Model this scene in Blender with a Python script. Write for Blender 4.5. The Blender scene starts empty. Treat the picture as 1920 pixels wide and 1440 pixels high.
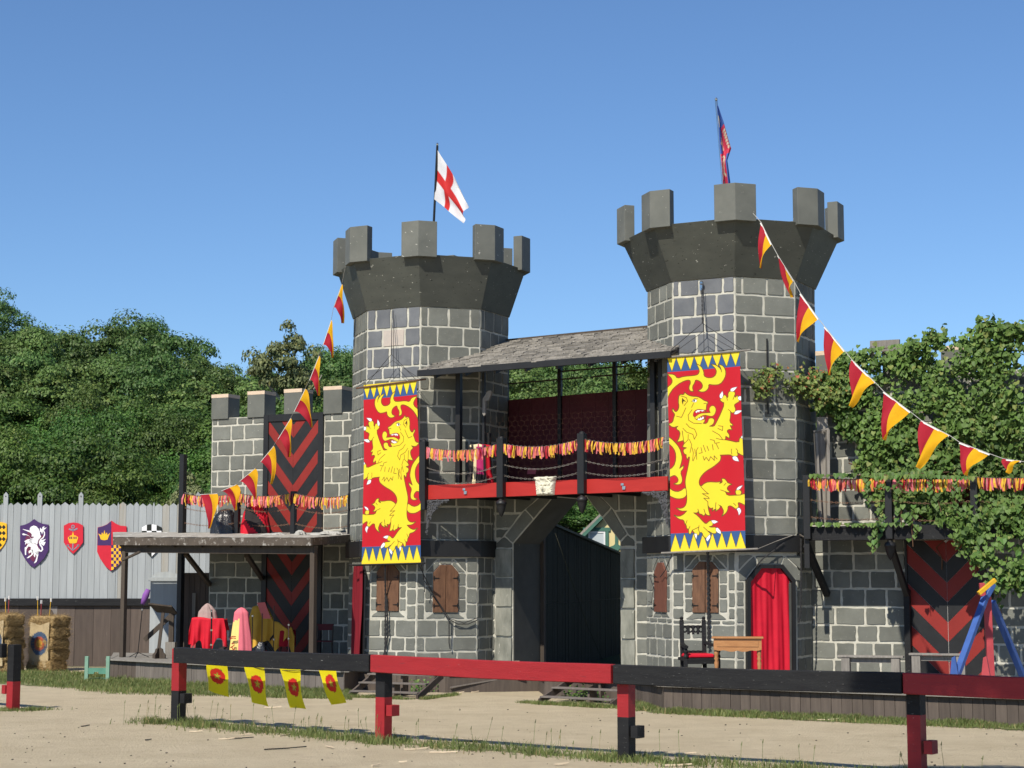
import bpy, math, random
import numpy as np
from mathutils import Vector, Matrix, noise
from mathutils.geometry import tessellate_polygon
RN = random.Random(11)
NP = np.random.RandomState(5)
sc = bpy.context.scene
COL = sc.collection
rad = math.radians

# ---------------- camera, sky, sun, exposure ----------------
EYE = Vector((0.0, 0.0, 2.5))
F = 3300.0                                  # focal length in pixels of a 1920 px wide frame
TH = math.atan(370.0 / F)                   # upward tilt
cam = bpy.data.cameras.new('camera')
cam.sensor_width = 36.0
cam.lens = 36.0 * F / 1920.0
cam.clip_end = 3000.0
cam.dof.use_dof = True
cam.dof.focus_distance = 41.0
cam.dof.aperture_fstop = 3.6
camo = bpy.data.objects.new('camera', cam)
COL.objects.link(camo)
camo.location = EYE
camo.rotation_euler = (math.pi / 2 + TH, 0, 0)
sc.camera = camo
SUN_AZ, SUN_EL = 26.6, 46.0                 # from behind the viewer, to the left
w = bpy.data.worlds.new('World')
sc.world = w
w.use_nodes = True
nt = w.node_tree
for n_ in list(nt.nodes): nt.nodes.remove(n_)
sky = nt.nodes.new('ShaderNodeTexSky')
sky.sky_type = 'NISHITA'
sky.sun_disc = False
sky.sun_elevation = rad(SUN_EL)
sky.sun_rotation = rad(180 + SUN_AZ)
sky.air_density = 1.0
sky.dust_density = 0.0
sky.ozone_density = 9.0
bg = nt.nodes.new('ShaderNodeBackground')
bg.inputs['Strength'].default_value = 0.104
wo = nt.nodes.new('ShaderNodeOutputWorld')
nt.links.new(sky.outputs[0], bg.inputs[0])
nt.links.new(bg.outputs[0], wo.inputs[0])
sl = bpy.data.lights.new('sun', 'SUN')
sl.energy = 5.0
sl.angle = rad(0.53)
sl.color = (1.0, 0.93, 0.80)
so = bpy.data.objects.new('sun', sl)
COL.objects.link(so)
sd_ = Vector((-math.sin(rad(SUN_AZ)) * math.cos(rad(SUN_EL)), -math.cos(rad(SUN_AZ)) * math.cos(rad(SUN_EL)), math.sin(rad(SUN_EL))))
so.rotation_euler = sd_.to_track_quat('Z', 'Y').to_euler()
so.location = (-8, -12, 30)
sc.view_settings.view_transform = 'Standard'
sc.view_settings.look = 'None'
sc.view_settings.exposure = 0.3
sc.view_settings.gamma = 1.0
sc.view_settings.use_curve_mapping = False

# ---------------- surveying helpers: sight lines onto the planes where things stand ----------------
CT, ST = math.cos(TH), math.sin(TH)
Z = Vector((0, 0, 1))
def ray(px, py):
    u = (px - 960.0) / F; v = (720.0 - py) / F
    return Vector((u, CT - v * ST, ST + v * CT))
def W(px, py, Y):
    d = ray(px, py); return EYE + d * (Y / d.y)
def G(px, py, z=0.0):
    d = ray(px, py); return EYE + d * ((z - EYE.z) / d.z)
class Plane:
    def __init__(s, A, az):
        s.A = Vector((A[0], A[1], 0)); a = rad(az); s.az = az
        s.e = Vector((math.cos(a), -math.sin(a), 0)); s.n = Vector((-math.sin(a), -math.cos(a), 0))
    def hit(s, px, py, off=0.0):
        d = ray(px, py); t = ((s.A + s.n * off) - EYE).dot(s.n) / d.dot(s.n)
        return EYE + d * t
    def sz(s, px, py, off=0.0):
        p = s.hit(px, py, off); return ((p - s.A).dot(s.e), p.z)
    def P(s, a, z, off=0.0):
        p = s.A + s.e * a + s.n * off; return Vector((p.x, p.y, z))
    def shift(s, off):
        return Plane(s.A + s.n * off, s.az)

# ---------------- objects, labels ----------------
WLOC = {}
def tag(o, label=None, cat=None, group=None, kind=None):
    if label: o['label'] = label
    if cat: o['category'] = cat
    if group: o['group'] = group
    if kind: o['kind'] = kind
    return o
def thing(name, loc, label, cat, group=None, rz=0.0):
    o = bpy.data.objects.new(name, None); COL.objects.link(o)
    o.location = loc; o.empty_display_size = 0.2
    WLOC[o.name] = Vector(loc)
    return tag(o, label, cat, group)
def link(name, me, c, parent=None):
    o = bpy.data.objects.new(name, me); COL.objects.link(o)
    WLOC[o.name] = Vector(c)
    if parent is not None:
        o.parent = parent; o.location = Vector(c) - WLOC[parent.name]
    else:
        o.location = c
    return o
def mesh_obj(name, verts, faces, mats, parent=None, mi=None, smooth=False):
    if not isinstance(mats, (list, tuple)): mats = [mats]
    V = np.array([tuple(v) for v in verts], dtype=float)
    lo, hi = V.min(0), V.max(0); c = (lo + hi) / 2
    if parent is None: c[2] = lo[2]
    me = bpy.data.meshes.new(name)
    me.from_pydata((V - c).tolist(), [], faces)
    for m in mats: me.materials.append(m)
    if mi is not None: me.polygons.foreach_set('material_index', mi)
    if smooth: me.polygons.foreach_set('use_smooth', [True] * len(me.polygons))
    me.update()
    return link(name, me, c, parent)
def np_mesh(name, V, Fq, mats, parent=None, mi=None, smooth=False, origin=None, col=None):
    """fast mesh from numpy arrays, all faces with the same corner count"""
    if not isinstance(mats, (list, tuple)): mats = [mats]
    V = np.asarray(V, dtype=np.float64)
    if origin is None:
        lo, hi = V.min(0), V.max(0); c = (lo + hi) / 2
        if parent is None: c[2] = lo[2]
    else: c = np.array(origin, dtype=float)
    me = bpy.data.meshes.new(name)
    n, k = Fq.shape
    me.vertices.add(len(V)); me.vertices.foreach_set('co', (V - c).astype(np.float32).ravel())
    me.loops.add(n * k); me.loops.foreach_set('vertex_index', Fq.astype(np.int32).ravel())
    me.polygons.add(n); me.polygons.foreach_set('loop_start', np.arange(0, n * k, k, dtype=np.int32))
    me.polygons.foreach_set('loop_total', np.full(n, k, dtype=np.int32))
    for m in mats: me.materials.append(m)
    if mi is not None: me.polygons.foreach_set('material_index', np.asarray(mi, dtype=np.int32))
    if smooth: me.polygons.foreach_set('use_smooth', np.ones(n, dtype=bool))
    if col is not None:
        at = me.color_attributes.new('print', 'FLOAT_COLOR', 'POINT')
        at.data.foreach_set('color', np.hstack([col, np.ones((len(col), 1))]).astype(np.float32).ravel())
    me.update(calc_edges=True); me.validate()
    return link(name, me, c, parent)
def area2(p):
    return sum(p[i][0] * p[(i + 1) % len(p)][1] - p[(i + 1) % len(p)][0] * p[i][1] for i in range(len(p)))
class MB:
    def __init__(s): s.v = []; s.f = []; s.m = []
    def add(s, vs, fs, mi=0):
        b = len(s.v); s.v += [Vector(v) for v in vs]
        s.f += [tuple(b + i for i in f) for f in fs]; s.m += [mi] * len(fs); return s
    def frame(s, c, ax, ay, az_, mi=0):
        """box from centre and three half-axis vectors"""
        c = Vector(c); vs = []
        for k in (-1, 1):
            for j in (-1, 1):
                for i in (-1, 1): vs.append(c + ax * i + ay * j + az_ * k)
        return s.add(vs, [(0, 2, 3, 1), (4, 5, 7, 6), (0, 1, 5, 4), (2, 6, 7, 3), (0, 4, 6, 2), (1, 3, 7, 5)], mi)
    def box(s, c, sx, sy, sz, rz=0.0, mi=0):
        a = rad(rz)
        return s.frame(c, Vector((math.cos(a), math.sin(a), 0)) * sx / 2, Vector((-math.sin(a), math.cos(a), 0)) * sy / 2, Z * sz / 2, mi)
    def beam(s, p0, p1, w_, h_, side=None, mi=0):
        p0 = Vector(p0); p1 = Vector(p1); d = p1 - p0; L = d.length; d.normalize()
        if side is None: side = d.cross(Z) if abs(d.z) < 0.95 else Vector((1, 0, 0))
        side = (side - d * side.dot(d)).normalized(); up = d.cross(side)
        return s.frame((p0 + p1) / 2, d * L / 2, side * w_ / 2, up * h_ / 2, mi)
    def tube(s, pts, r, n=6, mi=0):
        pts = [Vector(p) for p in pts]; rings = []
        for i, p in enumerate(pts):
            d = (pts[min(i + 1, len(pts) - 1)] - pts[max(i - 1, 0)]).normalized()
            a = d.cross(Z) if abs(d.z) < 0.9 else d.cross(Vector((1, 0, 0)))
            a.normalize(); b = d.cross(a)
            rr = r[i] if isinstance(r, (list, tuple)) else r
            rings.append([p + (a * math.cos(t) + b * math.sin(t)) * rr for t in [2 * math.pi * j / n for j in range(n)]])
        b0 = len(s.v); s.v += [q for g in rings for q in g]
        for i in range(len(pts) - 1):
            for j in range(n):
                k = (j + 1) % n
                s.f.append((b0 + i * n + j, b0 + i * n + k, b0 + (i + 1) * n + k, b0 + (i + 1) * n + j)); s.m.append(mi)
        s.f.append(tuple(b0 + j for j in range(n))[::-1]); s.m.append(mi)
        s.f.append(tuple(b0 + (len(pts) - 1) * n + j for j in range(n))); s.m.append(mi)
        return s
    def lathe(s, base, prof, n=12, mi=0):
        return s.tube_prof(base, prof, n, mi)
    def tube_prof(s, base, prof, n, mi=0):
        base = Vector(base); b0 = len(s.v)
        for r, z in prof:
            for j in range(n):
                t = 2 * math.pi * j / n; s.v.append(base + Vector((r * math.cos(t), r * math.sin(t), z)))
        for i in range(len(prof) - 1):
            for j in range(n):
                k = (j + 1) % n
                s.f.append((b0 + i * n + j, b0 + i * n + k, b0 + (i + 1) * n + k, b0 + (i + 1) * n + j)); s.m.append(mi)
        s.f.append(tuple(b0 + j for j in range(n))[::-1]); s.m.append(mi)
        s.f.append(tuple(b0 + (len(prof) - 1) * n + j for j in range(n))); s.m.append(mi)
        return s
    def prism(s, pl, poly, o0, o1, mi=0, inset=0.0):
        """polygon (s,z) on a plane, from offset o0 (back) to o1 (front)"""
        if area2(poly) < 0: poly = poly[::-1]
        n = len(poly)
        cx = sum(p[0] for p in poly) / n; cz = sum(p[1] for p in poly) / n
        vs = [pl.P(a, z, o0) for a, z in poly]
        for a, z in poly:
            L = math.hypot(a - cx, z - cz) or 1
            vs.append(pl.P(a - (a - cx) / L * inset, z - (z - cz) / L * inset, o1))
        fs = [tuple(range(n, 2 * n)), tuple(range(n))[::-1]]
        fs += [(i, (i + 1) % n, n + (i + 1) % n, n + i) for i in range(n)]
        return s.add(vs, fs, mi)
    def vprism(s, poly, z0, z1, mi=0):
        """plan polygon (x,y) from z0 to z1 (numbers or per-vertex lists)"""
        if area2(poly) < 0:
            poly = poly[::-1]
            if isinstance(z0, list): z0 = z0[::-1]
            if isinstance(z1, list): z1 = z1[::-1]
        n = len(poly)
        a = z0 if isinstance(z0, list) else [z0] * n
        b = z1 if isinstance(z1, list) else [z1] * n
        vs = [Vector((p[0], p[1], a[i])) for i, p in enumerate(poly)] + [Vector((p[0], p[1], b[i])) for i, p in enumerate(poly)]
        fs = [tuple(range(n, 2 * n)), tuple(range(n))[::-1]] + [(i, (i + 1) % n, n + (i + 1) % n, n + i) for i in range(n)]
        return s.add(vs, fs, mi)
    def obj(s, name, mats, parent=None, smooth=False, bevel=0.0, kind=None, label=None):
        o = mesh_obj(name, s.v, s.f, mats, parent, s.m, smooth)
        if bevel:
            b = o.modifiers.new('bevel', 'BEVEL'); b.width = bevel; b.segments = 1; b.limit_method = 'ANGLE'
        if kind: o['kind'] = kind
        if label: o['label'] = label
        return o
def clip_rect(poly, x0, x1, y0, y1):
    def cl(P, f, inter):
        out = []
        for i in range(len(P)):
            a, b = P[i - 1], P[i]
            if f(b):
                if not f(a): out.append(inter(a, b))
                out.append(b)
            elif f(a): out.append(inter(a, b))
        return out
    def ix(c): return lambda a, b: (c, a[1] + (b[1] - a[1]) * (c - a[0]) / (b[0] - a[0]))
    def iy(c): return lambda a, b: (a[0] + (b[0] - a[0]) * (c - a[1]) / (b[1] - a[1]), c)
    for f, g in ((lambda p: p[0] >= x0, ix(x0)), (lambda p: p[0] <= x1, ix(x1)), (lambda p: p[1] >= y0, iy(y0)), (lambda p: p[1] <= y1, iy(y1))):
        if not poly: return []
        poly = cl(poly, f, g)
    return poly

# ---------------- materials ----------------
def lin(c):
    return tuple(((x / 255.0) / 12.92 if x / 255.0 <= 0.04045 else ((x / 255.0 + 0.055) / 1.055) ** 2.4) for x in c)
def mat(name, c1, c2=None, scale=3.0, rough=0.8, bump=0.25, bscale=40.0, stretch=(1, 1, 1), spots=None, spots2=None, rnd=0.0, detail=6.0, spec=0.3, metal=0.0, dist=0.01):
    m = bpy.data.materials.new(name); m.use_nodes = True
    t = m.node_tree; N = t.nodes; L = t.links
    b = N['Principled BSDF']
    b.inputs['Roughness'].default_value = rough
    b.inputs['Specular IOR Level'].default_value = spec
    b.inputs['Metallic'].default_value = metal
    geo = N.new('ShaderNodeNewGeometry')
    mp = N.new('ShaderNodeMapping'); mp.inputs['Scale'].default_value = stretch
    L.new(geo.outputs['Position'], mp.inputs['Vector'])
    def noi(sc_, det=detail, ro=0.6):
        n = N.new('ShaderNodeTexNoise'); n.inputs['Scale'].default_value = sc_
        n.inputs['Detail'].default_value = det; n.inputs['Roughness'].default_value = ro
        L.new(mp.outputs[0], n.inputs['Vector']); return n
    if c2 is None: c2 = tuple(x * 0.72 for x in c1)
    n1 = noi(scale)
    cr = N.new('ShaderNodeValToRGB')
    cr.color_ramp.elements[0].position = 0.3; cr.color_ramp.elements[1].position = 0.7
    cr.color_ramp.elements[0].color = (*c2, 1); cr.color_ramp.elements[1].color = (*c1, 1)
    L.new(n1.outputs['Fac'], cr.inputs[0])
    out = cr.outputs[0]
    for q, sp in enumerate((spots, spots2)):
        if not sp: continue
        colr, thr, ssc = sp[:3]; soft = sp[3] if len(sp) > 3 else 0.02
        n2 = noi(ssc, 5.0, 0.65)
        r2 = N.new('ShaderNodeValToRGB')
        r2.color_ramp.elements[0].position = thr; r2.color_ramp.elements[1].position = thr + soft
        r2.color_ramp.elements[0].color = (0, 0, 0, 1); r2.color_ramp.elements[1].color = (1, 1, 1, 1)
        L.new(n2.outputs['Fac'], r2.inputs[0])
        mx = N.new('ShaderNodeMixRGB'); mx.inputs[2].default_value = (*colr, 1)
        L.new(r2.outputs[0], mx.inputs[0]); L.new(out, mx.inputs[1]); out = mx.outputs[0]
    if rnd:
        oi = N.new('ShaderNodeObjectInfo'); ml = N.new('ShaderNodeMapRange')
        ml.inputs[3].default_value = 1 - rnd; ml.inputs[4].default_value = 1 + rnd
        L.new(oi.outputs['Random'], ml.inputs[0])
        hs = N.new('ShaderNodeHueSaturation'); L.new(ml.outputs[0], hs.inputs['Value']); L.new(out, hs.inputs['Color'])
        out = hs.outputs[0]
    L.new(out, b.inputs['Base Color'])
    if bump:
        n3 = noi(bscale, 8.0, 0.7); bp = N.new('ShaderNodeBump')
        bp.inputs['Strength'].default_value = bump; bp.inputs['Distance'].default_value = dist
        L.new(n3.outputs['Fac'], bp.inputs['Height']); L.new(bp.outputs[0], b.inputs['Normal'])
    return m
def cloth(name, c, rough=0.75, trans=0.25, var=0.12):
    m = bpy.data.materials.new(name); m.use_nodes = True
    t = m.node_tree; N = t.nodes; L = t.links; b = N['Principled BSDF']
    b.inputs['Roughness'].default_value = rough; b.inputs['Specular IOR Level'].default_value = 0.25
    tc = N.new('ShaderNodeNewGeometry'); n = N.new('ShaderNodeTexNoise'); n.inputs['Scale'].default_value = 5.0; n.inputs['Detail'].default_value = 6
    L.new(tc.outputs['Position'], n.inputs['Vector'])
    r = N.new('ShaderNodeValToRGB'); r.color_ramp.elements[0].position = 0.3; r.color_ramp.elements[1].position = 0.7
    r.color_ramp.elements[0].color = (*[x * (1 - var) for x in c], 1); r.color_ramp.elements[1].color = (*c, 1)
    L.new(n.outputs[0], r.inputs[0]); L.new(r.outputs[0], b.inputs['Base Color'])
    tr = N.new('ShaderNodeBsdfTranslucent'); L.new(r.outputs[0], tr.inputs[0])
    mx = N.new('ShaderNodeMixShader'); mx.inputs[0].default_value = trans
    L.new(b.outputs[0], mx.inputs[1]); L.new(tr.outputs[0], mx.inputs[2])
    L.new(mx.outputs[0], N['Material Output'].inputs[0])
    return m
def printed(name, trans=0.12, rough=0.7):
    m = bpy.data.materials.new(name); m.use_nodes = True
    t = m.node_tree; N = t.nodes; L = t.links; b = N['Principled BSDF']
    b.inputs['Roughness'].default_value = rough; b.inputs['Specular IOR Level'].default_value = 0.25
    a = N.new('ShaderNodeAttribute'); a.attribute_name = 'print'
    L.new(a.outputs['Color'], b.inputs['Base Color'])
    g = N.new('ShaderNodeNewGeometry'); n = N.new('ShaderNodeTexNoise'); n.inputs['Scale'].default_value = 220; n.inputs['Detail'].default_value = 3
    L.new(g.outputs['Position'], n.inputs['Vector'])
    bp = N.new('ShaderNodeBump'); bp.inputs['Strength'].default_value = 0.15; bp.inputs['Distance'].default_value = 0.004
    L.new(n.outputs[0], bp.inputs['Height']); L.new(bp.outputs[0], b.inputs['Normal'])
    tr = N.new('ShaderNodeBsdfTranslucent'); L.new(a.outputs['Color'], tr.inputs[0])
    mx = N.new('ShaderNodeMixShader'); mx.inputs[0].default_value = trans
    L.new(b.outputs[0], mx.inputs[1]); L.new(tr.outputs[0], mx.inputs[2])
    L.new(mx.outputs[0], N['Material Output'].inputs[0])
    return m
def leafmat(name, ca, cb, cc=None, trans=0.35, tint=0.15):
    m = bpy.data.materials.new(name); m.use_nodes = True
    t = m.node_tree; N = t.nodes; L = t.links; b = N['Principled BSDF']
    b.inputs['Roughness'].default_value = 0.55; b.inputs['Specular IOR Level'].default_value = 0.3
    g = N.new('ShaderNodeNewGeometry')
    r = N.new('ShaderNodeValToRGB'); e = r.color_ramp.elements
    e[0].position = 0.0; e[1].position = 0.85; e[0].color = (*ca, 1); e[1].color = (*cb, 1)
    if cc: x = e.new(0.97); x.color = (*cc, 1)
    L.new(g.outputs['Random Per Island'], r.inputs[0])
    n = N.new('ShaderNodeTexNoise'); n.inputs['Scale'].default_value = 0.55; n.inputs['Detail'].default_value = 3
    L.new(g.outputs['Position'], n.inputs['Vector'])
    mr = N.new('ShaderNodeMapRange'); mr.inputs[1].default_value = 0.3; mr.inputs[2].default_value = 0.7; mr.inputs[3].default_value = 0.85; mr.inputs[4].default_value = 1.18
    L.new(n.outputs[0], mr.inputs[0])
    oi = N.new('ShaderNodeObjectInfo'); m2 = N.new('ShaderNodeMapRange'); m2.inputs[3].default_value = 0.5 - tint * 0.16; m2.inputs[4].default_value = 0.5 + tint * 0.16
    L.new(oi.outputs['Random'], m2.inputs[0])
    m3 = N.new('ShaderNodeMapRange'); m3.inputs[3].default_value = 0.72; m3.inputs[4].default_value = 1.22
    wn = N.new('ShaderNodeTexWhiteNoise'); wn.noise_dimensions = '1D'; L.new(oi.outputs['Random'], wn.inputs['W']); L.new(wn.outputs['Value'], m3.inputs[0])
    mm = N.new('ShaderNodeMath'); mm.operation = 'MULTIPLY'; L.new(m3.outputs[0], mm.inputs[0]); L.new(mr.outputs[0], mm.inputs[1])
    hs = N.new('ShaderNodeHueSaturation'); L.new(r.outputs[0], hs.inputs['Color']); L.new(mm.outputs[0] if tint > 0.05 else mr.outputs[0], hs.inputs['Value']); L.new(m2.outputs[0], hs.inputs['Hue'])
    L.new(hs.outputs[0], b.inputs['Base Color'])
    tr = N.new('ShaderNodeBsdfTranslucent'); L.new(hs.outputs[0], tr.inputs[0])
    mx = N.new('ShaderNodeMixShader'); mx.inputs[0].default_value = trans
    L.new(b.outputs[0], mx.inputs[1]); L.new(tr.outputs[0], mx.inputs[2])
    L.new(mx.outputs[0], N['Material Output'].inputs[0])
    return m
CHIP = (0.42, 0.41, 0.36)
M_STONE = mat('painted_stone', (0.1618, 0.1674, 0.1489), (0.1166, 0.1207, 0.107), 2.2, 0.85, 0.5, 55, spots=(CHIP, 0.665, 26, 0.03), spots2=((0.19, 0.19, 0.165), 0.56, 3.1, 0.25), rnd=0.2, dist=0.014)
M_STONE_B = mat('painted_stone_blue', (0.1527, 0.1607, 0.173), (0.1068, 0.114, 0.1272), 2.6, 0.8, 0.45, 55, spots=(CHIP, 0.68, 22, 0.03), rnd=0.12)
M_STONE_P = mat('pillar_stone', (0.2704, 0.2704, 0.234), (0.1248, 0.13, 0.1092), 5.0, 0.85, 0.5, 50, stretch=(1, 1, 0.35), spots=(CHIP, 0.66, 14, 0.05), rnd=0.1)
M_BARE = mat('bare_patch', (0.46, 0.39, 0.34), (0.36, 0.33, 0.30), 4, 0.85, 0.3, 60)
M_MORTAR = mat('mortar', (0.5292, 0.5133, 0.4446), (0.381, 0.3704, 0.3175), 5, 0.9, 0.6, 60, spots=((0.2, 0.2, 0.17), 0.66, 9, 0.06), dist=0.015)
M_CROWN = mat('crown_board', (0.0702, 0.07403, 0.06221), (0.0507, 0.05374, 0.04612), 1.6, 0.55, 0.25, 30, stretch=(1, 1, 2.2), spots=((0.42, 0.41, 0.36), 0.67, 8, 0.012), spots2=((0.02, 0.02, 0.018), 0.64, 10, 0.015), spec=0.35)
M_MERLON = mat('merlon_board', (0.1342, 0.138, 0.1226), (0.09966, 0.1042, 0.09267), 2.0, 0.6, 0.2, 35, spots=((0.45, 0.44, 0.4), 0.675, 11, 0.02), rnd=0.08)
M_BAREWOOD = mat('bare_cream_wood', (0.62, 0.5, 0.38), (0.5, 0.38, 0.28), 9, 0.8, 0.3, 70, stretch=(1, 1, 5))
M_BLACK = mat('black_timber', (0.01215, 0.01271, 0.01381), (0.007182, 0.007182, 0.008287), 3, 0.5, 0.25, 40, stretch=(1, 1, 0.6), spots=((0.12, 0.12, 0.12), 0.72, 20, 0.05), spec=0.4)
M_RAILBLK = mat('rail_black', (0.01911, 0.01966, 0.02075), (0.01201, 0.01201, 0.01365), 4, 0.55, 0.6, 22, stretch=(0.5, 0.5, 4), spots=((0.25, 0.25, 0.24), 0.665, 22, 0.05), spec=0.15)
M_RAILRED = mat('rail_red', (0.2952, 0.0151, 0.01922), (0.2471, 0.01098, 0.0151), 4, 0.5, 0.6, 22, stretch=(0.5, 0.5, 4), spots=((0.14, 0.02, 0.025), 0.62, 9, 0.12), spots2=((0.45, 0.3, 0.27), 0.70, 24, 0.03), spec=0.35)
M_BEAMRED = mat('beam_red', (0.376, 0.0224, 0.0176), (0.328, 0.0176, 0.0144), 3, 0.5, 0.25, 30, stretch=(0.6, 0.6, 3), spots=((0.5, 0.2, 0.18), 0.74, 14, 0.03))
M_RED = mat('chevron_red', (0.2303, 0.02047, 0.01535), (0.1919, 0.01663, 0.01279), 3, 0.55, 0.2, 40, spots=((0.2, 0.04, 0.03), 0.7, 12, 0.05), rnd=0.06)
M_CHBLK = mat('chevron_black', (0.0192, 0.0198, 0.021), (0.012, 0.012, 0.0132), 3, 0.5, 0.2, 40, spots=((0.1, 0.1, 0.1), 0.72, 18, 0.05), rnd=0.1)
M_BROWN = mat('brown_timber', (0.075, 0.0585, 0.045), (0.04875, 0.0375, 0.03), 3, 0.75, 0.4, 30, stretch=(3, 3, 0.4), spots=((0.3, 0.29, 0.26), 0.73, 14, 0.04), rnd=0.1)
M_SKIRT = mat('skirting_board', (0.1092, 0.0874, 0.0722), (0.0741, 0.0589, 0.05035), 5, 0.8, 0.45, 30, stretch=(3, 3, 0.35), spots=((0.4, 0.38, 0.34), 0.73, 18, 0.03), rnd=0.16)
M_SKIRTG = mat('skirting_board_grey', (0.17, 0.1487, 0.1318), (0.119, 0.102, 0.0918), 5, 0.8, 0.45, 30, stretch=(3, 3, 0.35), spots=((0.4, 0.38, 0.34), 0.73, 18, 0.03), rnd=0.14)
M_DECK = mat('deck_board', (0.255, 0.238, 0.2125), (0.17, 0.1573, 0.1403), 5, 0.85, 0.4, 30, rnd=0.1)
M_ROOFTOP = mat('weathered_roof_top', (0.378, 0.351, 0.306), (0.225, 0.207, 0.18), 2.5, 0.9, 0.6, 20, spots=((0.6, 0.58, 0.53), 0.58, 4, 0.08))
M_FASCIA = mat('peeling_fascia', (0.102, 0.08075, 0.06375), (0.068, 0.05525, 0.0442), 3, 0.75, 0.5, 30, spots=((0.4, 0.38, 0.35), 0.57, 6, 0.14), spots2=((0.5, 0.47, 0.43), 0.66, 24, 0.05))
M_PALE = mat('palisade_grey', (0.3325, 0.3557, 0.3673), (0.2783, 0.2977, 0.3093), 2.5, 0.8, 0.3, 40, stretch=(5, 5, 0.35), spots=((0.5, 0.46, 0.38), 0.71, 5, 0.05), rnd=0.10)
M_PALEST = mat('palisade_stained', (0.36, 0.3528, 0.3312), (0.288, 0.2736, 0.2376), 2.5, 0.8, 0.3, 40, stretch=(5, 5, 0.35), spots=((0.35, 0.27, 0.2), 0.6, 4, 0.1), rnd=0.08)
M_LOWBD = mat('lower_fence_board', (0.1, 0.0768, 0.064), (0.0704, 0.0544, 0.0464), 3, 0.8, 0.3, 30, stretch=(4, 4, 0.4), spots=((0.3, 0.26, 0.24), 0.70, 9, 0.05), rnd=0.18)
M_LOWGR = mat('lower_fence_grey', (0.216, 0.2, 0.192), (0.16, 0.144, 0.136), 3, 0.8, 0.3, 30, stretch=(4, 4, 0.4), spots=((0.5, 0.48, 0.45), 0.66, 7, 0.05))
M_SHINGLE = mat('slate_shingle', (0.2494, 0.2294, 0.1995), (0.1297, 0.1197, 0.1047), 4, 0.8, 0.5, 30, stretch=(5, 1, 1), spots=((0.38, 0.37, 0.33), 0.63, 10, 0.1), rnd=0.3)
M_SHUT = mat('shutter_wood', (0.16, 0.08, 0.044), (0.084, 0.04, 0.0224), 7, 0.65, 0.4, 40, stretch=(3, 3, 0.5), rnd=0.1)
M_SHUT2 = mat('shutter_wood_red', (0.1615, 0.06375, 0.0425), (0.102, 0.0391, 0.0272), 7, 0.65, 0.3, 40, stretch=(3, 3, 0.5))
M_IRON = mat('dark_iron', (0.021, 0.021, 0.021), None, 6, 0.45, 0.2, 60, metal=0.6, spec=0.5)
M_CASTIRON = mat('grey_cast_iron', (0.12, 0.12, 0.13), (0.06, 0.06, 0.065), 9, 0.5, 0.2, 60)
M_CHAIN = mat('chain_steel', (0.30, 0.28, 0.25), (0.16, 0.12, 0.09), 14, 0.5, 0.1, 60, metal=0.5)
M_RUST = mat('rusty_chain', (0.22, 0.12, 0.07), (0.12, 0.07, 0.05), 14, 0.8, 0.1, 60)
M_CHROME = mat('chrome', (0.55, 0.55, 0.55), (0.4, 0.4, 0.4), 5, 0.2, 0.0, metal=1.0)
M_ROPE = mat('black_rope', (0.03, 0.03, 0.032), None, 30, 0.8, 0.5, 120)
M_MAROON = mat('maroon_panel', (0.09488, 0.01661, 0.02372), (0.07116, 0.01186, 0.01802), 2, 0.7, 0.2, 30, spots=((0.4, 0.1, 0.12), 0.74, 10, 0.02))
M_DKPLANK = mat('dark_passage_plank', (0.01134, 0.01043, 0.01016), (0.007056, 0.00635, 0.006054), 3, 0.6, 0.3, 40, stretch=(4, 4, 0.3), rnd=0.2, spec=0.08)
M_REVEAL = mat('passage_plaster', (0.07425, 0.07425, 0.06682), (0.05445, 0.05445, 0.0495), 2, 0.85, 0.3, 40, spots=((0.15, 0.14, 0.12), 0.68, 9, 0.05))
M_GREYWOOD = mat('weathered_grey_wood', (0.255, 0.238, 0.2125), (0.153, 0.1403, 0.1275), 6, 0.85, 0.4, 40, stretch=(4, 4, 0.5), rnd=0.12)
M_TABLE = mat('honey_wood', (0.399, 0.19, 0.07125), (0.3135, 0.1377, 0.0475), 6, 0.45, 0.15, 40, stretch=(0.6, 3, 3), spec=0.5)
M_BLUEP = mat('blue_paint', (0.045, 0.105, 0.32), (0.035, 0.08, 0.26), 6, 0.5, 0.15, 40)
M_REDP = mat('faded_red_paint', (0.42, 0.06, 0.07), (0.34, 0.045, 0.055), 6, 0.55, 0.15, 40)
M_YELP = mat('yellow_paint', (0.7, 0.4, 0.02), None, 6, 0.5, 0.1, 40)
M_GREENP = mat('green_paint', (0.10, 0.26, 0.19), (0.075, 0.2, 0.145), 5, 0.6, 0.2, 40)
M_GREENL = mat('pale_green_paint', (0.2, 0.34, 0.26), (0.15, 0.27, 0.2), 5, 0.6, 0.2, 40)
M_PLASTER = mat('white_cast_plaster', (0.68, 0.65, 0.54), (0.5, 0.47, 0.36), 10, 0.8, 0.4, 60)
M_STRAW = mat('straw', (0.56, 0.40, 0.19), (0.20, 0.125, 0.05), 14, 0.9, 0.9, 60, stretch=(1, 1, 3), dist=0.04)
M_BURLAP = mat('burlap', (0.47, 0.37, 0.22), (0.38, 0.29, 0.16), 12, 0.95, 0.4, 180)
M_BAG = mat('black_plastic_bag', (0.02, 0.02, 0.022), None, 3, 0.25, 0.5, 12, dist=0.03, spec=0.6)
M_YWALL = mat('cream_yellow_wall', (0.62, 0.52, 0.27), (0.55, 0.45, 0.22), 2, 0.8, 0.1, 30)
M_GTRIM = mat('green_house_trim', (0.06, 0.15, 0.11), (0.045, 0.12, 0.09), 3, 0.6, 0.1, 30)
M_WHITE = mat('white_paint', (0.7, 0.7, 0.7), (0.6, 0.6, 0.6), 3, 0.6, 0.1, 30)
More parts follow.
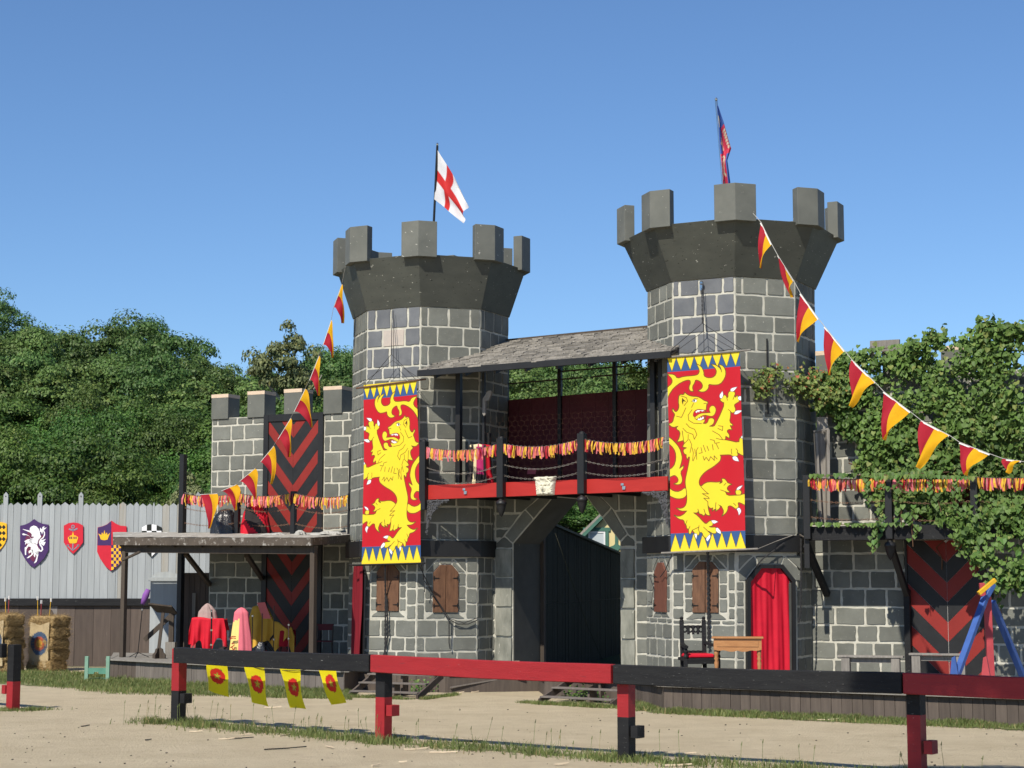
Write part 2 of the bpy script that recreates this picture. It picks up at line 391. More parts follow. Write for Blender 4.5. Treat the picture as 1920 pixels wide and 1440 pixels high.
M_GLASS = mat('window_glass', (0.45, 0.5, 0.52), (0.38, 0.42, 0.45), 1, 0.12, 0.0, spec=0.8)
M_CHIPW = mat('splintered_wood', (0.66, 0.55, 0.40), (0.5, 0.4, 0.28), 10, 0.8, 0.2, 60)
M_BARK = mat('bark', (0.14, 0.12, 0.10), (0.08, 0.07, 0.06), 6, 0.9, 0.6, 20, stretch=(3, 3, 0.6))
M_BARKL = mat('pale_bark', (0.34, 0.31, 0.26), (0.22, 0.2, 0.17), 6, 0.9, 0.4, 20, stretch=(3, 3, 0.6))
M_STEM = mat('vine_stem', (0.16, 0.08, 0.045), (0.09, 0.05, 0.03), 8, 0.8, 0.2, 40)
C_RED = cloth('cloth_red', (0.42, 0.01, 0.025)); C_YEL = cloth('cloth_yellow', (0.78, 0.40, 0.012))
C_PEN_R = cloth('pennant_red', (0.40, 0.016, 0.032), trans=0.3); C_PEN_Y = cloth('pennant_yellow', (0.80, 0.42, 0.01), trans=0.3)
C_HEM = cloth('white_hem', (0.75, 0.74, 0.72), trans=0.1)
C_SHEET = cloth('grey_sheet', (0.42, 0.41, 0.38), trans=0.1)
C_MAROON = cloth('maroon_cloth', (0.17, 0.008, 0.016), trans=0.05)
C_CURT = cloth('curtain_red', (0.56, 0.010, 0.03), trans=0.1, rough=0.55)
C_TCLOTH = cloth('bright_red_cloth', (0.60, 0.012, 0.03), trans=0.1)
C_PINK = cloth('pink_cloth', (0.72, 0.17, 0.22), trans=0.15); C_PALEY = cloth('pale_yellow_cloth', (0.85, 0.66, 0.22), trans=0.15)
C_GOLD = cloth('gold_cloth', (0.62, 0.36, 0.05), trans=0.1); C_DPINK = cloth('dusty_pink_cloth', (0.38, 0.27, 0.25), trans=0.1)
C_MAG = cloth('magenta_cloth', (0.42, 0.02, 0.13), trans=0.1); C_CREAM = cloth('cream_cloth', (0.75, 0.66, 0.4), trans=0.15)
C_BLK = cloth('black_cloth', (0.02, 0.016, 0.017), trans=0.02); C_PURP = cloth('purple_cloth', (0.24, 0.09, 0.36), trans=0.1)
C_RIB = [cloth('ribbon_yellow', (0.85, 0.52, 0.06), trans=0.3), cloth('ribbon_coral', (0.80, 0.20, 0.16), trans=0.3), cloth('ribbon_red', (0.42, 0.02, 0.035), trans=0.25), cloth('ribbon_pink', (0.78, 0.22, 0.27), trans=0.3), cloth('ribbon_dark', (0.12, 0.01, 0.02), trans=0.2)]
M_PRINT = printed('printed_cloth'); M_PRINTT = printed('printed_thin_cloth', 0.35)
L_NEAR = leafmat('leaf_forest', (0.035, 0.08, 0.014), (0.085, 0.16, 0.03), (0.13, 0.19, 0.04), 0.22, 0.14)
L_FAR = leafmat('leaf_forest_far', (0.045, 0.09, 0.02), (0.105, 0.175, 0.045), (0.15, 0.2, 0.055), 0.22, 0.14)
L_PALE = leafmat('leaf_pale', (0.11, 0.15, 0.06), (0.22, 0.27, 0.12), (0.28, 0.29, 0.1), 0.3, 0.2)
L_VINE = leafmat('leaf_vine', (0.042, 0.092, 0.018), (0.115, 0.21, 0.05), (0.17, 0.21, 0.06), 0.3, 0.1)
L_SPRIG = leafmat('leaf_sprig', (0.08, 0.12, 0.03), (0.17, 0.22, 0.06), (0.35, 0.10, 0.05), 0.3, 0.1)
L_GRASS = leafmat('grass_blade', (0.10, 0.13, 0.035), (0.20, 0.25, 0.085), (0.36, 0.29, 0.14), 0.4, 0.0)

# ---------------- ground, hill ----------------
def hill(x, y):
    """height of the land"""
    r = max(0.0, y - 63.0)
    h = 0.157 * r if y < 158 else 0.157 * 95 + 0.035 * (y - 158)
    sx = 1.467 * x / max(y, 1.0)                       # the wooded slope falls away to the right
    k = 1.0 - 0.45 * min(1.0, max(0.0, (sx - 0.12) / 0.2)) + 0.12 * min(1.0, max(0.0, (-sx - 0.3) / 0.15))
    h *= k
    h += 0.5 * noise.noise(Vector((x * 0.05, y * 0.05, 0))) * min(1.0, r / 10.0)
    return h
M_SAND = None
def ground_material():
    m = bpy.data.materials.new('arena_sand'); m.use_nodes = True
    t = m.node_tree; N = t.nodes; L = t.links; b = N['Principled BSDF']
    b.inputs['Roughness'].default_value = 0.95; b.inputs['Specular IOR Level'].default_value = 0.15
    g = N.new('ShaderNodeNewGeometry')
    def noi(s, d=6, r=0.6, st=None):
        n = N.new('ShaderNodeTexNoise'); n.inputs['Scale'].default_value = s; n.inputs['Detail'].default_value = d; n.inputs['Roughness'].default_value = r
        if st:
            mp = N.new('ShaderNodeMapping'); mp.inputs['Scale'].default_value = st; L.new(g.outputs['Position'], mp.inputs[0]); L.new(mp.outputs[0], n.inputs['Vector'])
        else: L.new(g.outputs['Position'], n.inputs['Vector'])
        return n
    def ramp(src, p0, c0, p1, c1):
        r = N.new('ShaderNodeValToRGB'); e = r.color_ramp.elements
        e[0].position = p0; e[0].color = (*c0, 1); e[1].position = p1; e[1].color = (*c1, 1); L.new(src, r.inputs[0]); return r.outputs[0]
    base = ramp(noi(0.9, 8, 0.65).outputs[0], 0.3, (0.56, 0.465, 0.315), 0.72, (0.69, 0.59, 0.42))
    dirt = ramp(noi(2.6, 7, 0.7, (0.45, 1, 1)).outputs[0], 0.56, (0, 0, 0), 0.74, (1, 1, 1))
    mx = N.new('ShaderNodeMixRGB'); mx.inputs[2].default_value = (0.47, 0.375, 0.255, 1)
    mm = N.new('ShaderNodeMath'); mm.operation = 'MULTIPLY'; mm.inputs[1].default_value = 0.85; L.new(dirt, mm.inputs[0])
    L.new(mm.outputs[0], mx.inputs[0]); L.new(base, mx.inputs[1])
    fine = ramp(noi(38, 4, 0.6).outputs[0], 0.66, (0, 0, 0), 0.72, (1, 1, 1))
    m2 = N.new('ShaderNodeMixRGB'); m2.inputs[2].default_value = (0.34, 0.27, 0.19, 1)
    m3 = N.new('ShaderNodeMath'); m3.operation = 'MULTIPLY'; m3.inputs[1].default_value = 0.5; L.new(fine, m3.inputs[0])
    L.new(m3.outputs[0], m2.inputs[0]); L.new(mx.outputs[0], m2.inputs[1])
    # forest floor beyond the castle
    sep = N.new('ShaderNodeSeparateXYZ'); L.new(g.outputs['Position'], sep.inputs[0])
    mr = N.new('ShaderNodeMapRange'); mr.inputs[1].default_value = 50.6; mr.inputs[2].default_value = 53.53; L.new(sep.outputs['Y'], mr.inputs[0])
    m4 = N.new('ShaderNodeMixRGB'); m4.inputs[2].default_value = (0.05, 0.06, 0.025, 1)
    L.new(mr.outputs[0], m4.inputs[0]); L.new(m2.outputs[0], m4.inputs[1])
    L.new(m4.outputs[0], b.inputs['Base Color'])
    n5 = noi(5.5, 10, 0.72, (0.7, 1, 1)); n6 = noi(26, 6, 0.7)
    b1 = N.new('ShaderNodeBump'); b1.inputs['Strength'].default_value = 0.9; b1.inputs['Distance'].default_value = 0.11; L.new(n5.outputs[0], b1.inputs['Height'])
    b2 = N.new('ShaderNodeBump'); b2.inputs['Strength'].default_value = 0.7; b2.inputs['Distance'].default_value = 0.03; L.new(n6.outputs[0], b2.inputs['Height'])
    n7 = noi(13, 5, 0.6); b3 = N.new('ShaderNodeBump'); b3.inputs['Strength'].default_value = 0.8; b3.inputs['Distance'].default_value = 0.06; L.new(n7.outputs[0], b3.inputs['Height']); L.new(b1.outputs[0], b3.inputs['Normal']); L.new(b3.outputs[0], b2.inputs['Normal']); L.new(b2.outputs[0], b.inputs['Normal'])
    return m
M_SAND = ground_material()
def soil(name, c1, c2): return mat(name, c1, c2, 3, 0.95, 0.6, 20, dist=0.03)
M_TURF = soil('turf_soil', (0.20, 0.19, 0.09), (0.12, 0.15, 0.05))
xs = [-600, -300, -170] + [-120 + 4 * i for i in range(61)] + [170, 300, 600]
ys = [-40, -10] + [1.0 * i for i in range(0, 64)] + [64 + 3 * i for i in range(33)] + [175, 200, 260, 400, 1200]
V = []; Fq = []
for j, y in enumerate(ys):
    for i, x in enumerate(xs):
        z = hill(x, y) if y > 60 else 0.0
        if 2 < y < 60: z = 0.022 * noise.noise(Vector((x * 0.6, y * 0.9, 3)))
        V.append((x, y, z))
nx = len(xs)
for j in range(len(ys) - 1):
    for i in range(nx - 1): Fq.append((j * nx + i, j * nx + i + 1, (j + 1) * nx + i + 1, (j + 1) * nx + i))
o = np_mesh('ground', np.array(V), np.array(Fq), M_SAND, smooth=True, origin=(0, 0, 0)); o['kind'] = 'structure'

# ---------------- stone walls ----------------
GAP = 0.025
class Face:
    """a wall face between two (slightly leaning) vertical edges; fl(z), fr(z) give its left and right edge"""
    def __init__(s, fl, fr):
        s.fl, s.fr = fl, fr
        a, b = fl(3.0), fr(3.0); s.w = (b - a).length
        e = (b - a).normalized(); s.n = Vector((e.y, -e.x, 0)); s.e = e
    def P(s, a, z, off=0.0):
        l, r = s.fl(z), s.fr(z); p = l + (r - l) * (a / s.w) + s.n * off
        return Vector((p.x, p.y, z))
    def sz(s, px, py, off=0.0):
        d = ray(px, py); z = 3.0
        for _ in range(5):
            A = s.P(0, z, off); t = (A - EYE).dot(s.n) / d.dot(s.n); p = EYE + d * t; z = p.z
        l, r = s.fl(z), s.fr(z)
        return ((p - l).dot(s.e) * s.w / (r - l).dot(s.e), p.z)
def flat_face(pl, s0, s1):
    return Face(lambda z: pl.P(s0, z), lambda z: pl.P(s1, z))
def stone_poly(fc, poly, parent, m, d=0.016, name='brick', gap=GAP, rag=0.012):
    if area2(poly) < 0: poly = poly[::-1]
    n0 = len(poly); P = []
    # inset each edge by the joint
    for i in range(n0):
        a, b, c = poly[i - 1], poly[i], poly[(i + 1) % n0]
        def nrm(p, q):
            L = math.hypot(q[0] - p[0], q[1] - p[1]) or 1e-6; return (-(q[1] - p[1]) / L, (q[0] - p[0]) / L)
        n1, n2 = nrm(a, b), nrm(b, c); k = 1 + n1[0] * n2[0] + n1[1] * n2[1]
        k = max(k, 0.35)
        P.append((b[0] + (n1[0] + n2[0]) / k * gap, b[1] + (n1[1] + n2[1]) / k * gap))
    Q = []
    for i in range(n0):
        a, b = P[i], P[(i + 1) % n0]; L = math.hypot(b[0] - a[0], b[1] - a[1])
        if L < 0.012: Q.append(a); continue
        m_ = 3 if L > 0.22 else 2 if L > 0.1 else 1
        ex, ey = (b[0] - a[0]) / L, (b[1] - a[1]) / L
        for q in range(m_):
            t = q / m_
            j = RN.uniform(-rag, rag); j2 = RN.uniform(-rag, rag)
            if q == 0:
                Q.append((a[0] + ex * min(0.014, L * .2), a[1] + ey * min(0.014, L * .2)))
            else: Q.append((a[0] + ex * L * t + ey * j, a[1] + ey * L * t - ex * j))
        Q.append((b[0] - ex * min(0.014, L * .2), b[1] - ey * min(0.014, L * .2)))
    n = len(Q)
    cx = sum(p[0] for p in Q) / n; cz = sum(p[1] for p in Q) / n
    d *= RN.uniform(0.8, 1.25)
    V = [fc.P(a, z, 0.0) for a, z in Q]
    for a, z in Q:
        L = math.hypot(a - cx, z - cz) or 1
        V.append(fc.P(a - (a - cx) / L * 0.008, z - (z - cz) / L * 0.008, d))
    fs = [tuple(range(n, 2 * n))] + [(i, (i + 1) % n, n + (i + 1) % n, n + i) for i in range(n)]
    return mesh_obj(name, V, fs, m, parent)
def courses(fc, s0, s1, zs, parent, m, holes=(), bw=0.5, name='brick', off=0.0, mfun=None, minw=0.13):
    """lay courses of stones between the levels zs; holes = (s0,s1,z0,z1)"""
    zs = sorted(zs)
    for r in range(len(zs) - 1):
        z0, z1 = zs[r], zs[r + 1]
        sub = [(z0, z1)]
        for h in holes:                      # split a course where a hole edge cuts it
            new = []
            for a, b in sub:
                for c in (h[2], h[3]):
                    if a + 0.06 < c < b - 0.06: new.append((a, c)); a = c
                new.append((a, b))
            sub = new
        for a, b in sub:
            spans = [(s0, s1)]
            for h in holes:
                if min(b, h[3]) - max(a, h[2]) > 0.3 * (b - a) + 0.005:
                    ns = []
                    for p, q in spans:
                        if h[1] <= p or h[0] >= q: ns.append((p, q)); continue
                        if h[0] - p > 0.14: ns.append((p, h[0]))
                        if q - h[1] > 0.14: ns.append((h[1], q))
                    spans = ns
            for p, q in spans:
                L = q - p
                k = max(1, int(round(L / bw + RN.uniform(-0.35, 0.35))))
                if L < bw * 0.8: k = 1
                cuts = [p + L * i / k + (RN.uniform(-0.16, 0.16) * bw if 0 < i < k else 0) for i in range(k + 1)]
                if k > 1 and r % 2:
                    sh = bw * 0.4 * (1 if L > bw * 1.5 else 0.5)
                    cuts = [cuts[0]] + [min(max(c + sh, p + minw), q - minw) for c in cuts[1:-1]] + [cuts[-1]]
                    if L > bw * 1.6: cuts.insert(1, p + bw * RN.uniform(0.3, 0.5))
                    cuts = sorted(cuts)
                cu = [cuts[0]]
                for c in cuts[1:]:
                    if c - cu[-1] >= minw or c == cuts[-1]: cu.append(c)
                if len(cu) > 2 and cu[-1] - cu[-2] < minw: cu.pop(-2)
                for i in range(len(cu) - 1):
                    w1 = RN.uniform(-0.008, 0.008)
                    mm = mfun(cu[i], a) if mfun else m
                    stone_poly(fc, [(cu[i], a), (cu[i + 1], a + w1), (cu[i + 1], b + w1), (cu[i], b)], parent, mm, name=name)

# ---------------- towers ----------------
AZ = 30.3                                   # the facade's bearing
AZT = 27.0                                  # the octagons' bearing
C1 = W(808, 585, 44.2); C2 = W(1370, 530, 40.04)
R1 = 145 * 44.2 / (F * 0.985); R2 = 155 * 40.04 / (F * 0.985)
def oct_vert(C, r, az, z=None):
    a = rad(az); return Vector((C.x - r * math.sin(a), C.y - r * math.cos(a), 0 if z is None else z))
def tower(C, r, lean, z_wall, z_rim, r_rim, r_mer, mer_h, rows_hi, belt, rows_lo, label, face_specs, blue_rows):
    root = thing('castle_tower', (C.x, C.y, 0), label, 'tower')
    def ev(az):
        def f(z):
            p = oct_vert(C, r, az); k = max(0.0, 1 - z / z_wall); return Vector((p.x + lean * k, p.y, z))
        return f
    azs = [AZT + 22.5 - 45 * i for i in range(8)]         # corner azimuths, FL left corner first
    # core
    mb = MB(); ring0 = [ev(a)(0.0) for a in azs]; ring1 = [ev(a)(z_wall) for a in azs]
    n = 8
    mb.add(ring0 + ring1, [tuple(range(8))[::-1], tuple(range(8, 16))] + [((i + 1) % n, i, n + i, n + (i + 1) % n) for i in range(n)][::1], 0)
    core = mb.obj('wall_core', M_MORTAR, root)
    # masonry faces
    names = {'L': (AZT + 67.5, AZT + 22.5), 'FL': (AZT + 22.5, AZT - 22.5), 'FR': (AZT - 22.5, AZT - 67.5), 'R': (AZT - 67.5, AZT - 112.5)}
    faces = {}
    for k, (a0, a1) in names.items():
        fc = Face(ev(a0), ev(a1)); faces[k] = fc
        holes, smin, smax, zlow = face_specs.get(k, ((), 0, None, 0.3))
        if callable(holes): holes = holes(fc)
        smax = fc.w if smax is None else smax
        zb = [z for z in rows_lo if z >= zlow - 0.01]
        jit = lambda zs: [z + (RN.uniform(-0.02, 0.02) if 0 < i < len(zs) - 1 else 0) for i, z in enumerate(zs)]
        mf = None
        if k == 'FL':
            mf = lambda s_, z_: M_BARE if (blue_rows[1] and z_ > rows_hi[2] - 0.05 and 0.35 < s_ < 0.62) else (M_STONE_B if z_ > blue_rows[0] else M_STONE)
        bw = 0.44 if k in ('L', 'R') else 0.56
        courses(fc, smin, smax, jit(rows_hi), root, M_STONE, holes, bw, mfun=mf)
        if zb: courses(fc, smin, smax, jit(zb), root, M_STONE, holes, bw)
    # belt boards
    mb = MB(); rb = r + 0.10
    for k, (a0, a1) in names.items():
        p0, p1 = ev(a0)(belt[0]), ev(a1)(belt[0])
        q0 = p0 + (p0 - C).normalized() * 0 ; d0 = oct_vert(Vector((0, 0, 0)), 0.11, a0); d1 = oct_vert(Vector((0, 0, 0)), 0.11, a1)
        b = MB(); b.vprism([(p0.x, p0.y), (p1.x, p1.y), (p1.x + d1.x, p1.y + d1.y), (p0.x + d0.x, p0.y + d0.y)], belt[0], belt[1])
        b.obj('belt_board', M_BLACK, root, bevel=0.008)
    # flared crown
    for i in range(8):
        a0, a1 = azs[i], azs[(i + 1) % 8]
        lo0, lo1 = oct_vert(C, r + 0.03, a0, z_wall - 0.02), oct_vert(C, r + 0.03, a1, z_wall - 0.02)
        hi0, hi1 = oct_vert(C, r_rim, a0, z_rim), oct_vert(C, r_rim, a1, z_rim)
        li0, li1 = oct_vert(C, r - 0.12, a0, z_wall), oct_vert(C, r - 0.12, a1, z_wall)
        ii0, ii1 = oct_vert(C, r_rim - 0.14, a0, z_rim), oct_vert(C, r_rim - 0.14, a1, z_rim)
        b = MB(); b.add([lo0, lo1, hi1, hi0, li0, li1, ii1, ii0], [(0, 1, 2, 3), (5, 4, 7, 6), (3, 2, 6, 7), (1, 0, 4, 5), (0, 3, 7, 4), (2, 1, 5, 6)])
        b.obj('crown_panel', M_CROWN, root, bevel=0.006)
    b = MB(); b.vprism([tuple(oct_vert(C, r_rim - 0.5, a))[:2] for a in azs][::-1], z_rim - 0.62, z_rim - 0.55); b.obj('crown_floor', M_BROWN, root)
    # merlons wrapping the eight corners
    arm = 0.49
    for i in range(8):
        a0 = azs[i] + RN.uniform(-0.8, 0.8)
        v = oct_vert(C, r_mer, azs[i]); vl = oct_vert(C, r_mer, azs[i] + 45); vr = oct_vert(C, r_mer, azs[i] - 45)
        el, er = (vl - v).normalized(), (vr - v).normalized()
        nl = Vector((-math.sin(rad(azs[i] + 22.5)), -math.cos(rad(azs[i] + 22.5)), 0)); nr_ = Vector((-math.sin(rad(azs[i] - 22.5)), -math.cos(rad(azs[i] - 22.5)), 0))
        th = 0.24; k = th / math.cos(rad(22.5))
        vi = v + (C - v).to_2d().to_3d().normalized() * k if False else oct_vert(C, r_mer - k, azs[i])
        al, ar = arm * RN.uniform(0.94, 1.04), arm * RN.uniform(0.94, 1.04)
        pts = [v + el * al, v, v + er * ar, v + er * ar - nr_ * th, vi, v + el * al - nl * th]
        h = mer_h * RN.uniform(0.985, 1.02)
        b = MB(); b.vprism([(p.x, p.y) for p in pts], z_rim - 0.07, z_rim - 0.07 + h)
        b.obj('merlon', M_MERLON, root, bevel=0.006)
    return root, faces, ev
def zrow(C, r, px, pys):
    Y = (oct_vert(C, r, AZT - 22.5)).y
    return [W(px, y, Y).z for y in pys]
rows1 = zrow(C1, R1, 786, [573, 612, 647, 684, 707, 731, 760, 792, 824, 855, 885, 910, 949, 979, 1013])
belt1 = zrow(C1, R1, 786, [1044, 1013]); rows1b = zrow(C1, R1, 786, [1044, 1075, 1104, 1133, 1163, 1195, 1222, 1252, 1275])
rows2 = zrow(C2, R2, 1383, [517, 550, 588, 622, 658, 692, 723, 754, 783, 822, 860, 899, 936, 969, 1003])
belt2 = zrow(C2, R2, 1383, [1035, 1003]); rows2b = zrow(C2, R2, 1383, [1035, 1073, 1108, 1139, 1170, 1201, 1236, 1265])
def surround_poly(s0, s1, z0, z1, m, ch):
    """stones round a shutter with cut upper corners"""
    o0, o1, b0, t1 = s0 - m, s1 + m, z0 - m * 0.75, z1 + m * 0.8
    c = ch; zc = z1 - c * 1.1
    P = []
    hh = (zc - z0) / 3
    for i in range(3):
        P.append([(o0, z0 + hh * i), (s0, z0 + hh * i), (s0, z0 + hh * (i + 1)), (o0, z0 + hh * (i + 1))])
        P.append([(s1, z0 + hh * i), (o1, z0 + hh * i), (o1, z0 + hh * (i + 1)), (s1, z0 + hh * (i + 1))])
    P.append([(o0, zc), (s0, zc), (s0 + c, z1), (s0 + c - m * .15, t1)])
    P.append([(s1, zc), (o1, zc), (s1 - c + m * .15, t1), (s1 - c, z1)])
    P.append([(s0 + c, z1), (s1 - c, z1), (s1 - c + m * .15, t1), (s0 + c - m * .15, t1)])
    mid = (s0 + s1) / 2
    P.append([(o0, b0), (mid, b0), (mid, z0), (s0, z0)])
    P.append([(mid, b0), (o1, b0), (s1, z0), (mid, z0)])
    # fillers in the outer corners
    P.append([(o0, zc), (s0 + c - m * .15, t1), (o0, t1)])
    P.append([(o1, zc), (o1, t1), (s1 - c + m * .15, t1)])
    return P, (o0, o1, b0, t1)
def shutter(fc, root, s0, s1, z0, z1, ch, m, leaves=2, hinges=True):
    mid = (s0 + s1) / 2; g = 0.006; off = 0.05
    par = []
    def poly(a, b, left, right):
        zc = z1 - ch * 1.1
        p = [(a, z0), (b, z0)]
        if right: p += [(b, zc), (b - ch, z1)]
        else: p += [(b, z1)]
        if left: p += [(a + ch, z1), (a, zc)]
        else: p += [(a, z1)]
        return p
    if leaves == 2: sets = [(s0, mid - g, True, False), (mid + g, s1, False, True)]
    else: sets = [(s0, s1, True, True)]
    for q in sets:
        b = MB(); b.prism(fc, poly(*q), 0.0, off); par.append(b.obj('shutter', m, root, bevel=0.006))
    if hinges:
        for k, pr in enumerate(par):
            for zz in (z0 + (z1 - z0) * 0.14, z0 + (z1 - z0) * 0.72):
                s_ = s0 if k == 0 else s1; d = 1 if k == 0 else -1
                b = MB(); b.prism(fc, [(s_, zz - .015), (s_ + d * .13, zz - .008), (s_ + d * .15, zz), (s_ + d * .13, zz + .008), (s_, zz + .015)], off, off + 0.012)
                b.prism(fc, [(s_ + d * .005, zz - .05), (s_ + d * .03, zz - .05), (s_ + d * .03, zz + .05), (s_ + d * .005, zz + .05)], off, off + 0.01)
                b.obj('hinge', M_IRON, pr)
SH = {}
def win_holes(px0, px1, pyt, pyb, margin, ch, key, leaves=2, m=None):
    def f(fc):
        (s0, z1), (s1, z0) = fc.sz(px0, pyt, 0.04), fc.sz(px1, pyb, 0.04)
        P, hole = surround_poly(s0, s1, z0, z1, margin, ch * (s1 - s0))
        SH[key] = (s0, s1, z0, z1, P, ch * (s1 - s0), leaves, m)
        return (hole,)
    return f
def door_holes(fc):
    (s0, z1), (s1, z0) = fc.sz(1399, 1058, 0.05), fc.sz(1491, 1262, 0.05)
    SH['door'] = (s0, s1, z0, z1)
    return ((s0 - 0.02, s1 + 0.02, 0.0, z1 - 0.36), (s0 - 0.17, s1 + 0.19, z1 - 0.36, z1 + 0.21))
T1, F1, EV1 = tower(C1, R1, -0.08, rows1[0], W(787, 476, oct_vert(C1, 2.41, AZT - 22.5).y).z, 2.41, 2.53, 0.88, rows1, belt1, rows1b,
    'left grey stone tower flying the white flag with a red cross', {
    'FL': (win_holes(707, 747, 1058, 1146, 0.19, 0.27, 'a', 2, M_SHUT), 0, None, 0.3),
    'FR': (win_holes(813, 859, 1059, 1148, 0.2, 0.27, 'b', 2, M_SHUT), 0, None, 0.3),
    'L': ((), 0, None, 0.3), 'R': ((), 0, None, 0.3)}, (rows1[4] - 0.05, True))
T2, F2, EV2 = tower(C2, R2, -0.10, rows2[0], W(1383, 408, oct_vert(C2, 2.50, AZT - 22.5).y).z, 2.50, 2.61, 0.83, rows2, belt2, rows2b,
    'right grey stone tower with the red curtain door and blue and red flag', {
    'FL': (win_holes(1298, 1347, 1053, 1149, 0.2, 0.27, 'c', 2, M_SHUT), 0, None, 0.3),
    'FR': (door_holes, 0, None, 0.3),
    'L': (win_holes(1227, 1248, 1055, 1148, 0.16, 0.3, 'd', 1, M_SHUT2), 0, None, 0.3),
    'R': ((), 0, None, 0.3)}, (rows2[5] - 0.05, False))
for key, fc, root in (('a', F1['FL'], T1), ('b', F1['FR'], T1), ('c', F2['FL'], T2), ('d', F2['L'], T2)):
    s0, s1, z0, z1, P, ch, lv, m = SH[key]
    for p in P: stone_poly(fc, p, root, M_STONE, gap=0.018)
    shutter(fc, root, s0, s1, z0, z1, ch, m, lv)
# arched doorway with red curtain on the right tower
fc = F2['FR']; s0, s1, z0, z1 = SH['door']
c = 0.26 * (s1 - s0); zc = z1 - c * 1.15; o0, o1, tt = s0 - 0.17, s1 + 0.19, z1 + 0.21
zq = z1 - .37
for p in ([(o0, zq), (s0, zq), (s0, zc), (s0 + c, z1), (s0 + c - .08, tt - .01), (o0, zq + .22)], [(s0 + c - .08, tt - .01), (s0 + c, z1), (s1 - c, z1), (s1 - c + .08, tt - .01)], [(s1 - c + .08, tt - .01), (s1 - c, z1), (s1, zc), (s1, zq), (o1, zq), (o1, zq + .22)], [(o0, zq + .22), (s0 + c - .08, tt - .01), (o0, tt)], [(o1, zq + .22), (o1, tt), (s1 - c + .08, tt - .01)]):
    stone_poly(fc, p, T2, M_STONE, gap=0.018)
fw = 0.085
b = MB()
outer = [(s0, z0), (s0, zc), (s0 + c, z1), (s1 - c, z1), (s1, zc), (s1, z0)]
i0, i1 = s0 + fw, s1 - fw
inner = [(i0, z0), (i0, zc - .03), (s0 + c + .04, z1 - fw), (s1 - c - .04, z1 - fw), (i1, zc - .03), (i1, z0)]
for i in range(5):
    b.prism(fc, [outer[i], outer[i + 1], inner[i + 1], inner[i]], -0.02, 0.11)
b.obj('door_frame', M_BLACK, T2)
b = MB()
b.prism(fc, [(i1 - .045, z0), (i1 + 0.002, z0), (i1 + .002, zc - .05), (i1 - .045, zc - .08)], -0.02, 0.06)
b.obj('door_jamb', M_REVEAL, T2)
def curtain(name, fc, s0, s1, z0, z1, m, parent, off=0.03, folds=5, amp=0.025, top=None, nu=60, nz=24, gather=0.0):
    V = []; Fq = []
    for j in range(nz + 1):
        t = j / nz; z = z0 + (z1 - z0) * t
        for i in range(nu + 1):
            u = i / nu
            g = gather * math.sin(math.pi * (1 - t)) * (0.5 - u)
            a = s0 + (s1 - s0) * (u + g)
            zz = min(z, top(a)) if top else z
            w_ = math.sin(u * folds * 6.283 + 1.5 * math.sin(3 * t + u * 5)) + 0.4 * math.sin(u * folds * 14 + t * 2)
            V.append(tuple(fc.P(a, zz, off + amp * w_ * (1.15 - 0.5 * t))))
    for j in range(nz):
        for i in range(nu): Fq.append((j * (nu + 1) + i, j * (nu + 1) + i + 1, (j + 1) * (nu + 1) + i + 1, (j + 1) * (nu + 1) + i))
    return np_mesh(name, np.array(V), np.array(Fq), m, parent, smooth=True)
def topf(a):
    if a < s0 + c: return zc + (z1 - zc) * (a - s0) / c - 0.03
    if a > s1 - c: return zc + (z1 - zc) * (s1 - a) / c - 0.03
    return z1 - 0.03
o = curtain('curtain', fc, i0 - 0.01, i1 - 0.03, z0 - 0.02, z1 - 0.02, C_CURT, None, 0.035, 3.4, 0.022, topf)
tag(o, 'bright red curtain hanging in the black framed arched doorway of the right tower', 'curtain')
# red curtain hanging in the side doorway of the left tower
fc = F1['L']
(a0, zt), (a1, zb) = fc.sz(664, 1058, 0.1), fc.sz(675, 1240, 0.1)
b = MB(); b.prism(fc, [(a0 - .1, 0.45), (a1 + .02, 0.45), (a1 + .02, zt - .3), (a1 - .2, zt), (a0 - .1, zt)], 0.0, 0.03); b.obj('side_door_panel', M_BLACK, T1)
o = curtain('curtain', fc, a0, a1, 0.52, zt - 0.05, C_MAROON, None, 0.10, 2.5, 0.03)
tag(o, 'dark red curtain in the shaded side doorway of the left tower', 'curtain')

# ---------------- gatehouse: wall, pillars, passage, balcony, roof ----------------
GP = Plane(C1, AZ)
GW = GP.shift(-0.12)
GH = thing('gatehouse', tuple(GP.P(3.7, 0)), 'dark stone gate wall with balcony and slate roof between the two towers', 'gatehouse')
sL, zA = GW.sz(962, 1019); _, ztop = GW.sz(1037, 932)
sR, zB = GW.sz(1163, 1016); sl2, _ = GW.sz(1037, 935); sr2, _ = GW.sz(1099, 937)
sl0, _ = GW.sz(905, 1100); sr0 = GW.sz(1240, 1100)[0]
zfl = GP.sz(950, 930, 1.85)[1] - 0.02        # balcony underside
zg1 = rows2[4]                              # wall goes on up behind the balcony to its floor only
# mortar core of the wall with the arch cut out
b = MB()
T = 1.3
b.prism(GW, [(sl0, 0), (sL, 0), (sL, zA), (sl2, ztop), (sl2, zfl + .3), (sl0, zfl + .3)], -T, 0)
b.prism(GW, [(sR, 0), (sr0, 0), (sr0, zfl + .3), (sr2, zfl + .3), (sr2, ztop), (sR, zB)], -T, 0)
if ztop < zfl + .29: b.prism(GW, [(sl2 + .002, ztop), (sr2 - .002, ztop), (sr2 - .002, zfl + .3), (sl2 + .002, zfl + .3)], -T, 0)
b.obj('wall_core', M_MORTAR, GH)
gf = flat_face(GW, 0, 1)
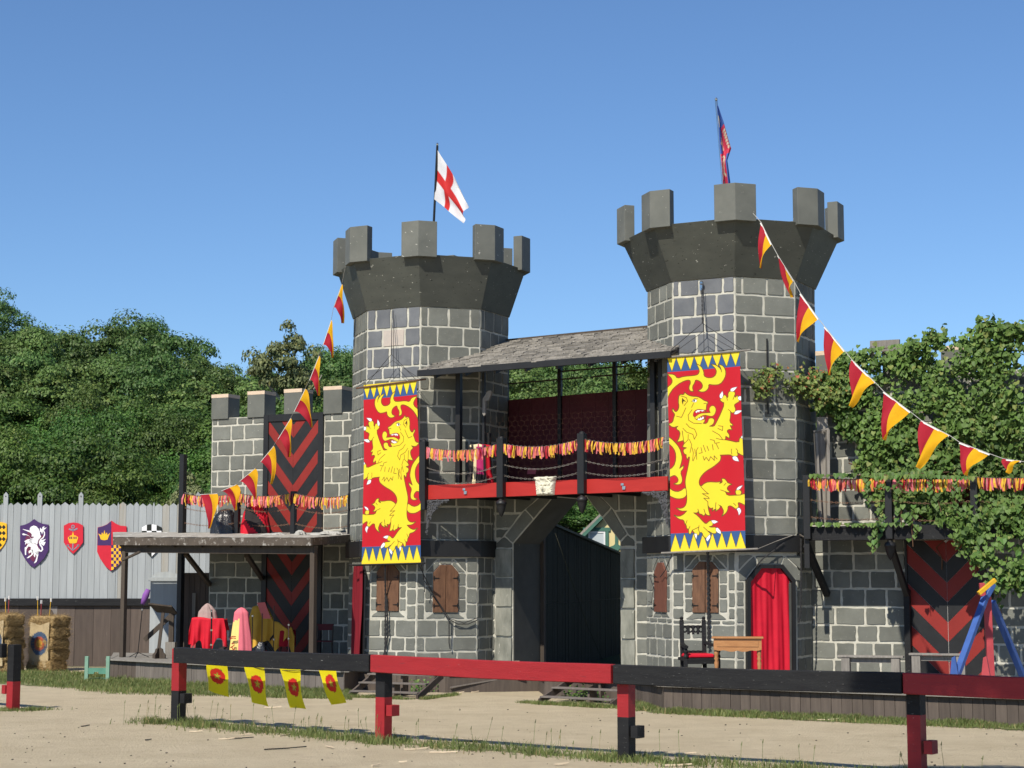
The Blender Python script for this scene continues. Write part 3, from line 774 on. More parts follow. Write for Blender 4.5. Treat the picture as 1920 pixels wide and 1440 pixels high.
# pillars
sp0 = GW.sz(929, 1100)[0]; sp1 = GW.sz(1192, 1100)[0]
zp = GW.sz(945, 1028)[1]; zp2 = GW.sz(1177, 1028)[1]
zz = [0.45 + (zp - 0.45) * i / 4 for i in range(5)]
for i in range(4): stone_poly(gf, [(sp0, zz[i]), (sL, zz[i]), (sL, zz[i + 1]), (sp0, zz[i + 1])], GH, M_STONE_P, d=0.05, gap=0.018, rag=0.01)
zz = [0.45 + (zp2 - 0.45) * i / 4 for i in range(5)]
for i in range(4): stone_poly(gf, [(sR, zz[i]), (sp1, zz[i]), (sp1, zz[i + 1]), (sR, zz[i + 1])], GH, M_STONE_P, d=0.05, gap=0.018, rag=0.01)
# arch stones above the pillars
vx = 0.36
for sg, s_, z_, sp, s2 in ((1, sL, zA, sp0, sl2), (-1, sR, zB, sp1, sr2)):
    q = (sp + s_) / 2
    stone_poly(gf, [(sp, zp), (s_, zp), (s_, z_), (q, z_ + .18), (sp, z_ + .02)], GH, M_STONE, gap=0.02)
    m1 = (s_ + (s2 - s_) * .52, z_ + (ztop - z_) * .52)
    stone_poly(gf, [(s_, z_), m1, (m1[0] - sg * vx * .7, m1[1] + vx * .7), (q, z_ + .18)], GH, M_STONE, gap=0.02)
    stone_poly(gf, [m1, (s2, ztop), (s2 - sg * .06, ztop + .25), (m1[0] - sg * vx * .7, m1[1] + vx * .7)], GH, M_STONE, gap=0.02)
zr = [0.45 + 0.37 * i for i in range(12)]; zr = [z for z in zr if z < zfl - 0.1] + [zfl + .28]
courses(gf, sl0, sp0, zr, GH, M_STONE, (), 0.42)
courses(gf, sp1, sr0, zr, GH, M_STONE, (), 0.42)
mid_ = (sl2 + sr2) / 2
for sg, s_, z_, sp, s2 in ((1, sL, zA, sp0, sl2), (-1, sR, zB, sp1, sr2)):
    m1 = (s_ + (s2 - s_) * .52, z_ + (ztop - z_) * .52)
    o1_, o2_ = (m1[0] - sg * vx * .7, m1[1] + vx * .7), (s2 - sg * .06, ztop + .25); o0_ = ((sp + s_) / 2, z_ + .18)
    def xe(z):
        a, c_ = (o0_, o1_) if z < o1_[1] else (o1_, o2_)
        return a[0] + (c_[0] - a[0]) * (z - a[1]) / max(.05, c_[1] - a[1])
    lv = [z_ + .12] + [z for z in zr if z > z_ + .3]
    for k in range(len(lv) - 1):
        a, c_ = lv[k], lv[k + 1]; L_ = abs(xe((a + c_) / 2) - sp)
        if L_ < .12: continue
        n_ = max(1, int(round(L_ / .5))); cu = [sp + sg * (L_ * q / n_ + (.08 * (k % 2) if 0 < q else 0)) for q in range(n_)]
        for q in range(n_):
            e0, e1 = (cu[q + 1], cu[q + 1]) if q < n_ - 1 else (xe(a), xe(c_))
            if sg * (e0 - cu[q]) > .06 and sg * (e1 - cu[q]) > .06: stone_poly(gf, [(cu[q], a), (e0, a), (e1, c_), (cu[q], c_)], GH, M_STONE)
if zr[-1] > ztop + .3: courses(gf, sl2, sr2, [ztop + .27, zr[-1]], GH, M_STONE, (), 0.5)

# passage lining
b = MB()
Lc = Plane(GW.A + GW.e * sL, AZ - 90)
for o0, o1 in ((0, T),):
    p0, p1 = GW.P(sL, 0), GW.P(sL, 0, -T)
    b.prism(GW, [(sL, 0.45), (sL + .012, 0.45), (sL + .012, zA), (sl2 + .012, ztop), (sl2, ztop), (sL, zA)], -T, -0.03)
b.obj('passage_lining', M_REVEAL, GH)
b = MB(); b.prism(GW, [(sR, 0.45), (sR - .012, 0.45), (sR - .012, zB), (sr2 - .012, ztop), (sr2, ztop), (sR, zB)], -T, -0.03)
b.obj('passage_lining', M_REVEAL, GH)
b = MB(); p = GW.P(sL + .06, 0, -T - .08); b.box((p.x, p.y, 0.45 + 1.9), 0.1, 0.1, 3.8, rz=-AZ); b.obj('passage_post', M_BROWN, GH)
# balcony fascia
pa_, pb_ = EV1(AZT - 22.5)(5.5), EV2(AZT + 22.5)(5.5)
azf = math.degrees(math.atan2(-(pb_.y - pa_.y), pb_.x - pa_.x)); FB = Plane(pa_, azf).shift(.16)
sa, _ = FB.sz(797, 920); sb, _ = FB.sz(1252, 905)
_, zt0 = FB.sz(800, 910); _, zb0 = FB.sz(800, 937); _, zt1 = FB.sz(1250, 893); _, zb1 = FB.sz(1250, 920)
b = MB(); s1_ = FB.sz(934, 900)[0]; s2_ = FB.sz(1085, 900)[0]
zt = lambda s: zt0 + (zt1 - zt0) * (s - sa) / (sb - sa); zb_ = lambda s: zb0 + (zb1 - zb0) * (s - sa) / (sb - sa)
for q0, q1 in ((sa, s1_ - .0), (s1_ + .002, s2_), (s2_ + .002, sb)):
    b = MB(); b.prism(FB, [(q0, zb_(q0)), (q1 - .004, zb_(q1)), (q1 - .004, zt(q1)), (q0, zt(q0))], -0.06, 0.0); b.obj('fascia_board', M_BEAMRED, GH, bevel=0.006)
for k in range(12):                       # balcony floor boards and joists
    o1 = -0.07 - k * 0.17
    b = MB(); b.prism(FB, [(sa, zb_(sa) + .17), (sb, zb_(sb) + .17), (sb, zb_(sb) + .21), (sa, zb_(sa) + .21)], o1 - .164, o1)
    b.obj('floor_board', M_BROWN, GH)
for k in range(9):
    s_ = sa + .2 + (sb - sa - .4) * k / 8
    b = MB(); b.prism(FB, [(s_ - .04, zb_(s_) + .01), (s_ + .04, zb_(s_) + .01), (s_ + .04, zb_(s_) + .168), (s_ - .04, zb_(s_) + .168)], -2.0, -0.065); b.obj('floor_joist', M_BLACK, GH)
# cleats on the fascia
for px, py in ((873, 921), (1170, 912)):
    s_, z_ = FB.sz(px, py); b = MB(); b.prism(FB, [(s_ - .07, z_ + .02), (s_ + .0, z_ + .02), (s_ + .0, z_ + .07), (s_ - .07, z_ + .07)], 0.001, .02); b.prism(FB, [(s_ - .03, z_ - .07), (s_ + .04, z_ - .07), (s_ + .05, z_), (s_ - .03, z_ + .01)], 0.001, .03)
    b.obj('cleat', M_CHROME, GH)
# turned posts with acorn drops
def baluster_post(pl, px, pyt, pyb, r, root, drop=True, m=M_BLACK, off=0.07, cap=True, sq=True):
    s_, zt_ = pl.sz(px, pyt, off); _, zb2 = pl.sz(px, pyb, off); p = pl.P(s_, 0, off)
    b = MB()
    if sq:
        b.box((p.x, p.y, (zt_ + zb2) / 2), r * 2, r * 2, zt_ - zb2 - .05, rz=-pl.az)
        if cap: b.lathe((p.x, p.y, zt_ - .03), [(r * .9, 0), (r * .85, .02), (r * .55, .05), (r * .1, .065)], 10)
    b2 = b.obj('railing_post', m, root, bevel=0.006)
    if drop:
        b = MB(); k = r / 0.08
        b.lathe((p.x, p.y, zb2 - .42), [(.006, 0), (.04, .04), (.08, .13), (.105, .22), (.115, .28), (.128, .29), (.128, .32), (.105, .37), (.055, .395), (.05, .42)], 14)
        b.obj('acorn_drop', m, b2, smooth=True)
    return s_, zt_, p
PB = []
for px, pyt, pyb, r, dr in ((795, 826, 958, .085, False), (940, 820, 935, .085, True), (1091, 811, 928, .085, True)):
    PB.append(baluster_post(FB, px, pyt, pyb, r, GH, dr))
sE, zE = FB.sz(1250, 806, .07); PB.append((sE, zE, FB.P(sE, 0, .07)))
def chain_mesh(p0, p1, sag, r=0.012, link_=0.055):
    p0, p1 = Vector(p0), Vector(p1); L = (p1 - p0).length; n = max(6, int(L / link_)); mb = MB()
    pts = [p0 + (p1 - p0) * (i / n) - Z * sag * 4 * (i / n) * (1 - i / n) for i in range(n + 1)]
    d = (p1 - p0).normalized(); sd = d.cross(Z).normalized()
    for i in range(n):
        c = (pts[i] + pts[i + 1]) / 2; t = (pts[i + 1] - pts[i]); e = t.normalized(); up = e.cross(sd)
        a = up if i % 2 else sd; ww = 0.016; hl = t.length * 0.62
        q = [c + e * hl, c + a * ww + e * hl * .4, c + a * ww - e * hl * .4, c - e * hl, c - a * ww - e * hl * .4, c - a * ww + e * hl * .4]
        for k in range(6): mb.beam(q[k], q[(k + 1) % 6], r * .6, r * .6)
    return mb, pts
def ribbons(pts, n, length, name, label, group=None, seed=0, lines=1):
    """a fringe of knotted ribbon tails along a chain: one thing, its hanging tails joined as stuff"""
    rn = random.Random(seed)
    root = thing(name, tuple(pts[len(pts) // 2]), label, 'ribbon garland', group)
    mbs = [MB() for _ in C_RIB]
    L = [0]
    for i in range(len(pts) - 1): L.append(L[-1] + (pts[i + 1] - pts[i]).length)
    for k in range(n):
        d = L[-1] * (k + rn.random()) / n; i = max(j for j in range(len(L) - 1) if L[j] <= d)
        t = (d - L[i]) / max(1e-6, L[i + 1] - L[i]); p = pts[i].lerp(pts[i + 1], t)
        e = (pts[i + 1] - pts[i]).normalized(); out = Vector((e.y, -e.x, 0)).normalized()
        ci = rn.choices(range(5), (36, 24, 14, 18, 8))[0]
        w_ = rn.uniform(.013, .026); l_ = length * rn.uniform(.7, 1.15); sw = rn.uniform(-.05, .05); so_ = rn.uniform(-.02, .06)
        tw = rn.uniform(-.9, .9)
        a = (e * math.cos(tw) + out * math.sin(tw))
        q0 = p + out * .012; q1 = q0 - Z * l_ * .5 + e * sw * .3 + out * so_; q2 = q0 - Z * l_ + e * sw + out * so_ * .6
        mbs[ci].add([q0 - a * w_ * .5, q0 + a * w_ * .5, q1 + a * w_, q1 - a * w_, q2 + a * w_, q2 - a * w_ + Z * rn.uniform(-.02, .02)], [(0, 3, 2, 1), (3, 5, 4, 2)])
    for i, m in enumerate(mbs):
        if m.v: m.obj('ribbon_tails', C_RIB[i], root, kind='stuff')
    mbk = MB(); mbk.tube(pts, .008, 4); mbk.obj('cord', M_ROPE, root)
    return root
for k in range(3):
    (s0, z0, p0), (s1, z1, p1) = PB[k], PB[k + 1]
    for j, (dz, sg, m) in enumerate(((.14, .13, M_CHAIN), (.62, .16, M_CHAIN), (.98, .13, M_CHAIN))):
        if k == 0 and j: sg *= 1.25
        a = Vector((p0.x, p0.y, z0 - dz)); c = Vector((p1.x, p1.y, z1 - dz))
        if j == 2: a.z = max(a.z, zt(s0) + .17); c.z = max(c.z, zt(s1) + .17)
        mb, pts = chain_mesh(a, c, sg)
        mb.obj('chain', m, GH)
        if j == 0:
            pts = [q + FB.n * .02 for q in pts]
            ribbons(pts[1:-1], (78, 86, 84)[k], .25, 'ribbon_garland', ('red and yellow ribbon garland on the left chain of the central balcony', 'red and yellow ribbon garland on the middle chain of the central balcony', 'red and yellow ribbon garland on the right chain of the central balcony')[k], 'ribbon garlands on the central balcony', 30 + k)
# balcony posts under the roof
def sqpost(pl, px, pyt, pyb, hw, root, name='post', m=M_BLACK, off=0.0, zt_=None, zb2=None):
    s_, a = pl.sz(px, pyt, off); _, c_ = pl.sz(px, pyb, off)
    a = a if zt_ is None else zt_; c_ = c_ if zb2 is None else zb2
    b = MB(); b.prism(pl, [(s_ - hw, c_), (s_ + hw, c_), (s_ + hw, a), (s_ - hw, a)], off - 2 * hw, off); return b.obj(name, m, root, bevel=0.006)
FP = GP.shift(1.45)
# roof geometry
ER = GP.shift(2.25)
se0, ze0 = ER.sz(786, 696); se1, ze1 = ER.sz(1257, 660)
RG = GP.shift(-0.75)
sg0, zg0 = RG.sz(945, 640); sg1, zg1_ = RG.sz(1213, 614)
def roofz(s, t):  # t 0 at the eave, 1 at the ridge
    a = ze0 + (ze1 - ze0) * (s - se0) / (se1 - se0); c_ = zg0 + (zg1_ - zg0) * (s - sg0) / (sg1 - sg0)
    return a + (c_ - a) * t
def RP(s, t, up=0.0):
    return GP.P(s, roofz(s, t) + up, 2.25 - 3.0 * t)
sq0, sq1 = se0, se1
b = MB()
vs = [RP(sq0, 0, -.02), RP(sq1, 0, -.02), RP(sq1, 1, -.02), RP(sq0, 1, -.02)]; vs += [v - Z * .06 for v in vs]
b.add(vs, [(0, 1, 2, 3), (7, 6, 5, 4), (0, 4, 5, 1), (1, 5, 6, 2), (2, 6, 7, 3), (3, 7, 4, 0)]); b.obj('roof_deck', M_BROWN, GH)
b = MB(); b.beam(RP(sq0, 1, .0), RP(sq1, 1, .0), .12, .08); b.obj('ridge_board', M_BROWN, GH)
NR, NCo = 14, 21
for r in range(NR):
    t0 = r / NR - .008; t1 = t0 + 1.55 / NR
    x = sq0 - 0.02 - (0.17 if r % 2 else 0)
    while x < sq1:
        w_ = 0.335 * RN.uniform(.75, 1.25); x2 = min(x + w_, sq1 + .03); x1 = max(x, sq0 - .03)
        if x2 - x1 > .05:
            tj = RN.uniform(-.010, .010); up = RN.uniform(.03, .055); th = .03
            A = [RP(x1 + .008, t0 + tj, up), RP(x2 - .008, t0 + tj + RN.uniform(-.004, .004), up + RN.uniform(-.004, .006)), RP(x2 - .004, min(1, t1), .004), RP(x1 + .004, min(1, t1), .004)]
            b = MB(); vs = A + [v - Z * th for v in A]
            b.add(vs, [(0, 1, 2, 3), (7, 6, 5, 4), (0, 4, 5, 1), (1, 5, 6, 2), (2, 6, 7, 3), (3, 7, 4, 0)]); b.obj('shingle', M_SHINGLE, GH)
        x += w_
b = MB(); zf = lambda s: ze0 + (ze1 - ze0) * (s - se0) / (se1 - se0)
b.prism(ER, [(se0 - .03, zf(se0) - .13), (se1 + .02, zf(se1) - .13), (se1 + .02, zf(se1) + .02), (se0 - .03, zf(se0) + .02)], 0.0, 0.05); b.obj('eave_board', M_BLACK, GH, bevel=0.006)
for k in range(8):
    s_ = se0 + .4 + (se1 - se0 - .8) * k / 7
    b = MB(); p0, p1 = RP(s_, .02, -.15), RP(s_, .98, -.15); b.beam(p0, p1, .06, .12); b.obj('rafter', M_BLACK, GH)
# posts
sqpost(FP, 858, 700, 905, .065, GH, zt_=zf(se0) + .05); sqpost(FP, 1222, 660, 905, .06, GH, zt_=zf(se1) + .05); sqpost(FP, 1237, 660, 905, .05, GH, zt_=zf(se1) + .05)
# back wall of the balcony
BK = GP.shift(-0.95)
k0, zk0 = BK.sz(945, 751); k1, zk1 = BK.sz(1216, 729); zkb = zb_(sa) + .2
n_ = 12
for i in range(n_):
    a, c_ = k0 - .3 + (k1 + .3 - k0) * i / n_, k0 - .3 + (k1 + .3 - k0) * (i + 1) / n_
    f_ = lambda s: zk0 + (zk1 - zk0) * (s - k0) / (k1 - k0)
    b = MB(); b.prism(BK, [(a + .002, zkb), (c_ - .002, zkb), (c_ - .002, f_(c_)), (a + .002, f_(a))], -.03, 0); b.obj('back_panel', M_MAROON, GH)
for px in (948, 1048, 1151):
    sqpost(BK, px, 690, 752, .05, GH, off=.07, zt_=roofz(k0, .95) - .1, zb2=zkb)
for (x0, y0, x1, y1) in ((950, 720, 1092, 708), (1046, 697, 1180, 686), (1108, 707, 1210, 697), (950, 752, 1215, 730)):
    b = MB(); b.beam(BK.hit(x0, y0, -.05), BK.hit(x1, y1, -.05), .035, .035); b.obj('lattice_bar', M_BROWN, GH)
b = MB(); b.beam(BK.P(k0 - .3, roofz(k0, .95) - .22, .05), BK.P(k1 + .3, roofz(k1, .95) - .22, .05), .1, .18); b.obj('roof_beam', M_BLACK, GH)
# wire netting across the balcony front (hexagons)
b = MB(); NW = GP.shift(1.35); hx = .085
s_lo, s_hi = FB.sz(945, 900)[0], FB.sz(1235, 900)[0]; z_lo, z_hi = zt(s_lo) - .05, roofz(s_lo, .2) - .55
rr = 0; zz_ = z_lo
while zz_ < z_hi:
    x = s_lo + (hx if rr % 2 else 0)
    while x < s_hi:
        for (dx0, dz0, dx1, dz1) in ((0, 0, 0, hx * .9), (0, hx * .9, hx, hx * 1.4), (0, hx * .9, -hx, hx * 1.4)):
            p0, p1 = NW.P(x + dx0, zz_ + dz0), NW.P(x + dx1, zz_ + dz1); d = (p1 - p0).cross(GP.n).normalized() * .0005
            b.add([p0 - d, p1 - d, p1 + d, p0 + d], [(0, 1, 2, 3)])
        x += 2 * hx
    zz_ += hx * 1.4; rr += 1
b.obj('wire_netting', M_RUST, GH, kind='stuff')
# shaped grey board end at the balcony's left side, black inner posts
s_, z_ = FP.sz(908, 757)
b = MB(); PP = [(903, 778), (908, 780), (909, 753), (915, 751), (921, 735), (918, 732), (913, 733), (905, 748)]
PP = [FP.sz(904, 775), FP.sz(907, 780), FP.sz(910, 777), FP.sz(910, 751), FP.sz(916, 751), FP.sz(922, 735), FP.sz(920, 732), FP.sz(914, 733), FP.sz(905, 748)]
b.prism(FP, PP, -.06, 0); b.obj('shaped_board', M_GREYWOOD, GH)
sqpost(FP, 906, 700, 905, .035, GH, off=-.2, zt_=zf(se0)); sqpost(FP, 914, 812, 905, .05, GH, off=-.35)
# fretted iron brackets below the balcony
def bracket(p_wall, dirv, size, n_, root_label, seed):
    rn = random.Random(seed); b = MB()
    # scrolled ivy-like ironwork filling a quarter arc
    for i in range(n_):
        while True:
            u, v = rn.random(), rn.random()
            if (1 - u) ** 2.0 + (1 - v) ** 2.0 > 0.95 and u * v < .38: break
        c_ = p_wall + dirv * (u * size) - Z * (v * size * 1.25) + Vector((dirv.y, -dirv.x, 0)) * rn.uniform(-.03, .03)
        k = rn.uniform(.02, .045); a0 = rn.uniform(0, 6.28); pts = []
        for q in range(6):
            t = a0 + q * .95; rr_ = k * (1 - q * .12); pts.append(c_ + dirv * math.cos(t) * rr_ + Z * math.sin(t) * rr_)
        for q in range(5): b.beam(pts[q], pts[q + 1], .012, .012)
    b.beam(p_wall, p_wall + dirv * size, .02, .02); b.beam(p_wall, p_wall - Z * size * 1.3, .02, .02)
    o = b.obj('iron_bracket', M_CASTIRON, None); tag(o, root_label, 'bracket', 'fretted iron brackets under the central balcony')
bracket(FB.hit(801, 939, .02), FB.e, .62, 150, 'black fretted iron bracket under the left end of the red balcony beam', 1)
bracket(FB.hit(1250, 922, .02), -FB.e, .58, 130, 'black fretted iron bracket under the right end of the red balcony beam', 2)

# dark plank fence through the passage
a = W(1006, 1100, 46.49); c_ = W(1165, 1100, 62.33)
az_ = math.degrees(math.atan2(-(c_.y - a.y), c_.x - a.x)); DF = Plane(a, az_)
root = thing('plank_fence', tuple((a + c_) / 2 * 1.0 - Z * ((a + c_) / 2).z), 'tall black plank fence with sloping top seen through the gate passage', 'fence')
L_ = (c_ - a).length; n_ = 62
for i in range(n_):
    s0 = L_ * i / n_ ; s1 = L_ * (i + 1) / n_
    f_ = lambda s: DF.hit(1042, 980).z + (W(1163, 1041, 62.33).z - DF.hit(1042, 980).z) * s / L_
    d = RN.uniform(0, .012)
    for z0, z1 in ((0, 1.9), (1.91, None)):
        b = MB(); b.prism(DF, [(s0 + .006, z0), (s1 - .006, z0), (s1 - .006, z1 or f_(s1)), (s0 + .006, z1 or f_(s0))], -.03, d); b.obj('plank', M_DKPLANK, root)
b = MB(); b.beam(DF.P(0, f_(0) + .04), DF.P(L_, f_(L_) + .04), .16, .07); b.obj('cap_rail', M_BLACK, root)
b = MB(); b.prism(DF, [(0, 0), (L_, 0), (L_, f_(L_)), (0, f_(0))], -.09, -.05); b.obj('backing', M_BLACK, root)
b = MB(); b.tube([DF.hit(1041, 1000, .15), DF.hit(1100, 1170, .15), DF.hit(1135, 1250, .15)], .008, 4); o = b.obj('thin_rope', M_CHROME, None); tag(o, 'thin pale rope stretched down across the black plank fence in the passage', 'rope')

# ---------------- left wing wall ----------------
a = W(640, 900, 47.08); WL_ = Plane(a, 26.0)
s0 = WL_.sz(397, 850)[0]; s1 = WL_.sz(668, 850)[0]
zt_w = (WL_.sz(397, 787)[1] + WL_.sz(640, 771)[1]) / 2
LW = thing('battlement_wall', tuple(WL_.P((s0 + s1) / 2, 0)), 'grey stone wing wall with four square merlons left of the left tower', 'wall')
b = MB(); b.prism(WL_, [(s0, 0), (s1, 0), (s1, zt_w), (s0, zt_w)], -.5, 0); b.obj('wall_core', M_MORTAR, LW)
b = MB(); q = WL_.P(s0, 0, -.25) - WL_.e * .006; b.box((q.x, q.y, zt_w / 2), .01, .5, zt_w, rz=-26.0); b.obj('end_board', M_MERLON, LW)
wf = flat_face(WL_, 0, 1)
d0, d1 = WL_.sz(495, 900)[0], WL_.sz(607, 900)[0]
zs = [0.5 + (zt_w - .5) * i / 15.5 for i in range(16)] + [zt_w]
courses(wf, s0, s1, zs, LW, M_STONE, ((d0, d1, 0, 99),), 0.54)
for px0, px1, pyt, pyb in ((396, 428, 745, 784), (463.5, 496, 739, 780), (532, 566, 735, 778), (606, 641, 730, 773)):
    m0, zb2 = WL_.sz(px0, pyb, .06); m1, zt2 = WL_.sz(px1, pyt, .06)
    b = MB(); b.prism(WL_, [(m0, zt_w - .03), (m1, zt_w - .03), (m1, zt2), (m0, zt2)], -.5, .06); mo = b.obj('merlon', M_MERLON, LW, bevel=.005)
    b = MB(); b.prism(WL_, [(m0 - .003, zt2 + .002), (m1 + .003, zt2 + .002), (m1 + .003, zt2 + .10), (m0 - .003, zt2 + .10)], -.5, .064); b.obj('merlon_cap', M_BAREWOOD, mo)
def chevron_door(pl, s0, s1, z0, z1, root, period=.82, redh=.36, slope=1.2, frame=.12, off=0.03, phase=0.0, mid=None, center_apex=None):
    """door of diagonal planks meeting in V shapes inside a black frame"""
    b = MB(); b.prism(pl, [(s0, z0), (s0 + frame, z0), (s0 + frame, z1), (s0, z1)], 0, off + .04); b.obj('door_frame_board', M_BLACK, root, bevel=.005)
    b = MB(); b.prism(pl, [(s1 - frame, z0), (s1, z0), (s1, z1), (s1 - frame, z1)], 0, off + .04); b.obj('door_frame_board', M_BLACK, root, bevel=.005)
    if frame > .05:
        b = MB(); b.prism(pl, [(s0 + frame, z1 - frame * 1.2), (s1 - frame, z1 - frame * 1.2), (s1 - frame, z1), (s0 + frame, z1)], 0, off + .037); b.obj('door_frame_board', M_BLACK, root, bevel=.005)
    i0, i1, j0, j1 = s0 + frame, s1 - frame, z0, z1 - frame * 1.2
    mid = mid or (i0 + i1) / 2
    b = MB(); b.prism(pl, [(i0, j0), (i1, j0), (i1, j1), (i0, j1)], 0, off - .012); b.obj('door_backing', M_WHITE, root)
    z = j0 - 4 + ((phase - j0 + 4) % period)
    while z < j1 + .5:
        for red, za, zb2 in ((True, z, z + redh), (False, z + redh, z + period)):
            for sg in (-1, 1):
                W_ = (mid - i0) if sg < 0 else (i1 - mid); e = .004
                x0_, x1_ = mid + sg * e, mid + sg * W_
                poly = [(x0_, za + e), (x1_, za + slope * W_ + e), (x1_, zb2 + slope * W_ - e), (x0_, zb2 - e)]
                q = clip_rect(poly if sg > 0 else poly[::-1], min(x0_, x1_), max(x0_, x1_), j0, j1)
                if len(q) >= 3 and abs(area2(q)) > .004:
                    b = MB(); b.prism(pl, q, off - .011, off + RN.uniform(0, .006)); b.obj('diagonal_plank', M_RED if red else M_CHBLK, root)
        z += period
zr_ = 3.85
zd = WL_.sz(550, 776)[1]
dU = thing('plank_door', tuple(WL_.P((d0 + d1) / 2, zr_)), 'black and red chevron plank door above the pavilion roof on the left wing', 'door')
chevron_door(WL_, d0, d1, zr_ - .05, zd, dU, phase=(WL_.sz(548.7, 878)[1]) - .0, frame=.16)
dL = thing('plank_door', tuple(WL_.P((d0 + d1) / 2, .5)), 'shaded black and red chevron plank door behind the covered instruments', 'door')
chevron_door(WL_, d0, d1, .5, 3.6, dL, phase=.2, frame=.16)

# ---------------- right wing wall ----------------
a = W(1537, 1100, 39.45); WR = Plane(a, 28.0)
s0 = WR.sz(1520, 900)[0] - .2; s1 = WR.sz(1990, 900)[0]
zt_r = WR.sz(1555, 712)[1]
RW = thing('battlement_wall', tuple(WR.P((s0 + s1) / 2, 0)), 'grey stone wing wall under green vines right of the right tower', 'wall')
g0, g1 = WR.sz(1508, 850)[0], WR.sz(1538, 850)[0]    # open gap next to the tower above the balcony
zgap = WR.sz(1530, 985)[1]
b = MB(); b.prism(WR, [(g1, 0), (s1, 0), (s1, zt_r), (g1, zt_r)], -.45, 0); b.prism(WR, [(s0, 0), (g1 - .002, 0), (g1 - .002, zgap), (s0, zgap)], -.45, 0); b.obj('wall_core', M_MORTAR, RW)
rf = flat_face(WR, 0, 1)
e0, e1 = WR.sz(1700, 1150)[0], WR.sz(1850, 1150)[0]
zl = [WR.sz(1600, y)[1] for y in (1262, 1237, 1204, 1172, 1138, 1104, 1070, 1038, 1008)]
zl += [zl[-1] + (zt_r - zl[-1]) * i / 10 for i in range(1, 11)]
courses(rf, s0, s1, zl, RW, M_STONE, ((e0, e1, 0, 5.9), (s0, g1, zgap, 99)), 0.52)
for px0, px1, pyt, pyb in ((1530, 1577, 664, 712), (1655, 1700, 660, 705), (1765, 1810, 655, 700)):
    m0, zb2 = WR.sz(px0, pyb, .06); m1, zt2 = WR.sz(px1, pyt, .06)
    b = MB(); b.prism(WR, [(m0, zt_r - .03), (m1, zt_r - .03), (m1, zt2), (m0, zt2)], -.5, .06); mo = b.obj('merlon', M_MERLON, RW, bevel=.005)
    b = MB(); b.prism(WR, [(m0 - .003, zt2 + .002), (m1 + .003, zt2 + .002), (m1 + .003, zt2 + .1), (m0 - .003, zt2 + .1)], -.5, .064); b.obj('merlon_cap', M_BAREWOOD, mo)
d_ = thing('plank_door', tuple(WR.P((e0 + e1) / 2, .5)), 'black and red chevron plank door under the right balcony beside the striped posts', 'door')
zb_lo = WR.sz(1600, 1010)[1]
chevron_door(WR, e0, e1, .5, zb_lo + .0, d_, period=.85, redh=.42, slope=.98, frame=.05, phase=WR.sz(1780, 1204)[1], mid=WR.sz(1779, 1200)[0])
d_ = thing('plank_door', tuple(WR.P((e0 + e1) / 2, zb_lo)), 'black and red chevron plank door half hidden by vines above the right balcony', 'door')
chevron_door(WR, e0 + .25, e1 - .1, zb_lo + .35, 5.8, d_, period=.85, redh=.42, slope=.98, frame=.05, phase=.4)
# right balcony
RB = WR.shift(1.38)
BAL = thing('timber_balcony', tuple(RB.P(RB.sz(1670, 1000)[0], 3)), 'black timber balcony hung with chains and vines right of the right tower', 'balcony')
r0, r1 = RB.sz(1512, 1000)[0], RB.sz(1925, 1000)[0]
zrt, zrb = RB.sz(1670, 985)[1], RB.sz(1670, 1012)[1]
b = MB(); b.prism(RB, [(r0, zrb), (r1, zrb), (r1, zrt), (r0, zrt)], -.08, 0); b.obj('front_beam', M_RAILBLK, BAL, bevel=.006)
for k in range(8):
    o1 = -.085 - k * .16
    b = MB(); b.prism(RB, [(r0, zrt - .09), (r1, zrt - .09), (r1, zrt - .05), (r0, zrt - .05)], o1 - .155, o1); b.obj('floor_board', M_BROWN, BAL)
PR = []
for px, pyt, dr in ((1513, 893, False), (1666, 893, True), (1826, 893, True)):
    PR.append(baluster_post(RB, px, pyt, 1013, .075, BAL, dr, off=.06, cap=False))
s_, z_, p_ = PR[-1]; q = RB.P(s_ + 2.0, 0, .06); PR.append((s_ + 2.0, z_, q))
for k in range(3):
    (sa_, za, pa), (sb_, zb2, pb) = PR[k], PR[k + 1]
    for j, (dz, sg, m) in enumerate(((.02, .05, M_RUST), (.5, .07, M_RUST), (.87, .06, M_RUST))):
        mb, pts = chain_mesh((pa.x, pa.y, za - dz), (pb.x, pb.y, zb2 - dz), sg); mb.obj('chain', m, BAL)
        if j == 0:
            pts = [q + RB.n * .03 for q in pts]
            ribbons(pts[1:-1], 74, .24, 'ribbon_garland', ('red and yellow ribbon garland on the right balcony next to the tower', 'red and yellow ribbon garland half covered by vine on the right balcony', 'red and yellow ribbon garland at the far right under the vine')[k], 'ribbon garlands on the right balcony', 50 + k)
# braces and posts below the right balcony
def slanted(x0, y0, o0, x1, y1, o1, w_, name='brace', root=BAL, pl=WR, m=M_BLACK):
    b = MB(); b.beam(pl.hit(x0, y0, o0), pl.hit(x1, y1, o1), w_, w_); return b.obj(name, m, root, bevel=.006)
slanted(1512, 1022, 1.3, 1551, 1115, .12, .13); slanted(1668, 1016, 1.3, 1701, 1116, .15, .12); slanted(1828, 1016, 1.3, 1858, 1120, .15, .12)
sqpost(WR, 1699, 1105, 1262, .065, BAL, 'support_post', M_RAILBLK, off=.2)
b = MB(); q = RB.hit(1512, 940, -.02); b.box((q.x, q.y, (zrb + EV2(AZT - 67.5)(1).z + 3.6) / 2 - .2), .11, .11, 2.0, rz=-20); b.obj('corner_post', M_BLACK, BAL)
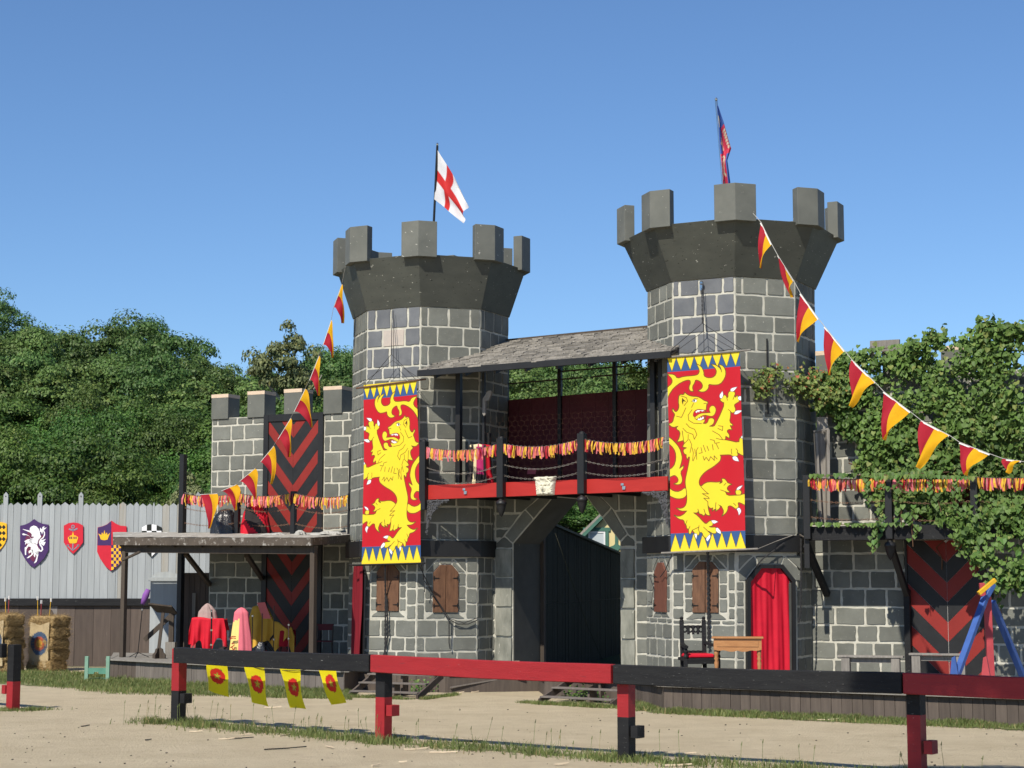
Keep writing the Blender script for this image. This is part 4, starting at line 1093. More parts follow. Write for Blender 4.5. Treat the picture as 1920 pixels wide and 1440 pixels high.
# leaning hollow grey box post by the gap
root = thing('box_post', tuple(WR.hit(1545, 940, .5)), 'weathered grey hollow wooden box post leaning behind the ribbons right of the tower', 'post')
p = lambda x, y, o_: WR.hit(x, y, o_)
b = MB(); b.beam(p(1529, 812, .6), p(1538, 985, .6), .05, .22); b.obj('side_board', M_GREYWOOD, root)
b = MB(); b.beam(p(1551, 806, .55), p(1552, 985, .55), .06, .26); b.obj('side_board', M_GREYWOOD, root)
b = MB(); b.beam(p(1541, 782, .5), p(1545, 985, .5), .24, .04); b.obj('back_board', M_GREYWOOD, root)
b = MB(); b.beam(p(1526, 809, .62), p(1554, 804, .62), .03, .04); b.obj('top_rim', M_GREYWOOD, root)
# open window frame standing in the vine
root = thing('window_frame', tuple(WR.hit(1660, 670, .1)), 'bare wooden open frame poking out of the vine above the right wing', 'frame')
for (x0, y0, x1, y1) in ((1635, 650, 1635, 700), (1684, 648, 1684, 690), (1632, 650, 1687, 647)):
    b = MB(); b.beam(p(x0, y0, .1), p(x1, y1, .1), .07, .25); b.obj('frame_board', M_GREYWOOD, root)

# ---------------- stage decks with board skirting ----------------
ZF = 0.5
D0, D1, D2, D3, D4 = G(205, 1272), G(645, 1300), G(672, 1293), G(836, 1299), G(1010, 1296)
D5, D6, D7, D8 = G(1022, 1305), G(1196, 1323), G(1245, 1333), G(1911, 1362)
D9 = D8 + (D8 - D7) * .5
def skirt(root, p, q, bw, m, z1=ZF, mfun=None):
    d = q - p; L = d.length; e = d.normalized(); nn = Vector((e.y, -e.x, 0)); n_ = max(1, int(L / bw))
    for i in range(n_):
        a = p + e * (L * i / n_ + .004); c_ = p + e * (L * (i + 1) / n_ - .004); o_ = RN.uniform(0, .008)
        b = MB(); b.vprism([tuple((a + nn * o_))[:2], tuple((c_ + nn * o_))[:2], tuple((c_ - nn * .02))[:2], tuple((a - nn * .02))[:2]], -.05, z1 - RN.uniform(.03, .045))
        b.obj('skirting_board', mfun(i / n_) if mfun else m, root)
    b = MB(); a = p + nn * .04; c_ = q + nn * .04; b.beam(a + Z * (z1 - .014), c_ + Z * (z1 - .014), .14, .035); b.obj('deck_edge', M_DECK, root)
def deck(root, poly, name='deck_surface'):
    b = MB(); b.vprism([(p.x, p.y) for p in poly], ZF - .04, ZF - .004); b.obj(name, M_DECK, root)
STL = thing('wooden_stage', tuple((D0 + D1) / 2), 'low wooden stage under the open pavilion with grey brown board skirting', 'stage')
skirt(STL, D0, D1, .19, M_SKIRTG, mfun=lambda t: M_SKIRT if t < .12 else M_SKIRTG)
skirt(STL, D0 + Vector((-.3, 2.2, 0)), D0, .3, M_SKIRT)
deck(STL, [D0, D1, Vector((-3.6, 43.41, 0)), Vector((-3.8, 47.37, 0)), Vector((-11.3, 50.45, 0))])
STC = thing('wooden_stage', tuple((D3 + D4) / 2), 'dark stage floor of the gate passage between the two stairs', 'stage')
skirt(STC, D1, D2, .25, M_SKIRT); skirt(STC, D2, D3, .25, M_SKIRT); skirt(STC, D3, D4, 1.1, M_SKIRT); skirt(STC, D4, D5, .3, M_SKIRT); skirt(STC, D5, D6, .3, M_SKIRT)
deck(STC, [D1 + Vector((.02, 0, 0)), D2, D3, D4, D5, D6, Vector((3.3, 41.65, 0)), Vector((1.65, 43.6, 0)), Vector((-3.55, 45.2, 0))])
b = MB(); b.beam(D3 + Vector((.1, -.03, .12)), D4 + Vector((-.3, -.03, .38)), .03, .03); b.obj('ramp_edge', M_SKIRTG, STC)
STR = thing('wooden_stage', tuple((D7 + D8) / 2), 'long brown board fronted stage below the right tower and wing', 'stage')
skirt(STR, D6, D7, .16, M_SKIRT); skirt(STR, D7, D8, .2, M_SKIRT); skirt(STR, D8, D9, .2, M_SKIRT)
deck(STR, [D6 + Vector((.02, .03, 0)), D7, D8, D9, Vector((14, 35.79, 0)), Vector((6.9, 39.89, 0)), Vector((3.35, 41.51, 0))])
def stairs(bl, br, rise_to, run, label):
    bl, br = Vector(bl), Vector(br); e = (br - bl); L = e.length; e.normalize(); nn = Vector((e.y, -e.x, 0)); back = -nn
    root = thing('wooden_steps', tuple((bl + br) / 2), label, 'steps')
    n_ = 3; dz = rise_to / n_; dr = run / n_
    for k, q in enumerate((bl, br, (bl + br) / 2)):
        a = q; b = MB()
        if k < 2:
            b.beam(a - back * .02 + Z * .02, a + back * run + Z * (rise_to - .05), .05, .14)
        else:
            for i in range(n_): c_ = a + back * (dr * i + dr * .5); b.box((c_.x, c_.y, dz * (i + 1) / 2 - .02), .05, dr * .7, dz * (i + 1) - .04, rz=math.degrees(math.atan2(e.y, e.x)))
        b.obj('stringer', M_SKIRT, root)
    for i in range(n_ - 0):
        z = dz * (i + .75); c_ = (bl + br) / 2 + back * (dr * i + .1)
        b = MB(); b.beam(c_ - e * L / 2 + Z * z, c_ + e * L / 2 + Z * z, .24, .035); b.obj('tread', M_SKIRTG, root, bevel=.004)
    return root
stairs(G(656, 1307), G(783, 1311), ZF, 1.15, 'wide wooden steps left of the first black rail post below the left tower')
stairs(G(1013, 1318), G(1147, 1325), ZF, 1.2, 'wide wooden steps in front of the gate passage beside the red post')

# ---------------- open pavilion on the left ----------------
A_ = W(212, 1015, 47.37); B_ = W(583, 1016, 41.51); Cc = W(657, 1010, 44.29)
PV = thing('open_pavilion', tuple((A_ + B_) / 2 * 1.0 - Z * ((A_ + B_) / 2).z), 'open timber pavilion with flat peeling roof over the covered instruments', 'pavilion')
zA1, zA0 = W(212, 1007, 47.37).z, W(212, 1022, 47.37).z
zB1, zB0 = W(583, 1008, 41.51).z, W(583, 1023, 41.51).z
zC1, zC0 = W(657, 1002, 44.29).z, W(657, 1017, 44.29).z
def fas(p, q, z00, z01, z10, z11, m, name='fascia'):
    d = (q - p).to_2d().to_3d(); e = d.normalized(); nn = Vector((e.y, -e.x, 0))
    b = MB(); b.vprism([(p.x, p.y), (q.x, q.y), ((q - nn * .05).x, (q - nn * .05).y), ((p - nn * .05).x, (p - nn * .05).y)], [z00, z10, z10, z00], [z01, z11, z11, z01]); return b.obj(name, m, PV)
fas(A_, B_, zA0, zA1 - .01, zB0, zB1 - .01, M_FASCIA); fas(B_ + Vector((.002, 0, 0)), Cc, zB0, zB1 - .01, zC0, zC1 - .01, M_FASCIA)
A2 = Vector((-11.1, 49.1, 0)); C2b = WL_.P(WL_.sz(660, 900)[0], 0, .02); A2b = WL_.P(WL_.sz(394, 900)[0], 0, .02)
fas(A2, A_ + Vector((-.002, 0, 0)), 3.66, 3.83, zA0, zA1 - .01, M_FASCIA)
# roof sheet, rising a little to the rear
roofpts = [(A_.x, A_.y, zA1), (B_.x, B_.y, zB1), (Cc.x, Cc.y, zC1), (C2b.x, C2b.y, 3.78), (A2b.x, A2b.y, 3.86), (A2.x, A2.y, 3.86)]
V = []; Fq = []
nu, nv = 60, 16
def rbil(u, v):
    f = Vector((A_.x, A_.y, zA1)).lerp(Vector((B_.x, B_.y, zB1)), u); k = Vector((A2.x, A2.y, 3.86)).lerp(Vector((C2b.x, C2b.y, 3.79)), u)
    return f.lerp(k, v)
for j in range(nv + 1):
    for i in range(nu + 1):
        p = rbil(i / nu, j / nv); p.z += .012 * noise.noise(p * 3.0) ; V.append(tuple(p))
for j in range(nv):
    for i in range(nu): Fq.append((j * (nu + 1) + i, j * (nu + 1) + i + 1, (j + 1) * (nu + 1) + i + 1, (j + 1) * (nu + 1) + i))
np_mesh('roof_sheet', np.array(V), np.array(Fq), M_ROOFTOP, PV)
b = MB(); b.add([(B_.x, B_.y, zB1 - .003), (Cc.x, Cc.y, zC1 - .003), (C2b.x, C2b.y, 3.785)], [(0, 1, 2)]); b.obj('roof_sheet', M_ROOFTOP, PV)
b = MB(); b.add([(p[0], p[1], p[2] - .1) for p in roofpts], [tuple(range(6))[::-1]]); b.obj('roof_soffit', M_BROWN, PV)
for k in range(7):
    u = (k + .3) / 7; b = MB(); b.beam(rbil(u, .03) - Z * .19, rbil(u, .97) - Z * .19, .06, .14); b.obj('roof_joist', M_BROWN, PV)
e_ = (B_ - A_).to_2d().to_3d().normalized(); inn = Vector((-e_.y, e_.x, 0))
b = MB(); b.beam(A_ + inn * .22 + e_ * .12 + Z * (zA0 - .1 - A_.z), B_ + inn * .22 - e_ * .08 + Z * (zB0 - .1 - B_.z), .1, .2); b.obj('front_beam', M_BROWN, PV)
def vpost(x, y, z0, z1, w_, root, name='post', m=M_BROWN, rz=-30): 
    b = MB(); b.box((x, y, (z0 + z1) / 2), w_, w_, z1 - z0, rz=rz); return b.obj(name, m, root, bevel=.006)
p = A_ + e_ * .28 + inn * .2; vpost(p.x, p.y, ZF, zA0 - .16, .13, PV)
p = B_ - e_ * .14 + inn * .2; vpost(p.x, p.y, ZF, zB0 - .16, .13, PV)
p = W(340, 1040, 48.84); vpost(p.x, p.y, 0, 3.8, .15, PV, m=M_BLACK)
def brace(x0, y0, Y0, x1, y1, Y1, w_=.11):
    b = MB(); b.beam(W(x0, y0, Y0), W(x1, y1, Y1), w_, w_); b.obj('brace', M_BROWN, PV, bevel=.005)
brace(348, 1038, 47.08, 393, 1096, 48.84); brace(462, 1040, 44.88, 492, 1086, 48.25); brace(230, 1050, 47.08, 262, 1035, 46.49, .06)
# railing on the pavilion roof
RP_ = []
for px, pyt, Y, w_, zl_ in ((343, 922, 47.96, .16, None), (446, 921, 46.95, .13, None), (551, 921, 45.91, .13, None), (654, 925, 44.88, .05, None)):
    p = W(px, pyt, Y); vpost(p.x, p.y, 3.66, p.z, w_, PV, 'railing_post', M_BLACK); RP_.append(p)
p = W(344, 852, 48.25); vpost(p.x, p.y, 3.66, p.z, .15, PV, 'tall_post', M_BLACK)
p = W(655, 840, 45.03); vpost(p.x + .02, p.y, 3.66, p.z, .055, PV, 'tall_post', M_BLACK)
for k in range(3):
    for j, (dz, sg) in enumerate(((.05, .09), (.42, .12), (.83, .09))):
        a, c_ = RP_[k] - Z * dz, RP_[k + 1] - Z * dz
        mb, pts = chain_mesh(a, c_, sg); mb.obj('chain', M_RUST, PV)
        if j == 0:
            nn = Vector((-.35, -.93, 0)) * .05
            ribbons([q + nn for q in pts], 72, .27, 'ribbon_garland', ('red and yellow ribbon garland at the left corner of the pavilion roof', 'red and yellow ribbon garland in the middle of the pavilion roof railing', 'red and yellow ribbon garland on the pavilion roof next to the left tower')[k], 'ribbon garlands on the pavilion roof', 70 + k)
# draped bundles on the pavilion roof
def drape(name, c, prof, m, label, cat, folds=7, amp=.05, n=48, seed=0, mats=None, mfun=None, group=None, squash=1.0, rz=0.0, parent=None):
    rn = random.Random(seed); ph = rn.uniform(0, 6); V = []; Fq = []; mi = []
    k = len(prof); sub = 5; rows = []
    for i in range(k - 1):
        for q in range(sub):
            t = q / sub; rows.append([prof[i][j] * (1 - t) + prof[i + 1][j] * t for j in range(3)] + [(i + t) / (k - 1)])
    rows.append(list(prof[-1]) + [1.0])
    cr, sr = math.cos(rz), math.sin(rz)
    for z, rx, ry, t in rows:
        for i in range(n):
            a = 2 * math.pi * i / n; t2 = (1 - t)
            f = 1 + amp * t2 ** .7 * (math.sin(a * folds + ph + 2 * t) + .5 * math.sin(a * folds * 2.3 + 3 * t + ph * 2)) / max(rx, .12) * .6
            f += .05 * noise.noise(Vector((math.cos(a) * 2, math.sin(a) * 2, t * 4 + seed)))
            x, y = rx * math.cos(a) * f, ry * math.sin(a) * f
            V.append((c[0] + x * cr - y * sr, c[1] + x * sr + y * cr, c[2] + z + .02 * math.sin(a * 3 + ph) * t2))
    nr = len(rows)
    for j in range(nr - 1):
        for i in range(n):
            i2 = (i + 1) % n; Fq.append((j * n + i, j * n + i2, (j + 1) * n + i2, (j + 1) * n + i)); mi.append(mfun(i / n, rows[j][3]) if mfun else 0)
    o = np_mesh(name, np.array(V), np.array(Fq), mats or m, parent, mi, smooth=True)
    return tag(o, label, cat, group)
def onroof(px, Y): p = W(px, 990, Y); return (p.x, p.y, 3.66 + .0)
drape('covered_bundle', onroof(423, 47.37), [(0, .40, .3), (.3, .36, .28), (.6, .26, .22), (.74, .16, .12), (.78, .02, .02)], M_BAG, 'shiny black plastic bag over a bundle on the pavilion roof', 'bag', 6, .06, seed=1)
drape('covered_bundle', onroof(478, 46.9), [(0, .42, .26), (.3, .38, .24), (.6, .32, .2), (.85, .24, .16), (.95, .02, .02)], None, 'red and black costume cloth over a bundle on the pavilion roof', 'cloth', 5, .05, seed=2, mats=[C_TCLOTH, C_BLK], mfun=lambda u, t: 1 if (math.sin(u * 16 + t * 7) > .15) else 0)
# rubbish and sheets on the roof edge
for k, (px, w_, h_, Y) in enumerate(((470, .5, .05, 45.76), (505, .6, .06, 45.32), (522, .4, .07, 45.17), (563, .28, .12, 44.59), (600, .7, .05, 44.29), (615, .5, .10, 44.44), (632, .3, .08, 44.29))):
    p = W(px, 990, Y); bb = [(0, w_ * .5, w_ * .3), (h_ * .6, w_ * .42, w_ * .25), (h_, w_ * .2, w_ * .1), (h_ * 1.05, .01, .01)]
    lab = ('crumpled pale sheet behind the second roof railing post', 'flattened pale sheet at the foot of the costume bundle on the roof', 'creased pale sheet in the middle of the pavilion roof', 'clear plastic lump beside the third roof railing post', 'wide thin white rag near the right roof corner', 'crumpled white plastic near the right roof corner', 'small white rag beside the left tower on the roof')[k]
    drape('crumpled_sheet', (p.x, p.y, 3.66), [(z_, x_ * .75, y_ * .75) for z_, x_, y_ in bb], C_SHEET, lab, 'sheet', 9, .12, seed=20 + k)
# things below the pavilion
def on_deck(px, Y, z=ZF): p = W(px, 1200, Y); return (p.x, p.y, z)
zt = lambda py, Y: W(0, py, Y).z
# covered table (red)
Y = 44.44; top = zt(1159, Y) - ZF; x0 = W(358, 1200, Y).x; x1 = W(427, 1200, Y).x; cx = (x0 + x1) / 2; hw = (x1 - x0) / 2
T_ = thing('small_table', (cx, Y, ZF), 'small table with pink legs hidden under the bright red cloth', 'table')
b = MB(); b.box((cx, Y, ZF + top - .05), hw * 1.7, .5, .04); b.obj('table_top', M_REDP, T_)
for sx in (-1, 1):
    for sy in (-1, 1):
        b = MB(); b.beam((cx + sx * (hw * .95), Y + sy * .22, ZF), (cx + sx * hw * .75, Y + sy * .2, ZF + top - .08), .045, .045); b.obj('leg', M_REDP, T_)
V = []; Fq = []; nu = 56; nv = 30
for j in range(nv + 1):
    for i in range(nu + 1):
        u, v = i / nu * 2 - 1, j / nv
        hang = max(0, v - .30) / .70
        dl = top * (.66 + .22 * math.sin(u * 7 + 1) * .6 - .28 * (abs(u) ** 2) + .18 * math.exp(-((u + .1) / .2) ** 2))
        z = ZF + top - hang * dl - (.03 * math.sin(u * 3) if v < .3 else 0)
        y = Y + .25 - min(v, .30) / .30 * .55 - .05 * math.sin(u * 11 + v * 3) * hang - .03 * math.sin(u * 23) * hang
        sag = max(0, abs(u) - .86) / .14; z -= sag * .3 * (1 - hang * .4)
        V.append((cx + u * hw * (1 + .04 * hang), y, z))
for j in range(nv):
    for i in range(nu): Fq.append((j * (nu + 1) + i, (j + 1) * (nu + 1) + i, (j + 1) * (nu + 1) + i + 1, j * (nu + 1) + i + 1))
o = np_mesh('tablecloth', np.array(V), np.array(Fq), C_TCLOTH, None, smooth=True); tag(o, 'bright red cloth draped over the small table under the pavilion', 'cloth')
drape('covered_bundle', (W(390, 1150, Y + .1).x, Y + .0, ZF + top - .02), [(0, .24, .18), (.18, .21, .15), (.30, .12, .1), (.37, .05, .04), (.39, .01, .01)], C_DPINK, 'dusty pink cloth bundle standing on the red covered table', 'cloth', 5, .04, seed=4)
# pink shrouded harp shape
Y = 43.85; h = zt(1139, Y) - ZF
PK = drape('covered_instrument', on_deck(452, Y), [(0, .29, .2), (.35, .28, .19), (.7, .24, .17), (1.0, .19, .14), (h - .12, .165, .12), (h - .03, .09, .07), (h, .02, .02)], None, 'pink and pale yellow cloth over a tall rounded instrument', 'cloth', 6, .045, seed=5, mats=[C_PINK, C_PALEY], mfun=lambda u, t: 1 if (.55 < u < .72 and t < .46 + .12 * (u - .5) / .3) else 0)
# emblem: small red heraldic beast lines on the pale yellow part
b = MB(); pl_ = Plane(Vector((W(441, 1200, Y).x, Y - .26, 0)), 18)
for pts in ([(-.10, .62), (-.02, .66), (.06, .65)], [(-.11, .58), (-.02, .62), (.06, .61)], [(-.05, .48), (.01, .50), (.02, .44), (-.05, .40), (.0, .34), (.05, .36), (.03, .27)], [(.0, .34), (-.06, .30), (-.04, .24)], [(-.02, .42), (-.08, .38)]):
    for i in range(len(pts) - 1): b.beam(pl_.P(pts[i][0], ZF + pts[i][1]), pl_.P(pts[i + 1][0], ZF + pts[i + 1][1]), .012, .02)
o = b.obj('emblem', C_RED, PK, kind='stuff')
# gold covered keyboard
Y = 46.79; h = zt(1137, Y) - ZF
x0 = W(463, 1200, Y).x; x1 = W(553, 1200, Y).x
V = []; Fq = []; nu = 60; nv = 26
for j in range(nv + 1):
    for i in range(nu + 1):
        u, v = i / nu, j / nv
        ht = np.interp(u, [0, .12, .2, .42, .55, .66, .8, .88, .93, 1.0], [.62, 1.0, 1.02, .98, .72, .70, .60, .55, .62, .42]) * h
        lowz = np.interp(u, [0, .15, .3, .45, .6, .75, .85, .93, 1.0], [.26, .20, .30, .34, .12, .3, .40, .12, .1]) * h
        f = min(1, v / .25); g = max(0, (v - .25) / .75)
        z = ZF + ht - g * (ht - lowz) - .04 * (1 - f); y = Y + .2 - f * .3 - .05 * g * math.sin(u * 30 + 2 * v) - .06 * math.sin(u * 9)
        V.append((x0 + (x1 - x0) * u, y, z))
for j in range(nv):
    for i in range(nu): Fq.append((j * (nu + 1) + i, (j + 1) * (nu + 1) + i, (j + 1) * (nu + 1) + i + 1, j * (nu + 1) + i + 1))
o = np_mesh('covered_instrument', np.array(V), np.array(Fq), C_GOLD, None, smooth=True); tag(o, 'gold cloth slumped over a wide keyboard in the shade of the pavilion', 'cloth')
K_ = thing('drum', (W(535, 1200, Y).x, Y + .1, ZF), 'dark red drum half hidden under the gold cloth', 'drum')
b = MB(); b.lathe((W(535, 1200, Y).x, Y + .12, ZF + .3), [(.24, 0), (.26, .02), (.26, .4), (.24, .42)], 20); b.obj('shell', C_RED, K_, smooth=False)
for dx in (-.15, .15): b = MB(); b.beam((W(535, 1200, Y).x + dx, Y + .12, ZF), (W(535, 1200, Y).x + dx * .8, Y + .12, ZF + .3), .03, .03); b.obj('leg', M_IRON, K_)
K_ = thing('keyboard_stand', (W(500, 1200, Y).x, Y, ZF), 'black trestle stand below the gold cloth', 'stand')
for a, c_ in ((478, 520), (520, 478)): b = MB(); b.beam((W(a, 1200, Y).x, Y, ZF), (W(c_, 1200, Y).x, Y, ZF + .7), .05, .05); b.obj('leg', M_IRON, K_)
o = drape('bass_drum', on_deck(420, 44.0), [(0, .2, .1), (.2, .2, .1), (.36, .13, .09), (.4, .02, .02)], C_BLK, 'black rounded drum between the red and the pink cloths', 'drum', 2, .0, seed=8)
def stand(px, Y, pyt, label, base='tripod', r=.012, m=M_CHROME, lean=0.0, knobs=(), cat='stand', name='microphone_stand'):
    x, y, z = on_deck(px, Y); h = zt(pyt, Y) - ZF
    root = thing(name, (x, y, z), label, cat)
    b = MB(); b.tube([(x, y, z + .1), (x + lean, y, z + h)], r, 6); b.obj('pole', m, root)
    if base == 'tripod':
        for k in range(3):
            t = 2.1 * k + .5; b = MB(); b.beam((x, y, z + .14), (x + .3 * math.cos(t), y + .3 * math.sin(t), z + .012), .016, .016); b.obj('leg', M_IRON, root)
    else:
        b = MB(); b.lathe((x, y, z), [(.14, 0), (.14, .02), (.03, .04), (.02, .12)], 14); b.obj('base', M_IRON, root)
    for k in knobs: b = MB(); b.lathe((x + lean * k, y, z + h * k), [(.01, -.03), (.028, -.02), (.028, .02), (.01, .03)], 8); b.obj('knob', M_CHROME, root)
    return root, x, y, h
r_, x, y, h = stand(396, 43.41, 1143, 'dark stand with chrome joints in front of the red cloth', knobs=(.35, .62, .85, .97), r=.02, m=M_IRON)
r_, x, y, h = stand(491, 44.0, 1150, 'music stand holding a tilted maroon folder', m=M_IRON, name='music_stand')
b = MB(); p = [W(482, 1131, 44.0), W(497, 1130, 44.0), W(508, 1160, 44.0), W(492, 1160, 44.0)]; b.add(p + [q + Vector((0, .03, .01)) for q in p], [(3, 2, 1, 0), (4, 5, 6, 7), (0, 1, 5, 4), (1, 2, 6, 5), (2, 3, 7, 6), (3, 0, 4, 7)]); b.obj('desk', M_MAROON, r_)
stand(513, 44.44, 1136, 'thin black microphone stand before the gold cloth', m=M_IRON, knobs=(.4,))
stand(541, 44.44, 1168, 'short chrome stand at the right end of the gold cloth', knobs=(.95, .6))
stand(473, 43.71, 1153, 'thin stand with a flat black top behind the pink cloth', m=M_IRON, knobs=(.98,))
o = drape('speaker_cabinet', on_deck(489, 43.56), [(0, .12, .1), (.35, .12, .1), (.52, .06, .05), (.53, .01, .01)], M_BAG, 'glossy black rounded cover at the foot of the music stand', 'cover', 3, .02, seed=9)
b = MB(); x_, y_, _z = on_deck(609, 46.05); 
CH = thing('folding_chair', (x_, y_, ZF), 'dark folding chair deep in the pavilion shade', 'chair')
for dx in (-.2, .2): b = MB(); b.beam((x_ + dx, y_ - .2, ZF), (x_ + dx, y_ + .15, ZF + .9), .03, .03); b.obj('leg', M_BROWN, CH); b = MB(); b.beam((x_ + dx, y_ + .2, ZF), (x_ + dx, y_ - .2, ZF + .46), .03, .03); b.obj('leg', M_BROWN, CH)
b = MB(); b.box((x_, y_, ZF + .46), .42, .4, .03); b.obj('seat', M_MAROON, CH); b = MB(); b.box((x_, y_ + .13, ZF + .82), .42, .03, .16); b.obj('backrest', M_MAROON, CH)
# left corner of the pavilion: wooden music desk, microphone with purple cover, stair rail, pale panel
Y = 46.49; x, y, z = on_deck(299, Y)
MD = thing('wooden_music_desk', (x, y, z), 'brown wooden music desk with a scalloped foot left of the pavilion', 'music stand')
b = MB(); b.beam((x - .03, y, z + .1), (W(306, 1148, Y).x, y, zt(1148, Y)), .075, .075); b.obj('column', M_BROWN, MD)
p = [W(278, 1131, Y - .2), W(322, 1136, Y - .2), W(332, 1149, Y + .25), W(294, 1146, Y + .25)]; b = MB(); b.add([q - Z * .03 for q in p] + [q + Z * .01 for q in p], [(3, 2, 1, 0), (4, 5, 6, 7), (0, 1, 5, 4), (1, 2, 6, 5), (2, 3, 7, 6), (3, 0, 4, 7)]); b.obj('desk', M_BROWN, MD)
for rz_ in (25, -65):
    pl_ = Plane(Vector((x, y, 0)), rz_); b = MB(); b.prism(pl_, [(-.2, z), (.2, z), (.2, z + .1), (.13, z + .16), (.11, z + .24), (.03, z + .28), (-.03, z + .28), (-.11, z + .24), (-.13, z + .16), (-.2, z + .1)], -.02, .02); b.obj('foot', M_BROWN, MD)
Y = 46.9; r_, x, y, h = stand(259, Y, 1133, 'microphone stand with a purple cover at the left stage corner', m=M_IRON, lean=.10, knobs=(.9,))
b = MB(); a, c_ = W(267, 1133, Y), W(278, 1105, Y); b.tube([a, a.lerp(c_, .3), a.lerp(c_, .6), c_], [.05, .075, .09, .06], 10); b.obj('microphone_cover', C_PURP, r_, smooth=True)
RLp = thing('stair_railing', on_deck(322, 48.4), 'brown slanted handrail and newel post at the left of the pavilion', 'handrail')
b = MB(); b.beam(W(271, 1200, 48.4), W(329, 1147, 48.4), .08, .12); b.obj('handrail', M_BROWN, RLp); b = MB(); q = W(322, 1150, 48.4); b.box((q.x, q.y, (q.z + ZF) / 2), .13, .13, q.z - ZF); b.obj('newel_post', M_BROWN, RLp)
b = MB(); b.box((q.x, q.y - .02, ZF + .18), .26, .26, .36); b.obj('newel_block', M_GREYWOOD, RLp)
PY = 50.16; pp = Plane(Vector((-9.3, PY, 0)), 4)
GPn = thing('arched_panel', tuple(pp.P(pp.sz(306, 1200)[0], .3)), 'pale grey arched board panel with a batten behind the music desk', 'panel')
s0, _ = pp.sz(281, 1150); s1, _ = pp.sz(338, 1150); zt_ = pp.sz(300, 1072)[1]; n_ = 10
arc = [(s0, .3), (s1, .3), (s1, zt_ - .2)] + [((s0 + s1) / 2 + (s1 - s0) / 2 * math.cos(t), zt_ - .2 + .2 * math.sin(t)) for t in [math.pi * i / n_ for i in range(1, n_)]] + [(s0, zt_ - .2)]
b = MB(); b.prism(pp, arc, -.04, 0); b.obj('board', M_PALE, GPn)
b = MB(); z_ = pp.sz(300, 1086)[1]; b.prism(pp, [(s0 - .05, z_ - .05), (s1, z_ - .05), (s1, z_ + .05), (s0 - .05, z_ + .05)], 0, .05); b.obj('batten', M_PALE, GPn)
# dark panel with light pole beside the black corner post
pd = Plane(Vector((-8.9, 49.13, 0)), 10); s0, zt_ = pd.sz(345, 1074); s1, _ = pd.sz(396, 1100)
DP = thing('plank_screen', tuple(pd.P((s0 + s1) / 2, ZF)), 'dark brown plank screen between the corner post and the wing wall', 'screen')
for i in range(5): a = s0 + (s1 - s0) * i / 5; b = MB(); b.prism(pd, [(a + .004, ZF), (a + (s1 - s0) / 5 - .004, ZF), (a + (s1 - s0) / 5 - .004, zt_), (a + .004, zt_)], -.03, RN.uniform(0, .01)); b.obj('plank', M_LOWBD, DP)
b = MB(); b.beam(pd.hit(364, 1112, .1), pd.hit(362, 1215, .1), .09, .05); o = b.obj('grey_pole', M_GREYWOOD, None); tag(o, 'pale grey pole leaning on the dark plank screen', 'pole')

# ---------------- palisade fence at the left ----------------
PA = Plane(Vector((-15.3, 52.8, 0)), 1.0)
PF = thing('palisade_fence', tuple(PA.P(0, 0)), 'tall pale grey palisade fence with pointed boards and black base rail', 'fence')
zbeam = PA.sz(100, 1122)[1]; zb2 = PA.sz(100, 1136)[1]; zt_ = PA.sz(100, 943)[1]
sA, sB = PA.sz(-60, 1000)[0], PA.sz(400, 1000)[0]
tall = [PA.sz(x, 1000)[0] for x in (9, 73, 150, 226, 291, 370)]
s = sA; k = 0
while s < sB:
    w_ = RN.uniform(.15, .24); 
    nxt = [t for t in tall if s < t - .07 < s + w_]
    if nxt: w_ = max(.06, nxt[0] - .07 - s)
    isT = any(abs(s + .07 - t) < .012 for t in tall)
    if isT: w_ = .145
    z1 = zt_ + RN.uniform(-.03, .03); pk = .08
    if isT: z1 = zt_ + .33; pk = .09
    col = M_PALEST if RN.random() < .07 else M_PALE
    b = MB(); b.prism(PA, [(s + .004, zbeam - .05), (s + w_ - .004, zbeam - .05), (s + w_ - .004, z1 - pk), (s + w_ / 2, z1), (s + .004, z1 - pk)], -.03, RN.uniform(0, .014) + (.012 if isT else 0))
    o = b.obj('pointed_board', col, PF)
    if isT: b = MB(); b.prism(PA, [(s + w_ / 2 + .018 * math.cos(t * .785), z1 - .13 + .018 * math.sin(t * .785)) for t in range(8)], .01, .032); b.obj('peg_hole', M_BLACK, o)
    s += w_
s = sA
while s < sB:
    w_ = RN.uniform(.35, .75); r_ = RN.random()
    b = MB(); b.prism(PA, [(s + .004, -.1), (s + w_ - .004, -.1), (s + w_ - .004, zb2 + .01), (s + .004, zb2 + .01)], -.05, RN.uniform(0, .012)); b.obj('lower_board', M_LOWGR if PA.sz(124, 1180)[0] < s + w_ / 2 < PA.sz(146, 1180)[0] else M_LOWBD, PF)
    s += w_
b = MB(); b.prism(PA, [PA.sz(x, y) for x, y in ((101, 1162), (106, 1162), (108, 1136), (92, 1136), (92, 1142), (98, 1144), (101, 1150))], .013, .016); b.obj('peeling_patch', M_LOWGR, PF)
b = MB(); b.prism(PA, [(sA, zb2), (sB, zb2), (sB, zbeam), (sA, zbeam)], .015, .10); b.obj('base_rail', M_RAILBLK, PF, bevel=.01)
